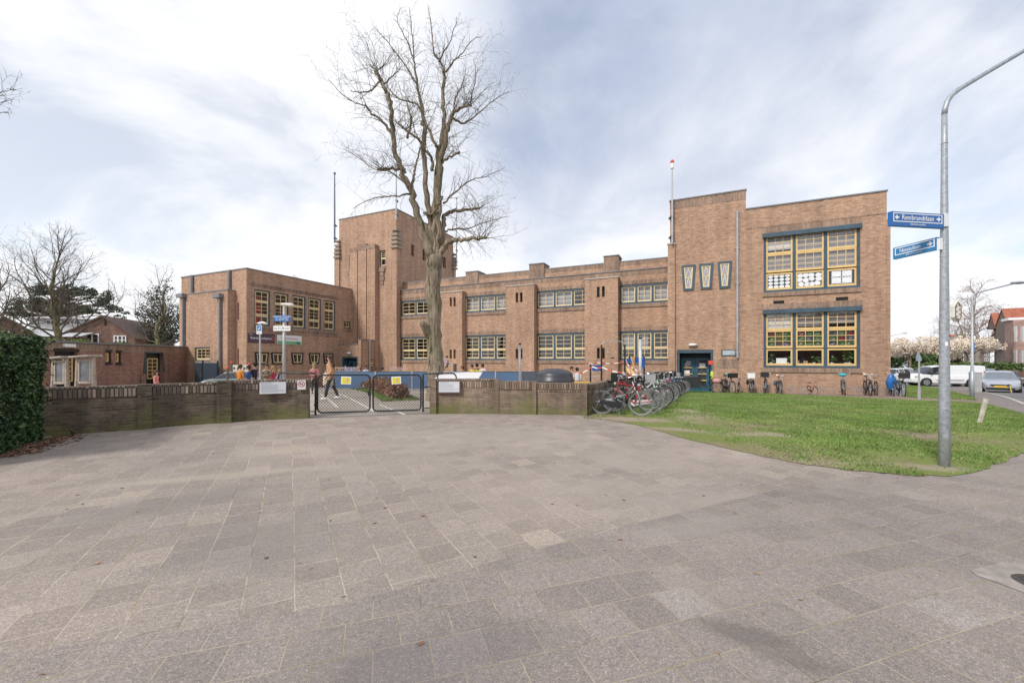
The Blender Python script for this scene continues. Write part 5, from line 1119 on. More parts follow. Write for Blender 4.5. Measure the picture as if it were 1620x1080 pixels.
for (px,py,rx,rz) in ((60,486,24,5),(110,462,34,5.5),(145,470,22,6),(40,478,18,5),(85,474,26,5),(130,486,30,5),(165,488,18,4.5),(25,494,16,4),(100,494,26,4),(60,500,20,4),(172,500,14,3.5),(75,458,18,4.5)):
    for q in range(7):
        a=rj.uniform(-1,1)*rx*S*.8; bl.append(((px-98)*S+a,rj.uniform(-2,2),CH-g+(HY-py)*S+rj.gauss(0,.35)-abs(a)*.08,rx*S*rj.uniform(.25,.42),rx*S*.35,rz*S*rj.uniform(.7,1.5)))
evergreen('broad flat-topped dark cedar far behind the gabled house',x,y,CH-g+(HY-462)*S,bl,26000,.15,[CON[1],CON[0],HG[1]],41,name='cedar_tree')
x,y=at(258,48); g=gz(x,y); S=48/F; bl=[((px-258)*S,rj.uniform(-1,1),CH-g+(HY-py)*S,rx*S,rx*S,rz*S) for px,py,rx,rz in ((255,470,16,18),(245,495,22,18),(268,500,22,20),(262,525,28,22),(240,530,22,18),(278,530,18,18),(258,450,8,12),(226,505,8,16))]
evergreen('dark brownish conifer behind the slender bare tree',x,y,CH-g+(HY-445)*S,bl,15000,.13,[CON[2],CON[0],CON[1]],42,thr=.0,fs=1.8)
# small green shrubs above the outbuilding roof
YG=[mat('spring_leaf',(.22,.32,.05),.6,var=.3),mat('spring_leaf_dark',(.11,.18,.04),.6,var=.3)]
for k,(a,b_,py,hh) in enumerate(((80,142,541,6),(185,206,544,4),(218,252,546,3),(30,80,538,5))):
    x,y=at((a+b_)/2,33); S=33/F; evergreen('bright green shrub behind the outbuilding roof, %s'%('beneath the tree trunk','below the right gable window','before the dark conifer','nearest the hedge')[k],x,y,2.2,[((q-(a+b_)/2)*S,0,CH+(HY-py)*S-gz(x,y)-.05,9*S,.5,hh*S) for q in range(a,b_,9)],2200,.07,YG,50+k,name='shrub',cat='shrub',group='green shrubs behind the outbuilding',tr=.05,branches=False)
# ================================================================== OUTBUILDING AND HOUSES
def frame2(ax,ay,bx,by):
    """local frame: x runs from a to b along the facade seen by the camera, -y looks out of it"""
    ang=math.atan2(by-ay,bx-ax); return Vector((ax,ay)),Vector((math.cos(ang),math.sin(ang))),ang
class Fac:
    def __init__(s,a,b): s.a,s.d,s.ang=frame2(*a,*b); s.L=(Vector(b)-Vector(a)).length
    def hit(s,px):
        r=Vector(((px-CX)/F,1)); den=r.x*s.d.y-r.y*s.d.x; k=(s.a.x*s.d.y-s.a.y*s.d.x)/den; return r*k
    def x(s,px): return (s.hit(px)-s.a).dot(s.d)
    def z(s,px,py): return CH+(HY-py)/F*s.hit(px).y
a_=at(62,20.0); b_=at(309,31.2)
FO=Fac(a_,b_); ob=thing('brick_outbuilding','long low flat-roofed brick outbuilding behind the wall left of the gym','building',(*a_,0),FO.ang)
zo=(FO.z(78,540.5)+FO.z(300,550))/2; L_=FO.L
holes=[]; D1=(FO.x(86),FO.x(123),-1,FO.z(105,552)); D2=(FO.x(229),FO.x(257.5),-1,FO.z(243,558)); W1=(FO.x(167),FO.x(176.5),FO.z(172,574),FO.z(172,556)); W2=(FO.x(183),FO.x(192),FO.z(188,574.5),FO.z(188,556.5))
m=MB(); holes_wall(m,'f',0,0,L_,-1,zo,[D1,D2,W1,W2],dep=.3); m.quad((0,0,-1),(0,0,zo),(0,5,zo),(0,5,-1)); m.quad((L_,0,-1),(L_,5,-1),(L_,5,zo),(L_,0,zo)); m.quad((0,5,-1),(0,5,zo),(L_,5,zo),(L_,5,-1)); m.build('wall',BRO,ob)
m=MB(); m.box(0,L_,.01,4.99,zo-.3,zo-.2); m.build('roof',COP,ob)
m=MB(); m.box(-.05,L_+.05,-.08,.35,zo,zo+.09); m.build('coping',COP,ob)
m=MB(); m.box(0,L_,-.012,-.001,zo-.42,zo-.02); m.build('soldier_course',BRD,ob)
m=MB(); z=FO.z(180,590); m.box(D1[1]+.2,D2[0]-.4,-.02,-.001,z-.03,z+.03); m.box(D2[1]+.5,L_,-.02,-.001,z-.03,z+.03); m.build('brick_band',BRD,ob)
for k,D in enumerate((D1,D2)):
    w_=D[1]-D[0]; m=MB(); m.box(D[0],D[1],.2,.25,-1,D[3]); do=m.build('door',BLK,ob)
    gx0=D[0]+w_*(.30 if k==1 else .52); gx1=D[0]+w_*(.80 if k==1 else .86); g0=D[3]-1.65;g1=D[3]-.42
    m=MB(); m.box(gx0-.06,gx1+.06,.14,.19,g0-.06,g0); m.box(gx0-.06,gx1+.06,.14,.19,g1,g1+.06); m.box(gx0-.06,gx0,.14,.19,g0,g1); m.box(gx1,gx1+.06,.14,.19,g0,g1); m.box((gx0+gx1)/2-.02,(gx0+gx1)/2+.02,.15,.185,g0,g1)
    for q in range(1,5): zz=g0+(g1-g0)*q/5; m.box(gx0,gx1,.152,.183,zz-.02,zz+.02)
    m.build('sash',YEL,do); m=MB(); m.box(gx0,gx1,.186,.192,g0,g1); m.build('pane',DARKP,do)
    m=MB(); 
    if k==1:
        for s,xx in ((-1,D[0]),(1,D[1])): m.add([(xx,-.05,D[3]),(xx,.2,D[3]),(xx,.2,D[3]-1.0),(xx+s*.16,-.05,D[3]-1.3),(xx-s*.05,-.05,D[3]-1.3),(xx-s*.05,-.05,D[3])],[(0,5,4,3),(0,3,2,1)])
        m.box(D[0]-.02,D[1]+.02,-.06,-.002,D[3]-.02,D[3]+.05)
    else: m.box(D[0]-.05,D[1]+.05,-.04,-.002,D[3]-.15,D[3]+.02)
    m.build('door_surround',BLUE if k else BLK,ob)
    if k==1:
        for s,xx in ((-1,D[0]),(1,D[1])): m=MB(); m.box(min(xx,xx+s*.35),max(xx,xx+s*.35),-.08,-.002,-1,.65); m.build('brick_pier',BRO,ob)
for W in (W1,W2):
    f=MB(); a0,a1,z0,z1=W; f.box(a0,a0+.07,.05,.2,z0,z1); f.box(a1-.07,a1,.05,.2,z0,z1); f.box(a0+.07,a1-.07,.05,.2,z0,z0+.07); f.box(a0+.07,a1-.07,.05,.2,z1-.07,z1); f.box(a0-.03,a1+.03,-.04,-.002,z0-.1,z0-.003); f.box(a0-.03,a1+.03,-.03,-.002,z1+.003,z1+.1); fo=f.build('window',BLK,ob)
    s=MB(); s.box(a0+.07,a0+.16,.1,.15,z0+.07,z1-.07); s.box(a1-.16,a1-.07,.1,.15,z0+.07,z1-.07); s.box(a0+.16,a1-.16,.1,.15,z0+.07,z0+.16); s.box(a0+.16,a1-.16,.1,.15,z1-.16,z1-.07); s.build('sash',YEL,fo); s=MB(); s.box(a0+.1,a1-.1,.13,.14,z0+.1,z1-.1); s.build('pane',mat('brown_glass',(.10,.075,.02),.2,spec=.7),fo)
m=MB(); x=FO.x(107); z=FO.z(107,546.5); m.box(x-.3,x+.3,-.14,-.015,z-.08,z+.09); m.build('wall_lamp',WHT,ob)
# dark gate between outbuilding and gym
ga_=B(pA0+.2,qA-.5); gb_=B(fp(344,qA-.5),qA-.5); FG=Fac((ga_.x,ga_.y),(gb_.x,gb_.y)); x0=FG.x(308.5); x1=FG.x(344)
t=thing('metal_gate','dark navy double metal gate with spikes beside the gym','gate',(*ga_.xy,0),FG.ang); NV=mat('navy_metal',(.035,.05,.07),.45)
zt_=FG.z(325,574); xm=FG.x(321)
for k,(u0,u1) in enumerate(((x0,xm-.03),(xm+.03,x1))):
    m=MB(); m.box(u0,u1,-.02,.02,-.7,zt_); m.box(u0+.1,u1-.1,-.035,-.0205,-.5,zt_-.12); m.build('panel',NV,t)
m=MB(); n=13
for k in range(n): xx=x0+(x1-x0)*(k+.5)/n; m.tube([(xx,0,zt_),(xx,0,zt_+.13)],.018,4)
m.build('spikes',STL2,t); m=MB(); m.box(xm-.13,xm-.09,-.07,-.036,.35,.6); m.build('handle',CHR,t)
for xx in (xm,x1+.05): m=MB(); m.box(xx-.028,xx+.028,-.04,.04,-.7,zt_+.16); m.build('post',BLK,t)
# gabled brick house, left background
def house(name,label,a,b,depth,zeave,wm,roofm,ridge=None,gable=True,wins=(),cat='house',z0=-1.5,over=.4,zr=None,frm=WHT):
    f=Fac(a,b); t=thing(name,label,cat,(a[0],a[1],0),f.ang); L_=f.L; m=MB(); m.quad((0,0,z0),(L_,0,z0),(L_,0,zeave),(0,0,zeave)); m.quad((0,0,z0),(0,0,zeave),(0,depth,zeave),(0,depth,z0)); m.quad((L_,0,z0),(L_,depth,z0),(L_,depth,zeave),(L_,0,zeave)); m.quad((0,depth,z0),(0,depth,zeave),(L_,depth,zeave),(L_,depth,z0))
    if gable: xr=ridge if ridge is not None else L_/2; m.add([(0,0,zeave),(L_,0,zeave),(xr,0,zr)],[(0,1,2)]); m.add([(0,depth,zeave),(xr,depth,zr),(L_,depth,zeave)],[(0,1,2)])
    m.build('wall',wm,t); r=MB()
    if gable:
        xr=ridge if ridge is not None else L_/2
        for s,xe in ((-1,0),(1,L_)):
            dx_=xe-xr; k=over/abs(dx_); xe2=xe+dx_*k; ze=zeave-(zr-zeave)*k; th=.16
            P=[(xr,-over,zr+.02),(xe2,-over,ze+.02),(xe2,depth+over,ze+.02),(xr,depth+over,zr+.02)]; Q=[(x,y,z+th) for x,y,z in P]
            r.add(P+Q,[(0,1,2,3),(7,6,5,4),(0,4,5,1),(1,5,6,2),(2,6,7,3),(3,7,4,0)])
    else:
        ym=depth/2; P=[(-over,-over,zeave-.1),(L_+over,-over,zeave-.1),(L_+over,ym,zr),(-over,ym,zr),(-over,depth+over,zeave-.1),(L_+over,depth+over,zeave-.1)]; r.add(P,[(0,1,2,3),(3,2,5,4)]); r.add([(0,0,zeave),(0,ym,zr-.1),(0,depth,zeave),(L_,0,zeave),(L_,ym,zr-.1),(L_,depth,zeave)],[(0,1,2),(3,5,4)])
    r.build('roof',roofm,t)
    for (u0,u1,w0,w1,nx,ny) in wins:
        fo=MB(); fo.box(u0,u1,-.06,-.002,w0,w0+.1); fo.box(u0,u1,-.06,-.002,w1-.1,w1); fo.box(u0,u0+.1,-.06,-.002,w0+.1,w1-.1); fo.box(u1-.1,u1,-.06,-.002,w0+.1,w1-.1)
        for k in range(1,nx): xx=u0+(u1-u0)*k/nx; fo.box(xx-.06,xx+.06,-.055,-.002,w0+.1,w1-.1)
        for k in range(1,ny): zz=w0+(w1-w0)*k/ny; fo.box(u0+.1,u1-.1,-.05,-.002,zz-.03,zz+.03)
        o=fo.build('window',frm,t); g=MB(); g.box(u0+.1,u1-.1,-.02,-.003,w0+.1,w1-.1); g.build('pane',DARKP,o)
    return t,f
TILE=mat('brown_roof_tile',(.13,.085,.07),.8,var=.25,vs=4); TIR=mat('red_roof_tile',(.33,.105,.06),.75,var=.25,vs=3); FLAT=mat('light_roofing',(.48,.49,.50),.7)
a=at(94,42);b=at(214,44); f=Fac(a,b); house('gable_house','brown brick house with a low gable and white windows behind the outbuilding',a,b,9,f.z(214,534),BRH,TILE,ridge=f.x(163),zr=f.z(167,501.5),wins=[(f.x(135),f.x(157),f.z(146,545),f.z(146,527.5),2,1),(f.x(180),f.x(200),f.z(190,545),f.z(190,530.5),3,2)],over=.3)
m=MB(); x=f.x(167); z=f.z(167,509); t=bpy.data.objects['gable_house']; m.box(x-.09,x+.09,-.02,-.002,z-.4,z+.3); m.build('slit_opening',DK,t)
a=at(46,47);b=at(150,49); f=Fac(a,b); t,_=house('white_house','white flat-roofed upper storey with a window row behind the gabled house','building' and a,b,7,f.z(100,503),mat('white_render',(.62,.62,.61),.8),FLAT,zr=f.z(100,503)+.4,gable=False,wins=[(f.x(u),f.x(u)+1.0,f.z(u,514),f.z(u,505.5),1,1) for u in (73,80,87,94)]+[(f.x(112),f.x(128),f.z(120,514),f.z(120,506),3,1)],over=.5)
a=at(44,40);b=at(118,41); f=Fac(a,b); t,_=house('garden_house','low annex with pale roof and white windows left of the gabled house',a,b,5,f.z(90,531),BRH,FLAT,zr=f.z(90,521),gable=False,wins=[(f.x(68),f.x(76),f.z(72,541),f.z(72,531.5),2,1),(f.x(84),f.x(100),f.z(92,541),f.z(92,531),3,1)],over=.6)
a=at(-30,36);b=at(48,38); f=Fac(a,b); house('brick_house','brown gabled roof peeping over the hedge at the left edge',a,b,8,f.z(48,527),BRH,TILE,ridge=f.x(8),zr=f.z(8,503.5),over=.3)
# right background: houses along the street
a=at(1573,58);b=at(1640,47); f=Fac(a,b)
PINK=mat('pinkish_brick',(.36,.235,.20),.85,var=.2,vs=2)
zg_=-1.0
t,_=house('street_house','brick street house with two red-tiled gables and white balconies at the right edge',a,b,10,f.z(1600,517),BRH,TIR,zr=f.z(1600,496),gable=False,wins=[(f.x(1577),f.x(1579.5),f.z(1578,535),f.z(1578,522),1,2),(f.x(1586),f.x(1589),f.z(1587,540),f.z(1587,524),1,2),(f.x(1577),f.x(1584),f.z(1580,567),f.z(1580,560),2,1),(f.x(1592),f.x(1595),f.z(1593,540),f.z(1593,524),1,2),(f.x(1592),f.x(1595),f.z(1593,566),f.z(1593,555),1,2)],over=.3)
m=MB(); u0,u1=f.x(1573),f.x(1589); m.box(u0,u1,-1.6,-.01,f.z(1580,553)-.2,f.z(1580,553)); m.build('balcony_floor',STL2,t)
m=MB(); m.box(u0,u1,-1.6,-1.55,f.z(1580,553)+.003,f.z(1580,544)); m.box(u0,u0+.05,-1.545,-.01,f.z(1580,553)+.003,f.z(1580,544)); m.build('balcony_rail',WHT,t)
m=MB(); u0,u1=f.x(1589.3),f.x(1601); m.box(u0,u1,-1.2,-.01,f.z(1595,550)-.2,f.z(1595,550)); m.box(u0,u1,-1.2,-1.15,f.z(1595,550)+.003,f.z(1595,541)); m.build('balcony',mat('pale_grey_rail',(.5,.49,.48),.7),t)
for k,(p0,p1,pk,ye,yp) in enumerate(((1569.5,1583,1576,520,495),(1588,1609,1599,515,487.5))):
    u0,u1,uk=f.x(p0),f.x(p1),f.x(pk); q=-.4-.3*k; m=MB(); m.quad((u0,q,-1.5),(u1,q,-1.5),(u1,q,f.z(pk,ye)),(u0,q,f.z(pk,ye))) if k else None; m.add([(u0,q,f.z(pk,ye)),(u1,q,f.z(pk,ye)),(uk,q,f.z(pk,yp))],[(0,1,2)]); m.quad((u0,q,-1.5),(u0,q,f.z(pk,ye)),(u0,0,f.z(pk,ye)),(u0,0,-1.5)) if k else None
    m.build('gable',mat('slate_hung_gable',(.20,.16,.14),.85,var=.25,vs=3),t); m=MB(); m.add([(u0-.1,q-.1,f.z(pk,ye)),(uk,q-.1,f.z(pk,yp)),(uk,5,f.z(pk,yp)),(u0-.1,5,f.z(pk,ye)),(u1+.1,q-.1,f.z(pk,ye)),(u1+.1,5,f.z(pk,ye))],[(0,1,2,3),(1,4,5,2)]); m.build('gable_roof',TIR,t)
_nb=Vector((f.d.y,-f.d.x))*2.4; _f=Fac(tuple(Vector(a)+_nb),tuple(Vector(b)+_nb)); m=MB(); u0=_f.x(1603); u1=f.x(1640); m.box(u0,u1,-2.4,-.72,-1.5,f.z(1610,512)); bo_=m.build('bay',PINK,t); m=MB(); m.box(u0-.25,u1,-2.7,-.65,f.z(1610,512)+.003,f.z(1610,508.5)); m.build('bay_cornice',WHT,t)
nb=Vector((f.d.y,-f.d.x))*2.4; f3=Fac(tuple(Vector(a)+nb),tuple(Vector(b)+nb))
for (p,y0,y1) in ((1607.5,544,522),(1618,544,522),(1607.5,573,555),(1617,573,556)):
    x=f3.x(p); m=MB(); m.box(x-.34,x+.34,-2.46,-2.402,f.z(p,y0),f.z(p,y1)); m.build('bay_window',mat('pale_window',(.62,.6,.58),.3),t)
m=MB(); x=f.x(1596); m.box(x-.2,x+.2,3,3.4,f.z(1596,488),f.z(1596,488)+1.0); m.build('chimney',DK,t)
# far buildings behind the blossom
for k,(p0,p1,Y,yt,mm,lb) in enumerate(((1408,1446,88,556,mat('far_grey_wall',(.36,.35,.36),.9),'pale grey terrace far behind the blossom trees at the school corner'),(1446,1500,95,553,mat('far_brick',(.30,.18,.14),.9),'reddish terrace far behind the blossom trees near the van'),(1500,1566,90,556,mat('far_brick_dark',(.22,.16,.13),.9),'brown terrace far behind the hedge left of the street house'))):
    a=at(p0,Y);b=at(p1,Y+2); f=Fac(a,b); w=[]
    for q in range(5):
        u=f.L*(q+.35)/5; w+= [(u,u+1.1,f.z(p0,571),f.z(p0,565.5),2,1),(u,u+1.1,f.z(p0,563),f.z(p0,558.5),2,1)]
    house('terrace_house',lb,a,b,8,f.z(p0,yt),mm,TILE,zr=f.z(p0,yt-6),gable=False,wins=w,over=.3)
# ---- hedge and greenery along the street
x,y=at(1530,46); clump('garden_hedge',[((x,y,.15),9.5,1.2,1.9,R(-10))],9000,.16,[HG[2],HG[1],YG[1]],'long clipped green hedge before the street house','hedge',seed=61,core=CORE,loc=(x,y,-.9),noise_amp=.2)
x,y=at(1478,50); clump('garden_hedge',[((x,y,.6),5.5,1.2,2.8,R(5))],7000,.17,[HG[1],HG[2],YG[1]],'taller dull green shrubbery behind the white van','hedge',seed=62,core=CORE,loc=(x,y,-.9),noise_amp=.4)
x,y=at(1411,58); g=gz(x,y); evergreen('dark green tree at the school corner behind the blossom','x' and x,y,4.6,[(0,0,3.0,1.2,1.2,1.8),(.9,0,2.6,1,1,1.4),(-.6,0,3.6,.8,.8,1.2)],6000,.16,[HG[1],CON[1]],63,name='evergreen_tree',tr=.12)
BLS=[mat('blossom_cream',(.80,.70,.56),.8,var=.12),mat('blossom_white',(.88,.82,.74),.8,var=.1),mat('blossom_tan',(.58,.44,.30),.8,var=.2)]  # three petal tones, mixed at random through each crown
S=50/F
for k,(px,Y,bl,lb) in enumerate(((1440,50,[(1412,546,9,10),(1424,549,12,13),(1437,548,13,13),(1448,546,12,12),(1458,551,10,11),(1430,558,16,7)],'creamy blossom tree nearest the school corner'),
        (1478,52,[(1466,548,11,12),(1478,546,12,13),(1490,550,10,12),(1473,558,14,8)],'creamy blossom tree behind the white van\'s cab'),
        (1531,48,[(1508,548,12,9),(1520,545,13,9),(1534,541,14,10),(1548,543,14,9),(1562,550,12,8),(1512,562,14,8),(1570,548,8,6)],'wide creamy blossom tree behind the second lamp post'))):
    x,y=at(px,Y); g=gz(x,y); s=Y/F; evergreen(lb,x,y,CH-g+(HY-548)*s,[((a-px)*s,(i%3-1)*.7,CH-g+(HY-b)*s,rx*s*1.15,rx*s*1.0,rz*s*1.15) for i,(a,b,rx,rz) in enumerate(bl)],15000,.095,BLS,70+k,fs=2.6,thr=-.02,rp=.36,name='blossom_tree',group='blossom trees along the street',tr=.17)
# birch
RMIN=.011; x,y=at(1546,62); baretree('tall bare birch with drooping twigs behind the blossom at the right',x,y,CH+(HY-424)/F*y-gz(x,y)-.3,5.4,77,m=mat('birch_bark',(.33,.29,.25),.8,var=.4),tr_r=.30,fork=.33,n0=26,lvl=3,up=.35,droop=1.3,sub=2.1,col2=mat('birch_twig',(.27,.20,.17),.9),name='birch_tree',sp=.7,rmin=.01)
for k,(px,Y,h) in enumerate(((1516,60,10),(1490,75,11))):
    x,y=at(px,Y); baretree('bare tree %s'%('with low spreading branches left of the birch','rising behind the blossom beside the near lamp post')[k],x,y,h,4,80+k,tr_r=.18,fork=.4,n0=9,lvl=2,sub=1.8,col2=MC['birch_twig'])
# ================================================================== STREET FURNITURE
def lettersign(t,w_,h,zc,yoff,big,small,m_,arrows,side):
    """Dutch street-name plate: white keyline, name, arrows, small line below; grows towards -x from the post"""
    x0,x1=(-w_,0); n=MB(); n.box(x0,x1,yoff-.028,yoff+.028,zc-h/2,zc+h/2); bo_=n.build('plate',m_,t)
    k=MB(); kz0=zc-h*.22; kz1=zc+h*.42; e=.013; y=yoff-.0285
    k.box(x0+.03,x1-.03,y-.002,y,kz1-e,kz1); k.box(x0+.03,x1-.03,y-.002,y,kz0,kz0+e); k.box(x0+.03,x0+.03+e,y-.002,y,kz0+e,kz1-e); k.box(x1-.03-e,x1-.03,y-.002,y,kz0+e,kz1-e); k.build('keyline',WLT,bo_)
    zm=(kz0+kz1)/2; q=MB()
    for a in arrows:
        xx=x0+.095 if a<0 else x1-.095; s=a
        q.add([(xx+s*.04,y-.001,zm),(xx,y-.001,zm+.036),(xx-s*.004,y-.001,zm+.036),(xx-s*.004+s*.0,y-.001,zm+.012),(xx-s*.035,y-.001,zm+.012),(xx-s*.035,y-.001,zm-.012),(xx-s*.004,y-.001,zm-.012),(xx-s*.004,y-.001,zm-.036),(xx,y-.001,zm-.036)],[tuple(range(9)) if s<0 else tuple(reversed(range(9)))])
    q.build('arrow',WLT,bo_)
    lettering('street_name',big,h*(.50 if w_>.8 else .46),WLT,bo_,((x0+x1)/2+(0.0 if len(arrows)==2 else -.06),y-.001,zm+.0),0,.001,spacing=1.05 if w_>.8 else 1.0,sx=.84 if w_>.8 else .80)
    lettering('small_line',small,h*.13,WLT,bo_,((x0+x1)/2,y-.001,zc-h*.36),0,.0008)
    return bo_
LP=G(1494,738); t=thing('street_lamp','tall galvanised lamp post with a curved arm carrying two blue street signs','lamp post',LP,0)
LY=LP.y; k_=LY/F
lz=lambda py:CH+(HY-py)*k_
m=MB(); m.tube([(0,0,-.2),(0,0,.9),(0,0,lz(440)),(0,0,lz(300)),(0,0,lz(228)),(0,0,lz(182))],[.068,.064,.051,.040,.036,.034],18)
P=[(0,0,lz(182))]+[(k_*dx_,-.01*dx_*k_,lz(py)) for dx_,py in ((1,172),(5,160),(11,151),(22,142),(60,119),(126,80.5),(210,34),(300,-10))]; m.tube(P,[.034]*5+[.032,.029,.026,.024],14); m.build('pole',STEEL,t,smooth=True)
m=MB(); m.tube([(0,0,lz(228)),(0,0,lz(226))],.039,16); m.build('joint_ring',STL2,t,smooth=True)
m=MB(); e=P[-1]; m.ball((e[0]+.25,e[1],e[2]+.1),.2,12,8,(1.9,.7,.35)); m.build('lamp_head',STL2,t,smooth=True)
for z in (lz(236),lz(250),lz(405),lz(520)):
    m=MB(); m.tube([(0,0,z-.006),(0,0,z+.006)],.040 if z>lz(300) else (.052 if z>lz(430) else .057),18); m.build('clamp_band',CHR,t)
def arcplate(t,name,m_,r,a0,a1,z0,z1,th=.004):
    m=MB(); n=8
    for k in range(n):
        a=R(a0+(a1-a0)*k/n); b=R(a0+(a1-a0)*(k+1)/n); p=[(r*math.cos(a),r*math.sin(a)),(r*math.cos(b),r*math.sin(b))]; q=[((r+th)*math.cos(a),(r+th)*math.sin(a)),((r+th)*math.cos(b),(r+th)*math.sin(b))]
        m.quad((*q[0],z0),(*q[1],z0),(*q[1],z1),(*q[0],z1)); m.quad((*p[0],z1),(*q[0],z1),(*q[1],z1),(*p[1],z1)); m.quad((*p[0],z0),(*p[1],z0),(*q[1],z0),(*q[0],z0))
    return m.build(name,m_,t)
arcplate(t,'service_door',mat('dull_zinc',(.30,.325,.35),.5,.3,var=.25,vs=20),.0675,-150,-95,.42,.86)
arcplate(t,'sticker',PAP,.0585,-128,-100,lz(547),lz(541),.0015); m=MB(); m.tube([(.035,-.05,lz(531)),(.07,-.06,lz(531))],.018,8); m.build('orange_cap',mat('orange_plastic',(.7,.2,.10),.5),t)
SB=mat('sign_blue',(.015,.13,.40),.35,var=.05); SB2=mat('sign_blue_light',(.02,.20,.46),.35,var=.05)
# Rembrandtlaan plate: far (left) end comes towards the camera
s1=thing('street_sign','upper blue street sign reading Rembrandtlaan on the lamp post','sign',(LP.x-.06,LP.y-.02,0),R(8)); lettersign(s1,.90,.205,lz(351.5),0,'Rembrandtlaan','1606-1669 kunstschilder',SB,(-1,1),0)
m=MB(); m.box(.0,.05,-.05,.02,lz(350.5)-.09,lz(350.5)+.1); m.build('bracket',WHT,s1)
s2=thing('street_sign','lower blue street sign reading Nassaulaan on the lamp post','sign',(LP.x-.075,LP.y+.01,0),R(-82)); lettersign(s2,.62,.185,lz(384.5),0,'Nassaulaan','Bekend vorstengeslacht',SB2,(1,),0)
m=MB(); m.box(.0,.04,-.03,.02,lz(387)-.08,lz(387)+.09); m.build('bracket',WHT,s2)
# two-pointed insect house on the post
bx=thing('insect_house','small pale wooden bee box with pointed ends strapped to the lamp post','box',(LP.x+.085,LP.y-.02,lz(494)),R(8)); m=MB()
hp=[(-.05,.08),(0,.14),(.05,.08),(.05,-.08),(0,-.14),(-.05,-.08)]; v=[(x,-.08,z) for x,z in hp]+[(x,-.02,z) for x,z in hp]; m.add(v,[tuple(range(6)),tuple(reversed(range(6,12)))]+[(i,6+i,6+(i+1)%6,(i+1)%6) for i in range(6)]); m.build('body',mat('pale_board',(.68,.66,.60),.7),bx)
m=MB()
for (a,b) in zip(hp,hp[1:]+hp[:1]): m.tube([(a[0],-.085,a[1]),(b[0],-.085,b[1])],.006,5)
m.build('rim',ROOMD,bx); m=MB()
for (x,z) in ((-.03,.07),(.02,.09),(.03,.03),(-.02,0),(.03,-.04),(-.02,-.07),(0,-.11),(-.045,.02)): m.lathe((0,0,0),[],3) if False else m.ball((x,-.081,z),.011,6,4,(1,.3,1))
m.build('holes',DK,bx)
# second lamp
l2=G(1538,629.5); t=thing('street_lamp','second galvanised lamp post by the road with its head at the right edge','lamp post',l2,0); Y=l2.y; q=lambda py:CH+(HY-py)/F*Y-l2.z; kk=Y/F
m=MB(); m.tube([(0,0,-.2),(0,0,1.2),(0,0,1.21),(0,0,q(475)),(kk*1,0,q(468)),(kk*6,0,q(464)),(kk*20,0,q(460)),(kk*64,0,q(449))],[.085,.08,.056,.042,.038,.036,.032,.03],12); m.build('pole',STEEL,t,smooth=True)
m=MB(); m.ball((kk*73,0,q(447)),.16,12,8,(2.0,1,.45)); m.build('lamp_head',mat('lamp_shell',(.35,.37,.39),.4),t,smooth=True)
m=MB(); m.box(.05,.09,-.02,.10,q(556),q(541)); m.build('blue_plate',SB,t)
# traffic sign seen from behind
s3=G(1454,631.5); t=thing('traffic_sign','thin grey pole with a house-shaped sign seen from behind on the path edge','sign',s3,0); Y=s3.y; q=lambda py:CH+(HY-py)/F*Y-s3.z; kk=Y/F
m=MB(); m.tube([(0,0,0),(0,0,q(612)),(0,0,q(612)+.01),(0,0,q(562))],[.055,.055,.032,.03],8); m.build('pole',STL2,t)
m=MB(); pl=[(-3.6,559.5),(-5,565),(-5,571),(3.5,571),(3.5,566),(0,559)]; v=[(a*kk,-.02,q(b)) for a,b in pl]+[(a*kk,.0,q(b)) for a,b in pl]; m.add(v,[tuple(range(6)),tuple(reversed(range(6,12)))]+[(i,6+i,6+(i+1)%6,(i+1)%6) for i in range(6)]); m.build('panel',mat('sign_back',(.36,.42,.50),.4,.4),t)
# far lamp arm over blossom
x,y=at(1404,52); g=gz(x,y); t=thing('street_lamp','distant lamp head on a thin arm above the blossom beside the school corner','lamp post',(x,y,g)); m=MB(); z_=CH-g+(HY-530)/F*y; m.tube([(0,0,0),(0,0,z_-.6),(.4,0,z_-.1),(1.9,0,z_+.2)],[.07,.05,.04,.03],8); m.build('pole',STL2,t); m=MB(); m.ball((2.2,0,z_+.25),.12,8,6,(3,1,.6)); m.build('lamp_head',STL2,t)
# leaning bollard
b1=G(1549.5,669.5); t=thing('marker_post','leaning off-white wooden marker post on the lawn','post',b1,0); Y=b1.y; M=Matrix.Rotation(R(15),3,'Y'); H=(669-630)/F*Y; m=MB(); m.obox(M@Vector((0,0,H/2-.05)),.06,.06,H+.1,M=M); m.build('post',mat('peeling_white_paint',(.52,.49,.42),.85,var=.35,vs=9,bump=.3),t)
m=MB(); m.obox(M@Vector((0,0,H+.012)),.063,.063,.024,M=M); m.build('top',mat('post_top',(.58,.50,.38),.8,var=.3,vs=20),t)
# utility cabinet
b2=G(1543,620); t=thing('utility_box','grey street utility cabinet between the van and the silver car','cabinet',b2,R(-40)); Y=b2.y; H=30/F*Y; m=MB(); m.box(-.28,.28,-.2,.2,0,H); m.build('cabinet',mat('cabinet_grey',(.36,.36,.37),.6),t); m=MB(); m.box(-.3,.3,-.22,.22,H+.002,H+.05); m.build('lid',STL2,t); m=MB(); m.box(-.25,.25,-.206,-.201,.1,H-.06); m.build('door',STL2,t)
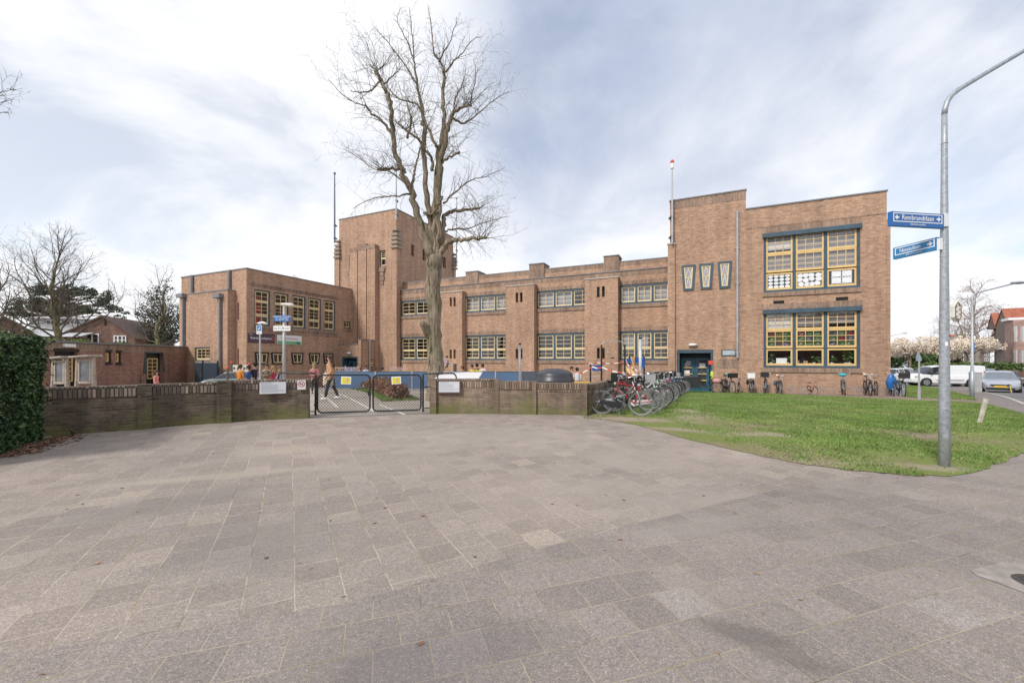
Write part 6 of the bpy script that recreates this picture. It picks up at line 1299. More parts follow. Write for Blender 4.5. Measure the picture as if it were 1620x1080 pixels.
# ---- yard furniture
b3=GD(411.5,16); t=thing('sign_pole','slim grey pole with a small blue and white sign behind the left wall','sign pole',b3,0); zq=lambda py,Y,o:CH+(HY-py)/F*Y-o.z
m=MB(); m.tube([(0,0,0),(0,0,zq(512,16,b3))],.035,8); m.build('pole',STL2,t); m=MB(); h0,h1=zq(528.5,16,b3),zq(514.5,16,b3); m.box(-.11,.09,-.05,-.04,h0,h1); m.build('panel',WHT,t); m=MB(); m.box(-.09,.07,-.055,-.0505,h0+.12,h1-.015); m.build('blue_field',SB2,t)
m=MB(); zz=(h0+.12+h1-.015)/2; m.add([(-.05,-.0575,zz-.02),(-.02,-.0575,zz-.08),(.04,-.0575,zz+.06),(.01,-.0575,zz+.05),(-.02,-.0575,zz-.02)],[(0,1,2,3,4)]); m.build('white_symbol',WLT,t); m=MB(); m.box(-.07,.05,-.0535,-.0505,h0+.04,h0+.06); m.build('printed_line',GRL,t)
m=MB(); m.tube([(-.08,0,zq(511,16,b3)),(.10,0,zq(510,16,b3)),(.25,0,zq(511.5,16,b3))],[.03,.045,.02],8); m.build('camera',WHT,t)
b4=GD(449.5,20); t=thing('yard_lamp','grey yard lamp post with a blue and a white sign behind the left wall','lamp post',b4,0); m=MB(); m.tube([(0,0,0),(0,0,zq(484,20,b4))],[.085,.06],10); m.build('pole',STL2,t,smooth=True)
m=MB(); z_=zq(481.5,20,b4); m.tube([(-.15,0,z_+.02),(.1,0,z_),(.35,-.02,z_-.03),(.50,-.02,z_-.04)],[.05,.08,.10,.04],10); m.build('lamp_head',mat('lamp_cream',(.66,.62,.54),.4),t,smooth=True)
def yardsign(px0,px1,py0,py1,Y,mm,lines,tm,parent,o,size,nm):
    w_=(px1-px0)/F*Y; h=(py1-py0)/F*Y; cx=((px0+px1)/2-CX)/F*Y-o.x; cz=CH+(HY-(py0+py1)/2)/F*Y-o.z; m=MB(); m.box(cx-w_/2,cx+w_/2,-.11,-.09,cz-h/2,cz+h/2); p=m.build(nm,mm,parent)
    for i,s in enumerate(lines): lettering('lettering',s,size,tm,p,(cx,-.1115,cz+h*(.5-(i+.5)/len(lines))*.86),0,.001)
yardsign(435,461,499,508.5,20,SB,['VERBODEN TOEGANG','voor onbevoegden','Art. 461 W. v. Str.'],WLT,t,b4,.085,'blue_sign'); yardsign(434.5,461,515.5,523.5,20,WHT,['na 21.30 uur'],mat('black_print',(.03,.03,.03),.6,var=0),t,b4,.145,'white_sign')
for px,Y,py,lb,r_ in ((822.5,20,545,'plain grey steel pole between two lower windows of the long wing',.055),(1013,19,536,'plain grey steel pole behind the bicycles by the play frame',.07)):
    g=GD(px,Y); t=thing('steel_pole',lb,'pole',g,0); m=MB(); H=zq(py,Y,g); m.tube([(0,0,0),(0,0,H)],r_,10); m.build('pole',mat('pale_zinc',(.50,.52,.53),.5,.3),t,smooth=True); m=MB(); m.tube([(0,0,H),(0,0,H+.07)],r_+.012,8); m.build('cap',BLK,t)
# blue panel fence
fa=at(516,27.0);fb=at(824,26.3);fc=at(906,26.0); FB=mat('fence_blue',(.085,.155,.27),.5,var=.1,vs=.6); FBD=mat('fence_slate',(.075,.09,.12),.5)
f=Fac(fa,fc); t=thing('panel_fence','long blue panel fence with grey posts across the schoolyard','fence',(*fa,0),f.ang); xs=[516,594,652,715.5,749,784,824,866,905.5]
for i in range(len(xs)-1):
    u0,u1=f.x(xs[i]),f.x(xs[i+1]); z1=f.z(xs[i],588.3)
    m=MB(); m.box(u0+.04,u1-.04,-.02,.02,gz(*f.hit(xs[i]))-.02+.1,z1); m.build('panel',FBD if xs[i]>=824 else FB,t); m=MB(); m.box(u0+.02,u1-.02,-.035,.035,z1+.002,z1+.04); m.build('top_rail',FBD,t)
for p in xs: u=f.x(p); m=MB(); m.box(u-.04,u+.038,-.05,.05,-1,f.z(p,587.4)); m.build('post',STL2,t)
# wooden words standing on the fence
TW=mat('pinkish_wood',(.52,.40,.36),.8,var=.2)
for s,px0,px1,lb in (('rembrandt',530,570,'pale wooden letters on the fence left of the planting'),('school',616,642,'pale wooden letters on the fence nearer the tree')):
    u=f.hit((px0+px1)/2); t=thing('wooden_lettering',lb,'lettering',(u.x,u.y,f.z(px0,587.2)+.05),f.ang); w_=(px1-px0)/F*u.y; me=textmesh(s,.42,.02); wd=max(v.co.x for v in me.vertices)-min(v.co.x for v in me.vertices); me.materials.clear(); me.materials.append(TW)
    o=bpy.data.objects.new('letters',me); col.objects.link(o); o.parent=t; o.rotation_euler=(R(90),0,0); o.scale=(w_/wd,1,1); o.location=(0,0,.16); m=MB(); m.box(-w_/2,w_/2,-.03,.03,-.05,-.01); m.build('base_rail',WOOD,t)
# white-topped table
g=GD(722,15); t=thing('table_tennis_table','white-topped yard table with a blue edge behind the right wall','table',g,0); zt_=CH-26/F*15
x0=P3(688,0,14.4).x-g.x; x1=P3(757.5,0,14.4).x-g.x; m=MB(); m.add([(x0,-.7,zt_-.06),(x1,-.7,zt_-.06),(x1-.05,1.9,zt_+.08),(x0-.1,1.9,zt_+.08)],[(0,1,2,3)]); m.add([(x0,-.7,zt_-.10),(x1,-.7,zt_-.10),(x1,-.7,zt_-.062),(x0,-.7,zt_-.062)],[(0,1,2,3)]); m.add([(x0,-.7,zt_-.1),(x0-.1,1.9,zt_+.04),(x1-.05,1.9,zt_+.04),(x1,-.7,zt_-.1)],[(0,1,2,3)]); m.build('table_top',WHT,t)
m=MB(); m.box(x0,x1,-.74,-.702,zt_-.14,zt_-.07); m.build('edge_band',SB,t)
for s in (x0+.25,x1-.35): m=MB(); m.box(s,s+.1,-.3,1.4,0,zt_-.12); m.build('leg',STL2,t)
# dark domed container with a slatted body
g=GD(876.5,16); g=Vector((g.x,g.y,gz(g.x,g.y))); t=thing('domed_container','round wooden-slatted container with a black ribbed dome lid behind the wall','container',g,0); r_=31.5/F*16; zb=CH-34.5/F*16-g.z
m=MB(); zt_=CH-14.5/F*16-g.z; H=zt_-zb; m.lathe((0,0,zb),[(r_*1.03,0),(r_*1.03,.05),(r_*.97,.10),(r_*.95,.20),(r_*.93,.24),(r_*.92,.30),(r_*.86,H*.68),(r_*.70,H*.84),(r_*.45,H*.95),(r_*.2,H*.99),(.001,H)],36); m.build('lid',mat('dark_plastic',(.045,.047,.055),.38,var=.1),t,smooth=True)
m=MB(); n=44; 
for k in range(n):
    a=6.2832*k/n; m.obox((r_*.97*math.cos(a),r_*.97*math.sin(a),zb/2),.03,.09,zb-.01,a)
m.build('slats',WOOD,t); m=MB(); m.tube([(0,0,0),(0,0,zb-.01)],r_*.92,24); m.build('core',DK,t)
# yellow bench edge
g=GD(919,17); t=thing('yellow_bench','bright yellow bench behind the low wall end','bench',g,0); z_=CH-36.5/F*17-g.z; w_=31/F*17; m=MB(); m.box(-w_/2,w_/2,-.2,.25,z_-.14,z_); m.build('seat',mat('bright_yellow',(.80,.46,.03),.45,var=.05),t)
for s in (-1,1): m=MB(); m.box(s*w_*.4-.05,s*w_*.4+.05,-.15,.2,0,z_-.141); m.build('leg',STL2,t)
# playground climbing frame
PBL=mat('play_blue',(.02,.10,.36),.4,var=.05); ORG=mat('play_orange',(.66,.30,.06),.5,var=.1)
Y=21.; g=GD(985,Y); t=thing('climbing_frame','playground climbing frame with blue panels and an orange slide by the long wing','climbing frame',g,0); X_=lambda px:(px-CX)/F*Y-g.x; Z_=lambda py:CH+(HY-py)/F*Y-g.z
for px,yt,yb,dy_ in ((951.5,545,604,0),(936.5,576,606,.4),(988.5,545,606,0),(1003,564,606,.8),(1022,563,606,.3)): m=MB(); x=X_(px); m.tube([(x,dy_,0),(x,dy_,Z_(yt))],.045,8); m.build('post',BLK,t)
for (a,b,c,d,dy_) in ((937.5,951,577.5,586.5,.05),(990.5,1000,567,573,.02),(1006,1021.5,565,574,.2),(1013,1022,574,581.5,.2)): m=MB(); m.box(X_(a),X_(b),dy_,dy_+.05,Z_(d),Z_(c)); m.build('blue_panel',PBL,t)
m=MB(); m.add([(X_(990),-.9,Z_(593)),(X_(999),-.9,Z_(593)),(X_(998.5),.3,Z_(580)),(X_(990.5),.3,Z_(580))],[(0,1,2,3)]); m.add([(X_(990),-.9,Z_(594.5)),(X_(999),-.9,Z_(594.5)),(X_(999),-.9,Z_(593)),(X_(990),-.9,Z_(593))],[(0,1,2,3)]); m.build('slide',mat('play_yellow',(.85,.55,.18),.4),t)
m=MB(); m.box(X_(1001),X_(1005),.1,.15,Z_(582),Z_(564)); m.build('orange_board',ORG,t)
m=MB(); 
for px in (990.3,999.2): m.tube([(X_(px),-.9,Z_(592)),(X_(px),.1,Z_(566))],.025,5)
m.build('handrail',STL2,t)
m=MB(); Pn=[(X_(951.5),0,Z_(545))]+[(X_(951.5+4+k*7.4),0,Z_(542-3.2*math.sin(math.pi*(k+.5)/5))) for k in range(5)]+[(X_(988.5),0,Z_(545))]; m.tube(Pn,.02,6); m.tube([(X_(936.5),.4,Z_(596)),(X_(951.5),0,Z_(595.5))],.02,6); m.tube([(X_(936.5),.4,Z_(588)),(X_(951.5),0,Z_(588))],.015,6); m.build('rope_arch',STL2,t)
g2=GD(969,22); t=thing('swing_seat','small dark round seat hanging from the arch of the climbing frame','swing',Vector((g2.x,g2.y,CH+(HY-566)/F*22)),0); m=MB(); m.ball((0,0,0),.11,10,6,(1,1,.35)); m.build('seat',BLK,t,smooth=True); m=MB(); m.tube([(0,0,0),(0,-.3,.95)],.006,4); m.build('rope',STL2,t)
# barrier tape
def tape(label,pp,Y0,Y1):
    n=60; RD=mat('tape_red',(.62,.10,.06),.5,var=0); t=thing('barrier_tape',label,'tape',P3(pp[0][0],pp[0][1],Y0),0,'red and white barrier tapes'); o=Vector(t.location); m=MB(); S_=[]
    P=[P3(a,b,Y0+(Y1-Y0)*i/(len(pp)-1))-o for i,(a,b) in enumerate(pp)]; L_=[]
    for i in range(len(P)-1):
        k=max(2,int((P[i+1]-P[i]).length/.22))
        for j in range(k): f=j/k; q=P[i].lerp(P[i+1],f); q.z-=.06*math.sin(math.pi*f); L_.append(q)
    L_.append(P[-1])
    for i in range(len(L_)-1): m.mi=i%2; a,b=L_[i],L_[i+1]; m.quad((a.x,a.y,a.z-.03),(b.x,b.y+.01,b.z-.03),(b.x,b.y,b.z+.03),(a.x,a.y+.01,a.z+.03))
    m.mi=0; m.build('tape',[RD,PAP],t)
tape('red and white tape strung from the yellow bench across the climbing frame to the bicycles',[(915,591),(937,580),(953,581),(985,589),(1000,592),(1030,592),(1062,603)],20,17.5)
tape('red and white tape running down between the climbing frame posts',[(990,573),(1005,583),(1025,598),(1048,606)],20.4,17)
tape('thin red and white tape over the playground wall',[(925,574),(945,573.5),(985,573)],23,23)
# goal post like dark stump for climbing child
g=GD(719.5,28); t=thing('play_post','short dark post with a horizontal bar behind the blue fence beside the tree','post',g,0); m=MB(); H=CH+(HY-575)/F*28-g.z; m.tube([(0,0,0),(0,0,H)],.12,8); m.build('post',mat('dark_grey_post',(.10,.095,.09),.7),t); m=MB(); m.tube([(0,0,H-.1),(-(719.5-704)/F*28,0,H-.1)],.035,6); m.build('bar',STL2,t)
# painted board at the gym corner and red-topped posts
g=GD(380.5,27); t=thing('painted_board','cream board with dark symbols behind the children at the gym corner','board',g,0); m=MB(); w_=25.5/F*27; z0,z1=CH+(HY-592)/F*27-g.z,CH+(HY-577)/F*27-g.z; m.box(-w_/2,w_/2,-.02,.02,z0,z1); m.build('board',mat('cream_board',(.62,.58,.48),.7),t); m=MB(); 
for k in range(5): a=-w_*.38+w_*.19*k; m.box(a,a+.09,-.026,-.0205,z1-.35,z1-.15) if k%2 else m.ball((a,-.02,z1-.22),.08,8,5,(1,.1,1))
m.build('symbols',BLK,t)
for s in (-1,1): m=MB(); m.box(s*w_*.46-.04,s*w_*.46+.04,.021,.1,0,z0+.3); m.build('leg',STL2,t)
for px,yt,Y in ((366.5,574.5,26),(360,583,25),(394.5,576.5,26.5)):
    g=GD(px,Y); t=thing('play_post',{366.5:'tall dark post with a red cap left of the painted board',360:'short dark post with a red cap near the parked car roof',394.5:'dark post with a red cap right of the painted board'}[px],'post',g,0); H=CH+(HY-yt)/F*Y-g.z; m=MB(); m.tube([(0,0,0),(0,0,H)],.06,8); m.build('post',MC['dark_grey_post'],t); m=MB(); m.ball((0,0,H+.04),.085,8,6); m.build('cap',mat('red_cap',(.6,.08,.06),.5),t)
# notice boards of rough wood
def nboard(px0,px1,yt,label,rz):
    Y=18.2; g=GD((px0+px1)/2,Y); t=thing('notice_case',label,'notice board',g,rz,'roofed wooden notice cases'); w_=(px1-px0)/F*Y; H=CH+(HY-yt)/F*Y-g.z
    for s in (-1,1): m=MB(); x=s*w_*.40; m.tube([(x+s*.06,0,-.1),(x+s*.02,0,H*.4),(x,0,H-.1)],[.11,.085,.07],7); m.build('post',WOOD,t)
    m=MB(); a=w_*.33; zb,zt_=H*.36,H*.86; m.box(-a,a,-.06,.06,zb-.1,zb); m.box(-a,a,-.06,.06,zt_,zt_+.09); m.box(-a,-a+.08,-.06,.06,zb,zt_); m.box(a-.08,a,-.06,.06,zb,zt_); m.build('frame',WOOD,t)
    m=MB(); m.box(-a+.08,a-.08,-.03,-.02,zb,zt_); m.build('pane',mat('cloudy_pane',(.13,.14,.155),.15,var=.5,vs=3,spec=.7),t)
    m=MB(); m.add([(-w_*.50,-.28,H-.08),(w_*.46,-.28,H-.02),(w_*.48,.3,H-.04),(-w_*.48,.3,H-.1),(-w_*.50,-.28,H-.02),(w_*.46,-.28,H+.04),(w_*.48,.3,H+.05),(-w_*.48,.3,H-.02)],[(0,3,2,1),(4,5,6,7),(0,1,5,4),(1,2,6,5),(2,3,7,6),(3,0,4,7)]); m.build('roof',mat('grey_plank',(.42,.37,.31),.85,var=.3,vs=7),t)
nboard(81,110,564.5,'rough wooden notice case nearest the hedge',R(-6)); nboard(118,153,562.5,'rough wooden notice case with the wider roof, farther from the hedge',R(-6))
# blue tub / bench by the porch
g=GD(555,33); t=thing('blue_crate','bright blue bench box below the porch doors','box',g,0); H=CH+(HY-581.5)/F*33-g.z; m=MB(); w_=18/F*33; m.add([(-w_/2,-.3,0),(w_/2,-.3,0),(w_/2,.3,0),(-w_/2,.3,0),(-w_*.46,-.26,H),(w_*.42,-.26,H),(w_*.42,.26,H),(-w_*.46,.26,H)],[(0,1,5,4),(1,2,6,5),(2,3,7,6),(3,0,4,7),(4,5,6,7)]); m.build('body',PBL,t); m=MB(); m.box(-w_*.48,w_*.44,-.3,.3,H+.002,H+.05); m.build('lid',SB2,t)
# ================================================================== CARS
CGL=mat('car_glass',(.03,.035,.04),.06,var=.2,spec=.9); CGL2=mat('car_glass_pale',(.16,.19,.22),.08,var=.15,spec=.9)
HL=mat('headlight_glass',(.45,.48,.52),.12,.3); TL=mat('tail_light_red',(.45,.02,.02),.25); PLY=mat('number_plate_yellow',(.75,.50,.04),.5,var=0); TRIM=mat('black_trim',(.02,.02,.022),.5)
def carbody(st):
    """st: list of (x, bottom z, belt z, roof z, half width, roof half width); front at +x. returns vertex rings"""
    rings=[]
    for x,zb,zk,zr,w_,wr in st:
        zk2=max(zb+.1,zk)
        h=[(0,zb),(w_*.86,zb),(w_*.97,zb+.10),(w_,zb+(zk2-zb)*.55),(w_*.985,zk2-.05),(w_*.93,zk2),(wr,max(zk2+.005,zr-.05)) ,(wr*.82,max(zk2+.01,zr)),(0,max(zk2+.012,zr+.02))]
        rings.append([(x,-y,z) for y,z in h]+[(x,y,z) for y,z in reversed(h[1:-1])])
    return rings
def car(label,loc,rz,st,wx,paint,wr=.32,glass=None,group=None,plate=True,front='car',cat='car',sidewin=None,wsr=None,rear=None,details=True,name='parked_car'):
    t=thing(name,label,cat,loc,rz,group); rg_=carbody(st); n=len(rg_[0]); b=MB(); g=MB(); 
    for i in range(len(rg_)-1):
        for j in range(n):
            j2=(j+1)%n; q=[rg_[i][j],rg_[i+1][j],rg_[i+1][j2],rg_[i][j2]]
            isg=False
            if sidewin and sidewin[0]<=i<sidewin[1] and i not in sidewin[2] and j in (5,n-6): isg=True
            if wsr and (i in wsr) and j in (5,6,7,n-6,n-7,n-8): isg=True
            (g if isg else b).add(q,[(0,1,2,3)])
    b.add(rg_[0],[tuple(range(n))]); b.add(rg_[-1],[tuple(reversed(range(n)))])
    bo_=b.build('body',paint,t,smooth=False); g.build('window',glass or CGL,t)
    W=max(s[4] for s in st); k=0
    for x in wx:
        for s in (-1,1):
            w_=MB(); y0=s*(W-.20); y1=s*(W+.012); w_.tube([(x,y0,wr),(x,y0+s*.02,wr),(x,y1-s*.02,wr),(x,y1,wr)],[wr*.96,wr,wr,wr*.95],20); wo=w_.build('wheel',TYRE,t)
            r=MB(); r.tube([(x,y1,wr),(x,y1+s*.006,wr)],[wr*.66,wr*.64],16); 
            ro=r.build('rim',mat('alloy',(.38,.39,.40),.35,.6),wo); h=MB()
            for a in range(5): an=a*1.2566+.3; h.obox((x+math.cos(an)*wr*.36,y1+s*.008,wr+math.sin(an)*wr*.36),wr*.42,.006,wr*.13,M=Matrix.Rotation(-an+0.6,3,'Y'))
            h.build('spokes',TRIM,wo)
            a=MB(); a.tube([(x,s*(W-.25),wr+.02),(x,s*(W+.004),wr+.02)],wr*1.16,22); a.build('wheel_arch',TRIM,t)
    return t,W
def addbox(t,name,m,*b): q=MB(); q.box(*b); return q.build(name,m,t)
SILV=mat('silver_paint',(.50,.53,.58),.22,.55,var=.03,coat=.6); BKP=mat('black_car_paint',(.018,.02,.024),.15,.2,var=.05,coat=.8); WCP=mat('white_car_paint',(.78,.79,.80),.25,var=.02,coat=.6); GCP=mat('grey_green_car_paint',(.33,.38,.36),.25,.4,var=.03,coat=.6); DGP=mat('dark_grey_car_paint',(.07,.08,.09),.2,.3,var=.05,coat=.8)
# x, zbottom, belt, roof, half width, roof half width
SEDAN=[(-2.3,.42,.72,.75,.66,.40),(-2.22,.30,.98,1.0,.80,.55),(-1.75,.22,1.02,1.05,.88,.60),(-1.15,.20,.98,1.36,.90,.62),(-1.08,.20,.98,1.38,.90,.62),(-.25,.18,.95,1.45,.91,.64),(-.17,.18,.95,1.455,.91,.64),(.45,.18,.93,1.40,.91,.62),(.52,.18,.93,1.385,.91,.61),(1.25,.20,.90,.93,.90,.70),(1.9,.22,.80,.84,.86,.66),(2.2,.25,.68,.72,.76,.55),(2.32,.32,.55,.58,.60,.40)]
HATCH=[(-1.95,.40,.80,.85,.70,.50),(-1.9,.28,.95,1.0,.80,.58),(-1.75,.24,.97,1.30,.83,.60),(-1.45,.20,.96,1.46,.85,.62),(-.75,.18,.94,1.50,.86,.63),(-.68,.18,.94,1.50,.86,.63),(.15,.18,.92,1.48,.86,.62),(.22,.18,.92,1.47,.86,.62),(.42,.18,.92,1.42,.86,.60),(1.05,.20,.92,.95,.85,.65),(1.6,.24,.80,.84,.80,.60),(1.9,.30,.62,.65,.66,.45)]
VAN=[(-2.56,.45,1.00,1.80,.86,.80),(-2.52,.30,1.05,1.88,.93,.84),(-2.3,.25,1.05,1.91,.95,.85),(-1.0,.25,1.05,1.92,.96,.86),(.35,.25,1.05,1.90,.96,.86),(.45,.25,1.05,1.90,.96,.86),(1.10,.25,1.05,1.80,.95,.83),(1.18,.25,1.06,1.76,.95,.82),(1.85,.28,1.10,1.16,.93,.74),(2.3,.30,.95,1.02,.86,.66),(2.56,.36,.72,.78,.70,.5)]
# silver car, front to the camera
p=GD(1581,28.6); hd=math.atan2(-.66,-.75)
t,W=car('silver car facing the camera at the kerb with a yellow plate and charging cable',p,hd,SEDAN,(-1.38,1.42),SILV,wr=.33,glass=CGL2,sidewin=(3,8,(4,6)),wsr=(8,2))
for s in (-1,1): q=MB(); q.add([(2.12,s*.48,.62),(2.16,s*.42,.74),(1.88,s*.80,.80),(1.95,s*.83,.66)],[(0,1,2,3) if s>0 else (3,2,1,0)]); v=q.v; q.ball((2.05,s*.62,.70),.10,8,6,(1.2,2.1,.7)); q.build('headlight',HL,t)
addbox(t,'grille',TRIM,2.2,2.345,-.42,.42,.50,.60); addbox(t,'lower_grille',TRIM,2.1,2.35,-.62,.62,.28,.40); addbox(t,'number_plate',PLY,2.346,2.362,-.28,.28,.42,.53); addbox(t,'chrome_strip',CHR,2.2,2.355,-.46,.46,.605,.63)
for s in (-1,1): q=MB(); q.ball((.62,s*1.0,.98),.11,8,6,(.8,1.2,.7)); q.build('wing_mirror',SILV,t)
q=MB(); q.tube([(2.3,.35,.60),(2.6,.4,.5),(2.65,.45,.1),(2.5,.7,.03),(2.7,1.2,.03),(2.4,1.7,.03),(2.2,1.2,.04),(2.8,1.5,.035)],.022,6); CAB=mat('yellow_cable',(.72,.50,.06),.5)
ct=thing('charging_cable','yellow charging cable looped in front of the silver car','cable',p,hd); q.build('cable',CAB,ct); q=MB(); q.box(2.31,2.4,.30,.40,.55,.65); q.build('plug',TRIM,ct)
# dark car behind it
p=GD(1596,38); hd=math.atan2(.66,.75); t,W=car('black car with a yellow plate parked behind the silver car at the right edge',p,math.atan2(-.5,-.86),SEDAN,(-1.38,1.42),BKP,wr=.34,sidewin=(3,8,(4,6)),wsr=(8,2))
addbox(t,'number_plate',PLY,2.33,2.35,-.28,.28,.45,.56); 
for s in (-1,1): q=MB(); q.ball((2.08,s*.60,.68),.09,8,6,(1.2,2.2,.6)); q.build('headlight',HL,t)
# teal-grey hatchback between van and silver car
p=GD(1560,44); t,W=car('pale teal-grey car half hidden between the white van and the silver car',p,math.atan2(-.6,-.8),HATCH,(-1.25,1.3),GCP,wr=.31,glass=CGL2,sidewin=(3,8,(4,6)),wsr=(8,))
addbox(t,'grille',TRIM,1.8,1.92,-.4,.4,.45,.55)
# van
r_=GD(1547,37.2); f_=GD(1434.5,38.6); c=(r_+f_)/2; hv=math.atan2((f_-r_).y,(f_-r_).x); c.z=gz(c.x,c.y); sc_=(f_-r_).length/5.12
t,W=car('white delivery van parked broadside across the street','' or c,hv,[(x*sc_,a,b_,c_,d,e) for x,a,b_,c_,d,e in VAN],(-1.55*sc_,1.62*sc_),WCP,wr=.36,sidewin=(5,7,()),wsr=(7,),name='delivery_van',cat='van')
for s in (-1,1):
    addbox(t,'tail_light',TL,-2.57*sc_,-2.40*sc_,s*.95-.03,s*.95+.02,1.0,1.42); q=MB(); q.ball((2.25*sc_,s*.80,.88),.11,8,6,(1.6,.8,.9)); q.build('headlight',HL,t)
    q=MB(); q.ball((1.35,s*1.06,1.2),.13,8,6,(.7,.8,1)); q.build('wing_mirror',TRIM,t); addbox(t,'side_strip',mat('van_trim',(.30,.31,.33),.5),-1.0*sc_,.9*sc_,s*.972-.008,s*.972+.008,.55,.63)
    addbox(t,'door_seam',TRIM,.40*sc_-.008,.40*sc_+.008,s*.966-.004,s*.966+.004,.35,1.6); addbox(t,'door_handle',TRIM,.52*sc_,.70*sc_,s*.968-.012,s*.968+.012,1.0,1.05)
addbox(t,'bumper',mat('van_trim',(.3,.31,.33),.5),-2.66*sc_,-2.57*sc_,-.85,.85,.32,.50)
# cars by the school corner
for k,(px,Y,st,pt,hd,lb,gl) in enumerate(((1411,44,HATCH,WCP,R(200),'white hatchback whose nose is hidden by the school corner',CGL),(1432,46,HATCH,WCP,math.atan2(-.75,-.66),'white car with red stripes parked right of the white hatchback',CGL2),(1418,60,SEDAN,WCP,R(190),'distant white car above the roof of the white hatchback',CGL),(1428,66,SEDAN,DGP,R(190),'distant dark car beyond the white car with red stripes',CGL2),(1448,54,SEDAN,DGP,R(190),'dark grey car under the blossom behind the van bonnet',CGL))):
    p=GD(px,Y); wx=(-1.25,1.3) if st is HATCH else (-1.38,1.42); t,W=car(lb,p,hd,st,wx,pt,wr=.31,glass=gl,sidewin=(3,8,(4,6)),wsr=(8,2),group='cars beyond the school corner')
    if k==1:
        q=MB(); 
        for z in (.62,.84): q.box(1.2,1.93,-.62,.62,z-.05,z+.02)
        q.build('red_stripe',TL,t)
        for s in (-1,1): addbox(t,'tail_light',TL,1.55,1.75,s*.78-.05,s*.78+.05,.7,.95)
    else:
        for s in (-1,1): addbox(t,'headlight',HL,st[-3][0],st[-3][0]+.14,s*.58-.12,s*.58+.12,.62,.74)
# small car behind left wall
p=GD(364,26.0); t,W=car('grey-green car whose roof shows over the left brick wall',p,R(215),[(x*.80,a*.75,b_*.75,c_*.745,d*.80,e*.9) for x,a,b_,c_,d,e in HATCH],(-1.0,1.04),GCP,wr=.24,glass=CGL,sidewin=(3,8,(4,6)),wsr=(8,2))
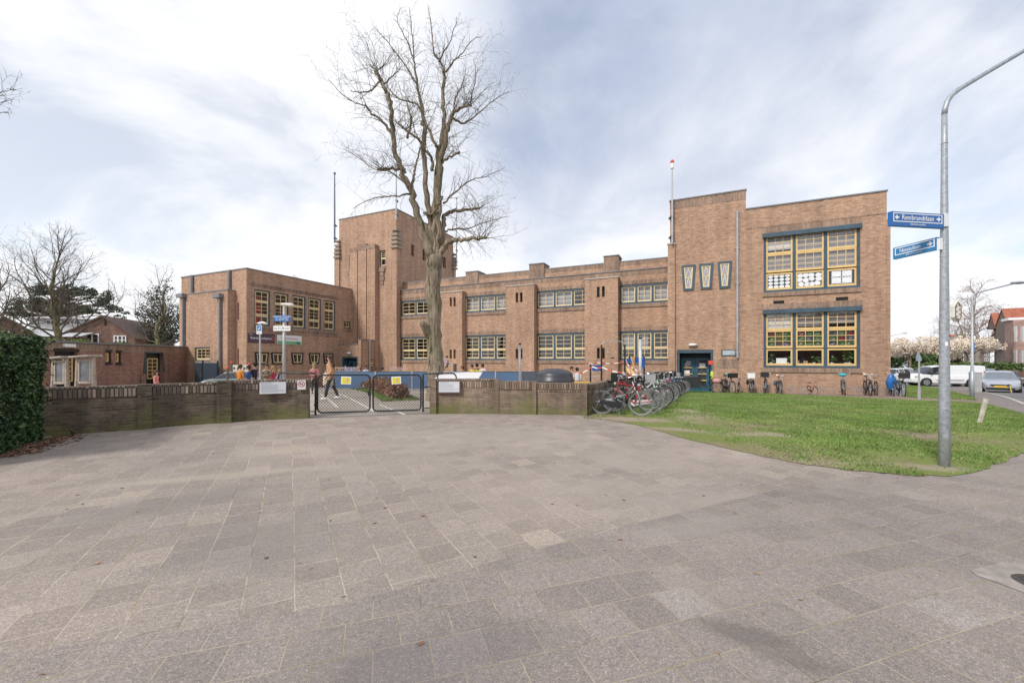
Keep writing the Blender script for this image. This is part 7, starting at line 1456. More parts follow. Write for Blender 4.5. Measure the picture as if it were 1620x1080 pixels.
# ================================================================== BICYCLES
def arc(c,r,a0,a1,n,y=0): return [(c[0]+r*math.cos(R(a0+(a1-a0)*k/n)),y,c[1]+r*math.sin(R(a0+(a1-a0)*k/n))) for k in range(n+1)]
def bike(label,loc,rz,paint,group='bicycles in the rack row beside the wall',sc_=1.0,guard=None,rack=True,basket=None,bag=None,seat=None,diamond=False,tilt=0,steer=0,saddle=None,tyre=None,lamp=True,fine=True):
    t=thing('bicycle',label,'bicycle',loc,rz,group); t.rotation_euler=(tilt,0,rz); t.scale=(sc_,)*3
    rw=(-.53,.345);fw=(.56,.345); bb=(-.06,.29)
    for c in (rw,fw):
        m=MB(); m.tube([(c[0]+.335*math.cos(6.2832*k/26),0,c[1]+.335*math.sin(6.2832*k/26)) for k in range(26)],.019,6,closed=True); w_=m.build('wheel',tyre or TYRE,t)
        m=MB(); m.tube([(c[0]+.308*math.cos(6.2832*k/26),0,c[1]+.308*math.sin(6.2832*k/26)) for k in range(26)],.011,4,closed=True); m.tube([(c[0],-.04,c[1]),(c[0],.04,c[1])],.025,6); m.build('rim',CHR,w_)
        if fine:
            m=MB(); 
            for k in range(18): a=6.2832*k/18; s=.03*(1 if k%2 else -1); m.tube([(c[0]+.02*math.cos(a+.9),s,c[1]+.02*math.sin(a+.9)),(c[0]+.305*math.cos(a),0,c[1]+.305*math.sin(a))],.0022,3,cap=False)
            m.build('spokes',CHR,w_)
        m=MB(); A=arc(c,.372,18,200,12) if c is rw else arc(c,.372,25,165,10); 
        for i in range(len(A)-1): a,b=A[i],A[i+1]; m.quad((a[0],-.028,a[2]),(b[0],-.028,b[2]),(b[0],.028,b[2]),(a[0],.028,a[2]))
        m.build('mudguard',guard or BLK,t)
    st=(-.24,.86); ht=(.40,.93); hb=(.44,.70)
    m=MB(); m.tube([(bb[0],0,bb[1]),(st[0],0,st[1])],.017,7)
    if diamond: m.tube([(st[0]+.03,0,st[1]-.10),(ht[0],0,ht[1]-.06)],.015,7); m.tube([(bb[0],0,bb[1]),(hb[0],0,hb[1])],.018,7)
    else: m.tube([(bb[0],0,bb[1]),(.12,0,.42),(hb[0],0,hb[1])],.018,7); m.tube([(bb[0]-.06,0,bb[1]+.20),(.14,0,.58),(ht[0],0,ht[1]-.07)],.015,7)
    m.tube([(ht[0],0,ht[1]),(hb[0],0,hb[1])],.020,7)
    for s in (-1,1): m.tube([(bb[0],s*.03,bb[1]),(rw[0],s*.055,rw[1])],.010,5); m.tube([(st[0]+.04,s*.01,st[1]-.14),(rw[0],s*.055,rw[1])],.009,5)
    m.build('frame',paint,t)
    m=MB()
    for s in (-1,1): m.tube([(hb[0],s*.02,hb[1]),(hb[0]+.03,s*.05,hb[1]-.06),(fw[0],s*.05,fw[1])],[.013,.013,.009],6)
    m.build('fork',paint if diamond else CHR,t)
    m=MB(); cs,sn=math.cos(steer),math.sin(steer); hx=.37
    def H(x,y,z): return (hx+x*cs-y*sn,x*sn+y*cs,z)
    m.tube([(ht[0],0,ht[1]),H(.0,0,1.03),H(.04,0,1.06)],.013,6)
    for s in (-1,1): m.tube([H(.04,0,1.06),H(.05,s*.10,1.09),H(.0,s*.25,1.10),H(-.18,s*.29,1.05)],.011,6)
    m.build('handlebar',CHR,t); m=MB()
    for s in (-1,1): m.tube([H(-.06,s*.272,1.083),H(-.19,s*.292,1.048)],.018,6)
    m.build('grip',BLK,t)
    m=MB(); m.tube([(st[0],0,st[1]),(st[0]-.03,0,st[1]+.09)],.012,6); v=[]
    m.add([(.13,0,.965),(.02,-.035,.97),(.02,.035,.97),(-.10,-.085,.975),(-.10,.085,.975),(-.14,-.06,.985),(-.14,.06,.985),(.10,0,.93),(-.10,0,.91)],[(0,1,2),(1,3,4,2),(3,5,6,4),(0,7,1),(0,2,7),(1,7,8,3),(2,4,8,7),(3,8,5),(4,6,8),(5,8,6)])
    m.v=[(x+st[0]-.01 if i>=12 else x,y,z) for i,(x,y,z) in enumerate(m.v)]; m.build('saddle',saddle or BLK,t)
    m=MB(); m.tube([(bb[0],-.075,bb[1]),(bb[0],.075,bb[1])],.018,6); m.tube([(bb[0],-.075,bb[1]),(bb[0]+.10,-.08,bb[1]-.13)],.009,5); m.tube([(bb[0],.075,bb[1]),(bb[0]-.10,.08,bb[1]+.13)],.009,5); m.obox((bb[0]+.10,-.13,bb[1]-.14),.09,.09,.02); m.obox((bb[0]-.10,.13,bb[1]+.13),.09,.09,.02); m.build('crank',TRIM,t)
    m=MB(); m.prism([(bb[0]+.12,bb[1]),(bb[0]+.06,bb[1]+.08),(rw[0]-.04,rw[1]+.06),(rw[0]-.06,rw[1]-.03),(bb[0]+.02,bb[1]-.10),(bb[0]+.10,bb[1]-.06)],-.065,-.045); m.build('chain_guard',BLK if guard is None else guard,t)
    if rack:
        m=MB()
        for s in (-1,1): m.tube([(-.24,s*.05,.74),(-.80,s*.06,.74)],.007,4); m.tube([(-.62,s*.06,.74),(rw[0],s*.06,rw[1])],.006,4)
        for x in (-.35,-.5,-.65,-.8): m.tube([(x,-.06,.74),(x,.06,.74)],.006,4)
        m.build('rack',TRIM,t)
    if lamp: m=MB(); m.ball((.50,0,.86),.045,8,6); m.build('front_lamp',CHR,t)
    m=MB(); m.tube([(-.16,.05,.24),(-.30,.14,.02)],.009,5); m.build('kickstand',TRIM,t)
    if basket: 
        col_,w_,h_=basket; m=MB(); x=.62; m.box(x-.15,x+.15,-w_/2,w_/2,.88,.89); 
        for a,b,c_,d in ((x-.15,x-.135,-w_/2,w_/2),(x+.135,x+.15,-w_/2,w_/2),(x-.135,x+.135,-w_/2,-w_/2+.015),(x-.135,x+.135,w_/2-.015,w_/2)): m.box(a,b,c_,d,.892,.89+h_)
        m.build('basket',col_,t)
    if bag:
        m=MB()
        for s in (-1,1): m.ball((-.55,s*.14,.60),.16,10,8,(1.1,.45,1.0))
        m.build('panniers',bag,t)
    if seat: m=MB(); m.box(-.68,-.42,-.13,.13,.76,.80); m.box(-.70,-.66,-.13,.13,.80,1.12); m.box(-.66,-.45,-.15,-.13,.80,.95); m.box(-.66,-.45,.13,.15,.80,.95); m.build('child_seat',seat,t)
    return t
CR={k:mat('bike_'+k,c,.3,m_,var=.05,coat=.3) for k,c,m_ in (('black',(.02,.02,.022),.1),('red',(.48,.03,.045),.1),('white',(.72,.72,.70),.0),('navy',(.03,.05,.13),.2),('silver',(.42,.44,.46),.6),('pink',(.62,.10,.22),.0),('teal',(.05,.20,.24),.1),('green',(.06,.16,.07),.0),('purple',(.16,.06,.26),.1),('blue',(.06,.16,.42),.1),('grey',(.16,.17,.18),.3),('brown',(.14,.08,.05),.1),('cream',(.60,.55,.42),.0),('orange',(.60,.20,.04),.0))}
GT=mat('grey_tyre',(.19,.19,.18),.8); TANS=mat('tan_leather',(.33,.18,.08),.6)
ROW=[('black','black bicycle with a silver basket mount, nearest of the row, before the wall end',dict(tyre=GT)),('red','bright red bicycle in front of the row, second from the wall end',dict(guard=WHT,tyre=GT,diamond=True)),('white','white-framed bicycle next to the bright red one',dict(tyre=GT)),('red','red and black bicycle behind the white-framed one',dict(basket=(BLK,.34,.22))),
 ('navy','navy bicycle with a black front basket early in the row',dict(basket=(TRIM,.36,.24))),('silver','silver bicycle in the near half of the row',dict(guard=CHR,tyre=GT)),('pink','pink bicycle with pale mudguards in the middle of the row',dict(guard=WHT)),('black','black step-through bicycle with dark panniers in the middle of the row',dict(bag=BLK)),
 ('brown','brown bicycle with a tan saddle in the middle of the row',dict(saddle=TANS,tyre=mat('tan_tyre',(.30,.22,.15),.8))),('grey','dark grey bicycle with a pale child seat past the middle of the row',dict(seat=mat('child_seat_grey',(.35,.35,.36),.6))),('teal','teal bicycle in the far half of the row',dict()),('red','small red bicycle in the far half of the row',dict(sc_=.85)),
 ('blue','blue bicycle with a wire basket in the far half of the row',dict(basket=(CHR,.32,.22))),('black','plain black bicycle third from the far end of the row',dict(tyre=GT)),('navy','navy bicycle with silver mudguards second from the far end of the row',dict(guard=CHR)),('blue','slate blue bicycle at the far end of the row beside the cargo bike',dict(tyre=GT))]
EX=[('black','black bicycle with a silver front basket squeezed in behind the bright red one',dict(basket=(CHR,.34,.24),tyre=GT)),('green','dark green bicycle squeezed in near the navy one with the black basket',dict()),('white','cream-white bicycle squeezed in beside the pink one',dict(guard=WHT,tyre=GT)),('purple','purple bicycle squeezed in past the brown one',dict()),('silver','silver bicycle with a black crate in the far half of the row',dict(basket=(BLK,.38,.26))),('navy','dark navy bicycle turned around in the far half of the row',dict(tyre=GT))]
for i,e_ in enumerate(EX): ROW.insert(2+i*3,e_)
n0=G(990,657); n1=G(1062,621); rj=random.Random(12); nrow=len(ROW)
dirw=(n1-n0).normalized(); bang=UA+R(2)
for k,(c_,lb,kw) in enumerate(ROW):
    f=k/(nrow-1); p=n0.lerp(n1,f); off=(.12 if k%2 else -.14)+rj.uniform(-.05,.05); p=p+Vector((math.cos(bang),math.sin(bang),0))*off; p.z=gz(p.x,p.y)+.01
    flip=math.pi if k in (1,4,9,12) else 0
    bike(lb,p,bang+flip+rj.uniform(-.07,.07),CR[c_],tilt=rj.uniform(-.07,.07),steer=rj.uniform(-.4,.4),**kw)
# hoop rack they stand in
a=n0+Vector((math.cos(bang),math.sin(bang),0))*-.55; b=n1+Vector((math.cos(bang),math.sin(bang),0))*-.55; d=(b-a); t=thing('bicycle_rack','long galvanised bicycle rack holding the row of bicycles beside the wall','bicycle rack',a,math.atan2(d.y,d.x)); L_=d.xy.length; m=MB()
for s in (.0,.42):
    m.tube([(x,s*1.0-.1,gz((a+d*(x/L_)).x,(a+d*(x/L_)).y)-a.z+.10+s*.6) for x in [L_*q/8 for q in range(9)]],.02,6)
m.build('rail',STEEL,t); 
for k in range(nrow):
    x=L_*k/(nrow-1)+.05; w_=a+d*(x/L_); zz=gz(w_.x,w_.y)-a.z; m=MB()
    for s in (-.035,.035): m.tube([(x+s,-.35,zz+.02),(x+s,-.42,zz+.25),(x+s,-.12,zz+.42),(x+s,.25,zz+.36),(x+s,.35,zz+.05)],.008,5)
    m.build('wheel_holder',STEEL,t)
# front-on bicycles against the school wall
WB_=[(1152,'navy','dark bicycle with a turquoise cloth and a black crate against the wall by the downpipe',dict(basket=(BLK,.42,.24),bag=BLK),1.0,20),(1168,'purple','small purple child bicycle against the school wall',dict(rack=False),.82,-8),(1188.5,'grey','bicycle with a pale front basket and round dark panniers against the wall',dict(basket=(WHT,.36,.26),bag=BLK),.98,-3),(1210,'black','tall black bicycle with a black front crate below the big window\'s left edge',dict(basket=(BLK,.36,.24)),1.04,-10),(1232,'black','bicycle with large slate-blue panniers against the wall',dict(bag=mat('slate_bag',(.08,.15,.19),.8)),.92,0),
 (1285.5,'orange','tiny red and yellow child bicycle alone below the big window',dict(rack=False,basket=None),.62,12),(1334,'grey','grey bicycle with a turquoise saddle cover against the wall',dict(saddle=mat('turquoise_cover',(.06,.42,.48),.5)),1.0,-10),(1372,'black','black bicycle leaning left against the wall near the right corner',dict(diamond=True),.98,-6),(1382,'brown','brown bicycle with a tan seat beside the leaning black one',dict(saddle=TANS),.92,-28),(1411,'blue','bicycle with a bright blue bag right at the school corner',dict(bag=SB),1.0,-14),(1425,'green','dark green bicycle with a high rack just past the school corner',dict(basket=(TRIM,.36,.24),rack=True),1.0,-8)]
for k,(px,c_,lb,kw,s,yw) in enumerate(WB_):
    q=-1.05; p=B(fp(px,q),q); 
    if px>1405: p=GD(px,fY(px,q)-.0)
    p.z=gz(p.x,p.y)+.008; bike(lb,p,UA+R(-90+yw),CR[c_],group='bicycles standing against the school wall',sc_=s,tilt=rj.uniform(-.06,.06),steer=rj.uniform(-.25,.25),fine=True,**kw)
# low wheel hoops along the wall
t=None; pts=[1143,1160,1178,1199,1221,1244,1252,1262,1275,1296,1306,1318,1347,1354,1360,1392,1399]
for i,px in enumerate(pts):
    q=-.55; p=B(fp(px,q),q); p.z=gz(p.x,p.y); t=thing('wheel_hoop','small bent steel wheel hoop set in the path along the school wall','bicycle stand',p,UA,'identical wheel hoops along the school wall'); h=.42
    for s in (-.16,.12):
        m=MB(); m.tube([(s,0,-.05),(s,0,h*.7),(s+.03,0,h*.95),(s+.07,0,h),(s+.11,0,h*.95),(s+.14,0,h*.7),(s+.14,0,-.05)],.011,5); m.build('hoop',STEEL,t)
# blue cloth drape and turquoise cloth as own things
q=-1.05
for px,w_,h_,z0,mm,lb in ((1151,.17,.13,.98,mat('turquoise_cloth',(.08,.45,.52),.8),'turquoise cloth draped over the handlebar of the crate bicycle by the downpipe'),(1410,.20,.75,.30,SB,'bright blue rain cape hanging on the bicycle at the school corner'),(1333,.20,.16,.95,MC['turquoise_cover'],'turquoise helmet bag on the handlebar of the grey wall bicycle')):
    p=GD(px,fY(px,q)-.35); p.z=gz(p.x,p.y)+z0; m=MB(); m.ball((0,0,h_/2),.9,12,9,(w_,.12,h_*.6)); rr_=random.Random(int(px)); m.v=[(x*(1+rr_.uniform(-.12,.12)),y*(1+rr_.uniform(-.2,.2)),z) for x,y,z in m.v]; o=m.build('cloth_bag',mm,None,smooth=True,loc=p,rz=UA); tag(o,lb,'cloth')
# cargo bike by the entrance
p=B(fp(1108,-1.3),-1.3); p.z=gz(p.x,p.y)+.008; ang=UA+math.pi+R(4); t=thing('cargo_bicycle','long black cargo bicycle with a covered box and yellow vest before the entrance','cargo bicycle',p,ang)
for cx,r_ in ((-.85,.34),(1.25,.26)):
    m=MB(); m.tube([(cx+(r_-.02)*math.cos(6.2832*k/26),0,r_+(r_-.02)*math.sin(6.2832*k/26)) for k in range(26)],.024,6,closed=True); w_=m.build('wheel',TYRE,t); m=MB(); m.tube([(cx+(r_-.05)*math.cos(6.2832*k/26),0,r_+(r_-.05)*math.sin(6.2832*k/26)) for k in range(26)],.012,4,closed=True)
    for k in range(18): a=6.2832*k/18; m.tube([(cx,0,r_),(cx+(r_-.05)*math.cos(a),0,r_+(r_-.05)*math.sin(a))],.0025,3,cap=False)
    m.build('rim',CHR,w_)
m=MB(); v0=[(.10,-.32,.28),(1.30,-.26,.30),(1.30,.26,.30),(.10,.32,.28),(-.02,-.38,.92),(1.45,-.30,.80),(1.45,.30,.80),(-.02,.38,.92)]; m.add(v0,[(0,3,2,1),(0,1,5,4),(1,2,6,5),(2,3,7,6),(3,0,4,7)]); m.build('box',mat('cargo_box',(.03,.032,.035),.6),t)
m=MB(); m.add([(-.04,-.39,.925),(1.47,-.31,.805),(1.47,.31,.805),(-.04,.39,.925),(.7,0,.99)],[(0,1,4),(1,2,4),(2,3,4),(3,0,4)]); m.build('cover',mat('cargo_cover',(.045,.047,.05),.75,bump=.3),t)
m=MB(); m.tube([(-.85,.05,.34),(-.35,0,.28),(.1,0,.25)],.02,6); m.tube([(-.35,0,.28),(-.52,0,.88)],.018,6); m.tube([(-.35,0,.3),(-.05,0,.62),(.0,0,1.0)],.022,6); m.tube([(-.85,0,.34),(-.5,0,.75)],.012,5); m.tube([(-.05,0,.62),(-.5,0,.7)],.015,6); m.build('frame',BLK,t)
m=MB(); m.tube([(-.2,-.28,1.12),(.0,-.1,1.05),(.0,.1,1.05),(-.2,.28,1.12)],.012,6); m.build('handlebar',CHR,t); m=MB(); m.ball((-.54,0,.93),.12,10,6,(1.1,.8,.35)); m.build('saddle',BLK,t); m=MB(); m.ball((-.84,0,.68),.2,10,8,(1.15,.95,.7)); m.build('pannier',mat('pink_pannier',(.62,.30,.30),.7,var=.3,vs=14),t)
m=MB(); A=arc((-.85,.34),.37,15,175,12)
for i in range(12): m.quad((A[i][0],-.03,A[i][2]),(A[i+1][0],-.03,A[i+1][2]),(A[i+1][0],.03,A[i+1][2]),(A[i][0],.03,A[i][2]))
m.build('mudguard',BLK,t)
m=MB(); m.ball((-.60,0,1.0),.18,9,7,(.55,.5,1.35)); m.build('yellow_vest',mat('hi_vis',(.55,.62,.10),.7,var=.3,vs=12),t)
# helmet-red flag as own thing
fl=thing('safety_flag','small orange-red flag on a stick above the cargo bicycle','flag',p+Vector((math.cos(ang)*-.62,math.sin(ang)*-.62,1.1)),ang); m=MB(); m.tube([(0,0,0),(0,0,.75)],.008,5); m.build('stick',STL2,fl); m=MB(); m.box(-.02,.20,-.01,.01,.50,.72); m.build('cloth',mat('flag_red',(.75,.08,.05),.6),fl)
# ================================================================== PEOPLE
SKIN=mat('skin',(.52,.30,.21),.6,var=.05); SKIND=mat('skin_tan',(.36,.20,.13),.6,var=.05)
def skinmesh(chains,sub=1,root=0):
    """chains: list of lists of (pos, rx, ry) ; points shared by position become one connected skeleton"""
    vs=[];key={};ed=[]
    for ch in chains:
        prev=None
        for p,r1,r2 in ch:
            k=tuple(round(c,4) for c in p)
            if k not in key: key[k]=len(vs); vs.append((p,r1,r2))
            i=key[k]
            if prev is not None and prev!=i: ed.append((prev,i))
            prev=i
    me=bpy.data.meshes.new('sk'); me.from_pydata([v[0] for v in vs],ed,[]); o=bpy.data.objects.new('sk',me); col.objects.link(o)
    md=o.modifiers.new('s','SKIN'); md.use_smooth_shade=True; md.branch_smoothing=.4
    for i,v in enumerate(vs): sv=me.skin_vertices[0].data[i]; sv.radius=(v[1],v[2]); sv.use_root=(i==root)
    if sub: s=o.modifiers.new('u','SUBSURF'); s.levels=sub; s.render_levels=sub
    dg=bpy.context.evaluated_depsgraph_get(); m=bpy.data.meshes.new_from_object(o.evaluated_get(dg)); bpy.data.objects.remove(o); return m
def person(label,loc,rz,H,coat,legs,hair,pose='stand',long_hair=False,arms=None,coat_len=.50,skin=None,shoes=None,bag=None,hat=False,child=True,group='people in the schoolyard',cat='person'):
    """H: height; figure faces +x in its own frame, y to its left"""
    t=thing('person',label,cat,loc,rz,group); k=H/1.70; hs=1.22 if child else 1.0
    S=lambda x,y,z:(x*k,y*k,z*k)
    stride=.20 if pose=='walk' else (.04 if pose=='stand' else .1)
    hip=.92; lean=.05 if pose=='walk' else .0
    if pose=='sit': L=[[(0,.09,.92),(.40,.10,.90),(.42,.10,.48),(.42,.10,.46)],[(0,-.09,.92),(.36,-.12,.88),(.45,-.12,.46),(.45,-.12,.44)]]
    elif pose=='climb': L=[[(0,.09,.92),(.30,.12,.78),(.05,.14,.52),(.03,.14,.45)],[(0,-.09,.92),(-.05,-.12,.50),(-.30,-.12,.22),(-.35,-.12,.15)]]
    else: L=[[(0,.09,.90),(stride*.55,.095,.50),(stride*.95 if pose=='walk' else .0,.095,.10),(stride*.95 if pose=='walk' else .0,.095,.07)],[(0,-.09,.90),(-stride*.30,-.095,.50),(-stride*1.15,-.095,.14),(-stride*1.2,-.095,.10)]]
    ar=arms or ('swing' if pose=='walk' else 'down')
    if ar=='swing': A=[[(0+lean,.19,1.40),(-.12,.25,1.13),(.06,.26,.92),(.10,.255,.84)],[(lean,-.19,1.40),(.10,-.25,1.14),(.26,-.22,1.0),(.33,-.20,.97)]]
    elif ar=='front': A=[[(0,.19,1.40),(.08,.24,1.14),(.30,.10,1.12),(.36,.06,1.13)],[(0,-.19,1.40),(.08,-.24,1.14),(.30,-.10,1.10),(.36,-.06,1.12)]]
    elif ar=='up': A=[[(0,.19,1.40),(.10,.25,1.62),(.20,.22,1.84),(.22,.21,1.90)],[(0,-.19,1.40),(.12,-.24,1.60),(.22,-.20,1.82),(.24,-.19,1.88)]]
    elif ar=='out': A=[[(0,.19,1.40),(.03,.46,1.34),(.08,.70,1.36),(.09,.76,1.36)],[(0,-.19,1.40),(.05,-.24,1.14),(.15,-.22,.92),(.17,-.21,.86)]]
    else: A=[[(0,.19,1.40),(-.02,.25,1.13),(.06,.25,.90),(.08,.245,.83)],[(0,-.19,1.40),(.0,-.25,1.13),(.08,-.24,.90),(.10,-.235,.83)]]
    hd=[((lean,0,1.46),.052,.052),((lean+.02,0,1.53),.050,.052),((lean+.03,0,1.58*1.0),.078*hs,.070*hs),((lean+.03,0,1.635+.02*(hs-1)*5),.092*hs,.078*hs),((lean+.025,0,1.685+.05*(hs-1)*3),.070*hs,.062*hs)]
    torso=[((0,0,hip),.115,.15),((lean*.3,0,1.08),.10,.135),((lean*.7,0,1.28),.115,.155),((lean,0,1.42),.075,.12)]
    def sc3(ch,f=1.0,a=0): return [(S(*p),(r1*f+a)*k,(r2*f+a)*k) for p,r1,r2 in ch]
    head=sc3(hd); tr_=sc3(torso)
    chains=[tr_+head]
    for a in A:
        chains.append([tr_[-1],(S(*a[0]),.055*k,.055*k),(S(*a[1]),.040*k,.040*k),(S(*a[2]),.030*k,.030*k),(S(*a[3]),.034*k,.020*k)])
        hx,hy,hz=a[3]; dx_,dy_,dz_=[(a[3][i]-a[2][i])/max(.01,math.dist(a[3],a[2])) for i in range(3)]
        for q,(ox,lg) in enumerate(((-.028,.060),(-.012,.072),(.006,.075),(.022,.066))): chains.append([(S(*a[3]),.034*k,.020*k),(S(hx+ox*.6,hy+ox*.3,hz),.012*k,.010*k),(S(hx+dx_*lg+ox*.7+.01,hy+dy_*lg+ox*.3,hz+dz_*lg),.008*k,.008*k)])
        s=1 if hy<0 else -1; chains.append([(S(*a[3]),.034*k,.020*k),(S(hx+.035,hy+s*.02,hz+.0),.010*k,.010*k),(S(hx+.05+dx_*.02,hy+s*.025,hz+dz_*.04),.008*k,.008*k)])
    for l in L:
        fx,fy,fz_=l[3]; chains.append([tr_[0],(S(*l[0]),.085*k,.085*k),(S(*l[1]),.055*k,.055*k),(S(*l[2]),.036*k,.036*k),(S(fx+.04,fy,max(.03,fz_-.04)),.036*k,.030*k),(S(fx+.14,fy,max(.025,fz_-.05)),.034*k,.022*k)])
    me=skinmesh(chains,1); me.materials.clear(); me.materials.append(skin or SKIN); o=bpy.data.objects.new('body',me); col.objects.link(o); o.parent=t
    # jacket
    cb=.92-(coat_len-.40); jt=[(S(0,0,cb),.155*k,.18*k),(S(lean*.3,0,1.05),.135*k,.165*k),(S(lean*.7,0,1.27),.14*k,.18*k),(S(lean,0,1.41),.095*k,.14*k),(S(lean,0,1.475),.062*k,.066*k)]
    ch=[jt]+[[jt[3],(S(*a[0]),.075*k,.075*k),(S(*a[1]),.060*k,.060*k),(S(a[2][0]*.9+a[1][0]*.1,a[2][1]*.9+a[1][1]*.1,a[2][2]*.9+a[1][2]*.1),.048*k,.048*k)] for a in A]
    me=skinmesh(ch,1); me.materials.clear(); me.materials.append(coat); o=bpy.data.objects.new('jacket',me); col.objects.link(o); o.parent=t
    ch=[[(S(0,0,.96),.12*k,.155*k),(S(0,0,.88),.115*k,.15*k)]]+[[(S(0,0,.88),.115*k,.15*k),(S(l[0][0],l[0][1],l[0][2]-.02),.095*k,.092*k),(S(*l[1]),.070*k,.070*k),(S(*l[2]),.055*k,.055*k)] for l in L]
    me=skinmesh(ch,1); me.materials.clear(); me.materials.append(legs); o=bpy.data.objects.new('trousers',me); col.objects.link(o); o.parent=t
    for l in L:
        fx,fy,fz_=l[3]; zf_=max(.045,fz_-.025); m=MB(); m.ball(S(fx+.05,fy,zf_),.085*k,10,7,(1.65,.62,.58)); m.build('shoe',shoes or TRIM,t,smooth=True)
    hz=1.64+.05*(hs-1)*3; m=MB(); m.ball(S(lean+.005,0,hz+.02),.105*k*hs,12,9,(1.06,.95,1.05)); 
    m.v=[(x if z>(hz-.02)*k or x<(lean+.03)*k else x-.10*k*hs,y,z) for x,y,z in m.v]
    if long_hair:
        m.ball(S(lean-.07,0,hz-.13),.09*k*hs,10,8,(.75,.95,2.0)); m.ball(S(lean-.13,.02,hz-.27),.07*k,8,6,(.9,.9,1.7))
    m.build('hair',hair,t,smooth=True)
    m=MB(); fx=lean+.03+.092*hs
    m.ball(S(fx+.004,0,hz-.02),.012*k*hs,6,5,(1,.8,1.5)); o=m.build('nose',skin or SKIN,t); m=MB(); 
    for s in (-1,1): m.ball(S(fx-.008,s*.030*hs,hz+.012),.010*k*hs,6,4)
    m.build('eyes',TRIM,t); m=MB(); m.ball(S(fx-.008,0,hz-.062*hs),.018*k*hs,6,4,(.4,1.1,.35)); m.build('mouth',mat('lip',(.36,.10,.09),.5),t)
    m=MB()
    for s in (-1,1): m.ball(S(lean+.02,s*.085*hs,hz-.01),.022*k*hs,6,5,(.7,.4,1.2))
    m.build('ears',skin or SKIN,t)
    if bag:
        bm_,bx,by,bz,bw,bh=bag; m=MB(); n=12; v=[]
        for i,(w_,z) in enumerate(((.42,-.5),(.5,-.35),(.48,0),(.46,.35),(.40,.5))): v.append([(math.copysign(abs(math.cos(6.283*j/n))**.6,math.cos(6.283*j/n))*w_*bw,math.copysign(abs(math.sin(6.283*j/n))**.6,math.sin(6.283*j/n))*w_*bw*.38,z*bh) for j in range(n)])
        o_=len(m.v)
        for rg1 in v: m.v+=[(x+bx,y+by,z+bz) for x,y,z in rg1]
        for i in range(4):
            for j in range(n): m.f.append((i*n+j,i*n+(j+1)%n,(i+1)*n+(j+1)%n,(i+1)*n+j)); m.m.append(0)
        m.f.append(tuple(reversed(range(n)))); m.f.append(tuple(range(4*n,5*n))); m.m+=[0,0]
        bt=thing('tote_bag','large cream cloth bag on the arm of the woman walking behind the gate','bag',loc,rz); m.tube([(bx-bw*.3,by,bz+bh*.5),(bx-.02,by,bz+bh*.5+.30),(bx+bw*.3,by,bz+bh*.5)],.012,5); m.build('sack',bm_,bt,smooth=True)
        m=MB(); m.tube([(bx-bw*.35,by-bw*.1,bz+bh*.46),(bx+bw*.35,by-bw*.1,bz+bh*.46)],.012,5); m.build('hem',bm_,bt)
    return t
FAB=lambda n,c,v=.15,s=10:mat(n,c,.85,var=v,vs=s)
BRN=FAB('brown_hair',(.075,.04,.025)); BKH=FAB('black_hair',(.02,.015,.012)); FAIR=FAB('fair_hair',(.33,.22,.11))
JN=FAB('dark_trousers',(.03,.03,.038)); JB=FAB('blue_jeans',(.07,.10,.17)); KH=FAB('khaki_trousers',(.36,.31,.24))
def ph(px,py,Y): g=GD(px,Y); return (CH+(HY-py)/F*Y)-g.z
g=GD(524,16.4); person('woman in a tan teddy coat with long brown hair walking left behind the gate',g,R(183),ph(524,563.5,16.4),FAB('tan_teddy_coat',(.52,.28,.15),.35,30),JN,BRN,'walk',long_hair=True,child=False,coat_len=.56,shoes=WHT,bag=(FAB('cream_cloth',(.68,.58,.42)),.12,-.0,.80,.42,.50))
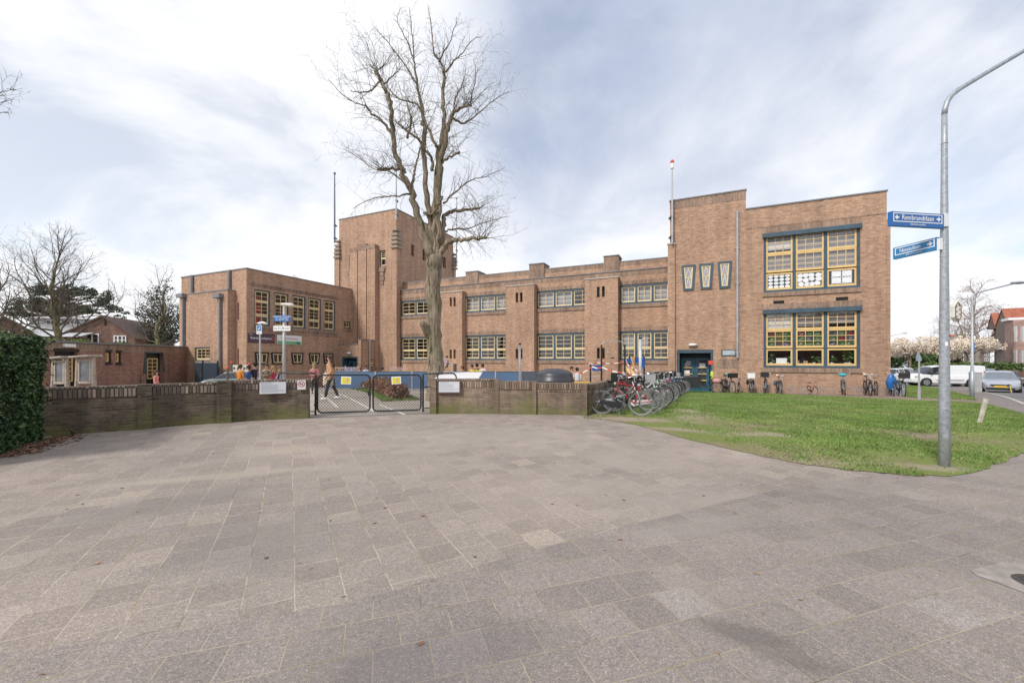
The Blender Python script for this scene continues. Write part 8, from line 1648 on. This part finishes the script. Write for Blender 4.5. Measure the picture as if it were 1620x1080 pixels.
PP=[(380,579,19.5,'child in an orange hooded jacket seen from behind near the left wall',('orange_coat',(.55,.20,.035)),JN,BRN,70,'stand',None),
(393.5,580.5,20,'child in a bright blue jacket right of the orange jacket',('blue_coat',(.04,.13,.33)),JB,BKH,200,'stand','front'),
(403,576,20.3,'tallest child in a dark navy hooded coat left of the slim sign pole',('navy_coat',(.03,.03,.06)),JN,BKH,180,'stand','front'),
(422,578,20,'child in a camouflage-patterned jacket with short dark hair right of the slim sign pole',('camo_coat',(.16,.13,.09)),KH,BRN,-70,'stand','front'),
(432,581.5,20.5,'child in a pinkish-red coat beside the camouflage jacket',('pink_red_coat',(.52,.06,.10)),JN,FAIR,180,'stand',None),
(442.5,586.5,21,'bending child in a pale blue top left of the yard lamp post',('pale_blue_coat',(.36,.42,.60)),KH,FAIR,180,'stand','front'),
(497,577,20,'girl in a dusty rose jacket standing below the small tapered windows',('rose_coat',(.42,.16,.16)),JN,FAIR,-60,'stand','front'),
(578.5,579.5,31,'child in a blue and pale top behind the fence near the porch window',('blue_white_top',(.30,.38,.55)),JB,BRN,-90,'stand','front'),
(569,583,31,'child in a white and violet top behind the fence at the porch corner',('violet_top',(.52,.42,.68)),JB,BRN,-120,'stand',None),
(605,583,31,'child in dark clothes crouching low behind the fence by the tower foot',('black_coat',(.02,.02,.025)),JN,BKH,0,'stand',None),
(732,581,28.5,'short child in a pale yellow shirt, leftmost behind the fence right of the tree',('pale_yellow_top',(.62,.52,.10)),JB,BRN,180,'stand',None),
(747,579,28.5,'child in a bright yellow shirt with one arm held out',('yellow_top',(.70,.56,.02)),JN,BKH,-90,'stand','out'),
(754.5,577,28.7,'child all in black between the yellow shirt and the white shirt',('black_coat',(.02,.02,.025)),JN,BKH,90,'stand',None),
(763.5,577.5,28.5,'child in a pinkish-white shirt with dark hair behind the blue fence',('pinkish_white_top',(.78,.64,.68)),JB,BRN,90,'stand',None),
(904.5,582,21,'child in a pale pink top right beside the dark dome',('pale_pink_top',(.62,.42,.40)),KH,BRN,-60,'stand','front'),
(913,583.5,20.5,'child in a white vest over dark sleeves and khaki trousers by the yellow bench',('white_vest',(.70,.70,.72)),KH,BKH,90,'stand','down'),
(247,588,17,'child with curly brown hair in a pink jacket looking over the left wall',('pink_coat',(.66,.24,.22)),JB,BRN,20,'stand',None)]
for px,py,Y,lb,(cn,cc_),lg,hr,rz,ps,ar in PP:
    g=GD(px,Y); person(lb,g,R(rz),ph(px,py,Y),FAB(cn,cc_),lg,hr,ps,arms=ar,coat_len=.46,long_hair=(px in (497,432,247)),shoes=TRIM)
# climbing child hangs on the bar beside the dark post
g=GD(707,28); H=1.25; o=person('child in a striped blue top swinging over the bar beside the tree trunk',Vector((g.x,g.y,CH+(HY-586)/F*28)),R(20),.95,FAB('striped_top',(.32,.36,.56),.5,16),JN,BKH,'climb',arms='front')
# ================================================================== BEHIND THE CAMERA (added unseen houses and trees for the school windows to mirror)
for k,(a,b,zr_,lb) in enumerate((((30,-22),(12,-24),9,'added brick row house behind the viewpoint for the tall windows to mirror'),((10,-24),(-10,-23),8.5,'added brick row house behind the viewpoint for window reflections, facing the gate'),((44,-8),(33,-19),9,'added brick row house behind the viewpoint for window reflections, near the street corner'))):
    house('added_row_house',lb,a,b,8,5.5,BRH,TILE,zr=zr_,gable=False,wins=[(u,u+1.6,z,z+1.5,2,2) for u in (1.5,5,8.5,12) for z in (.8,3.6)],over=.4)
for k,(x,y) in enumerate(((24,-12),(6,-15),(-9,-14))):
    baretree('added bare street tree behind the viewpoint for window reflections, %s'%('to the right','in the middle','to the left')[k],x,y,11,4.5,90+k,tr_r=.25,fork=.35,n0=12,lvl=2,sub=1.8)
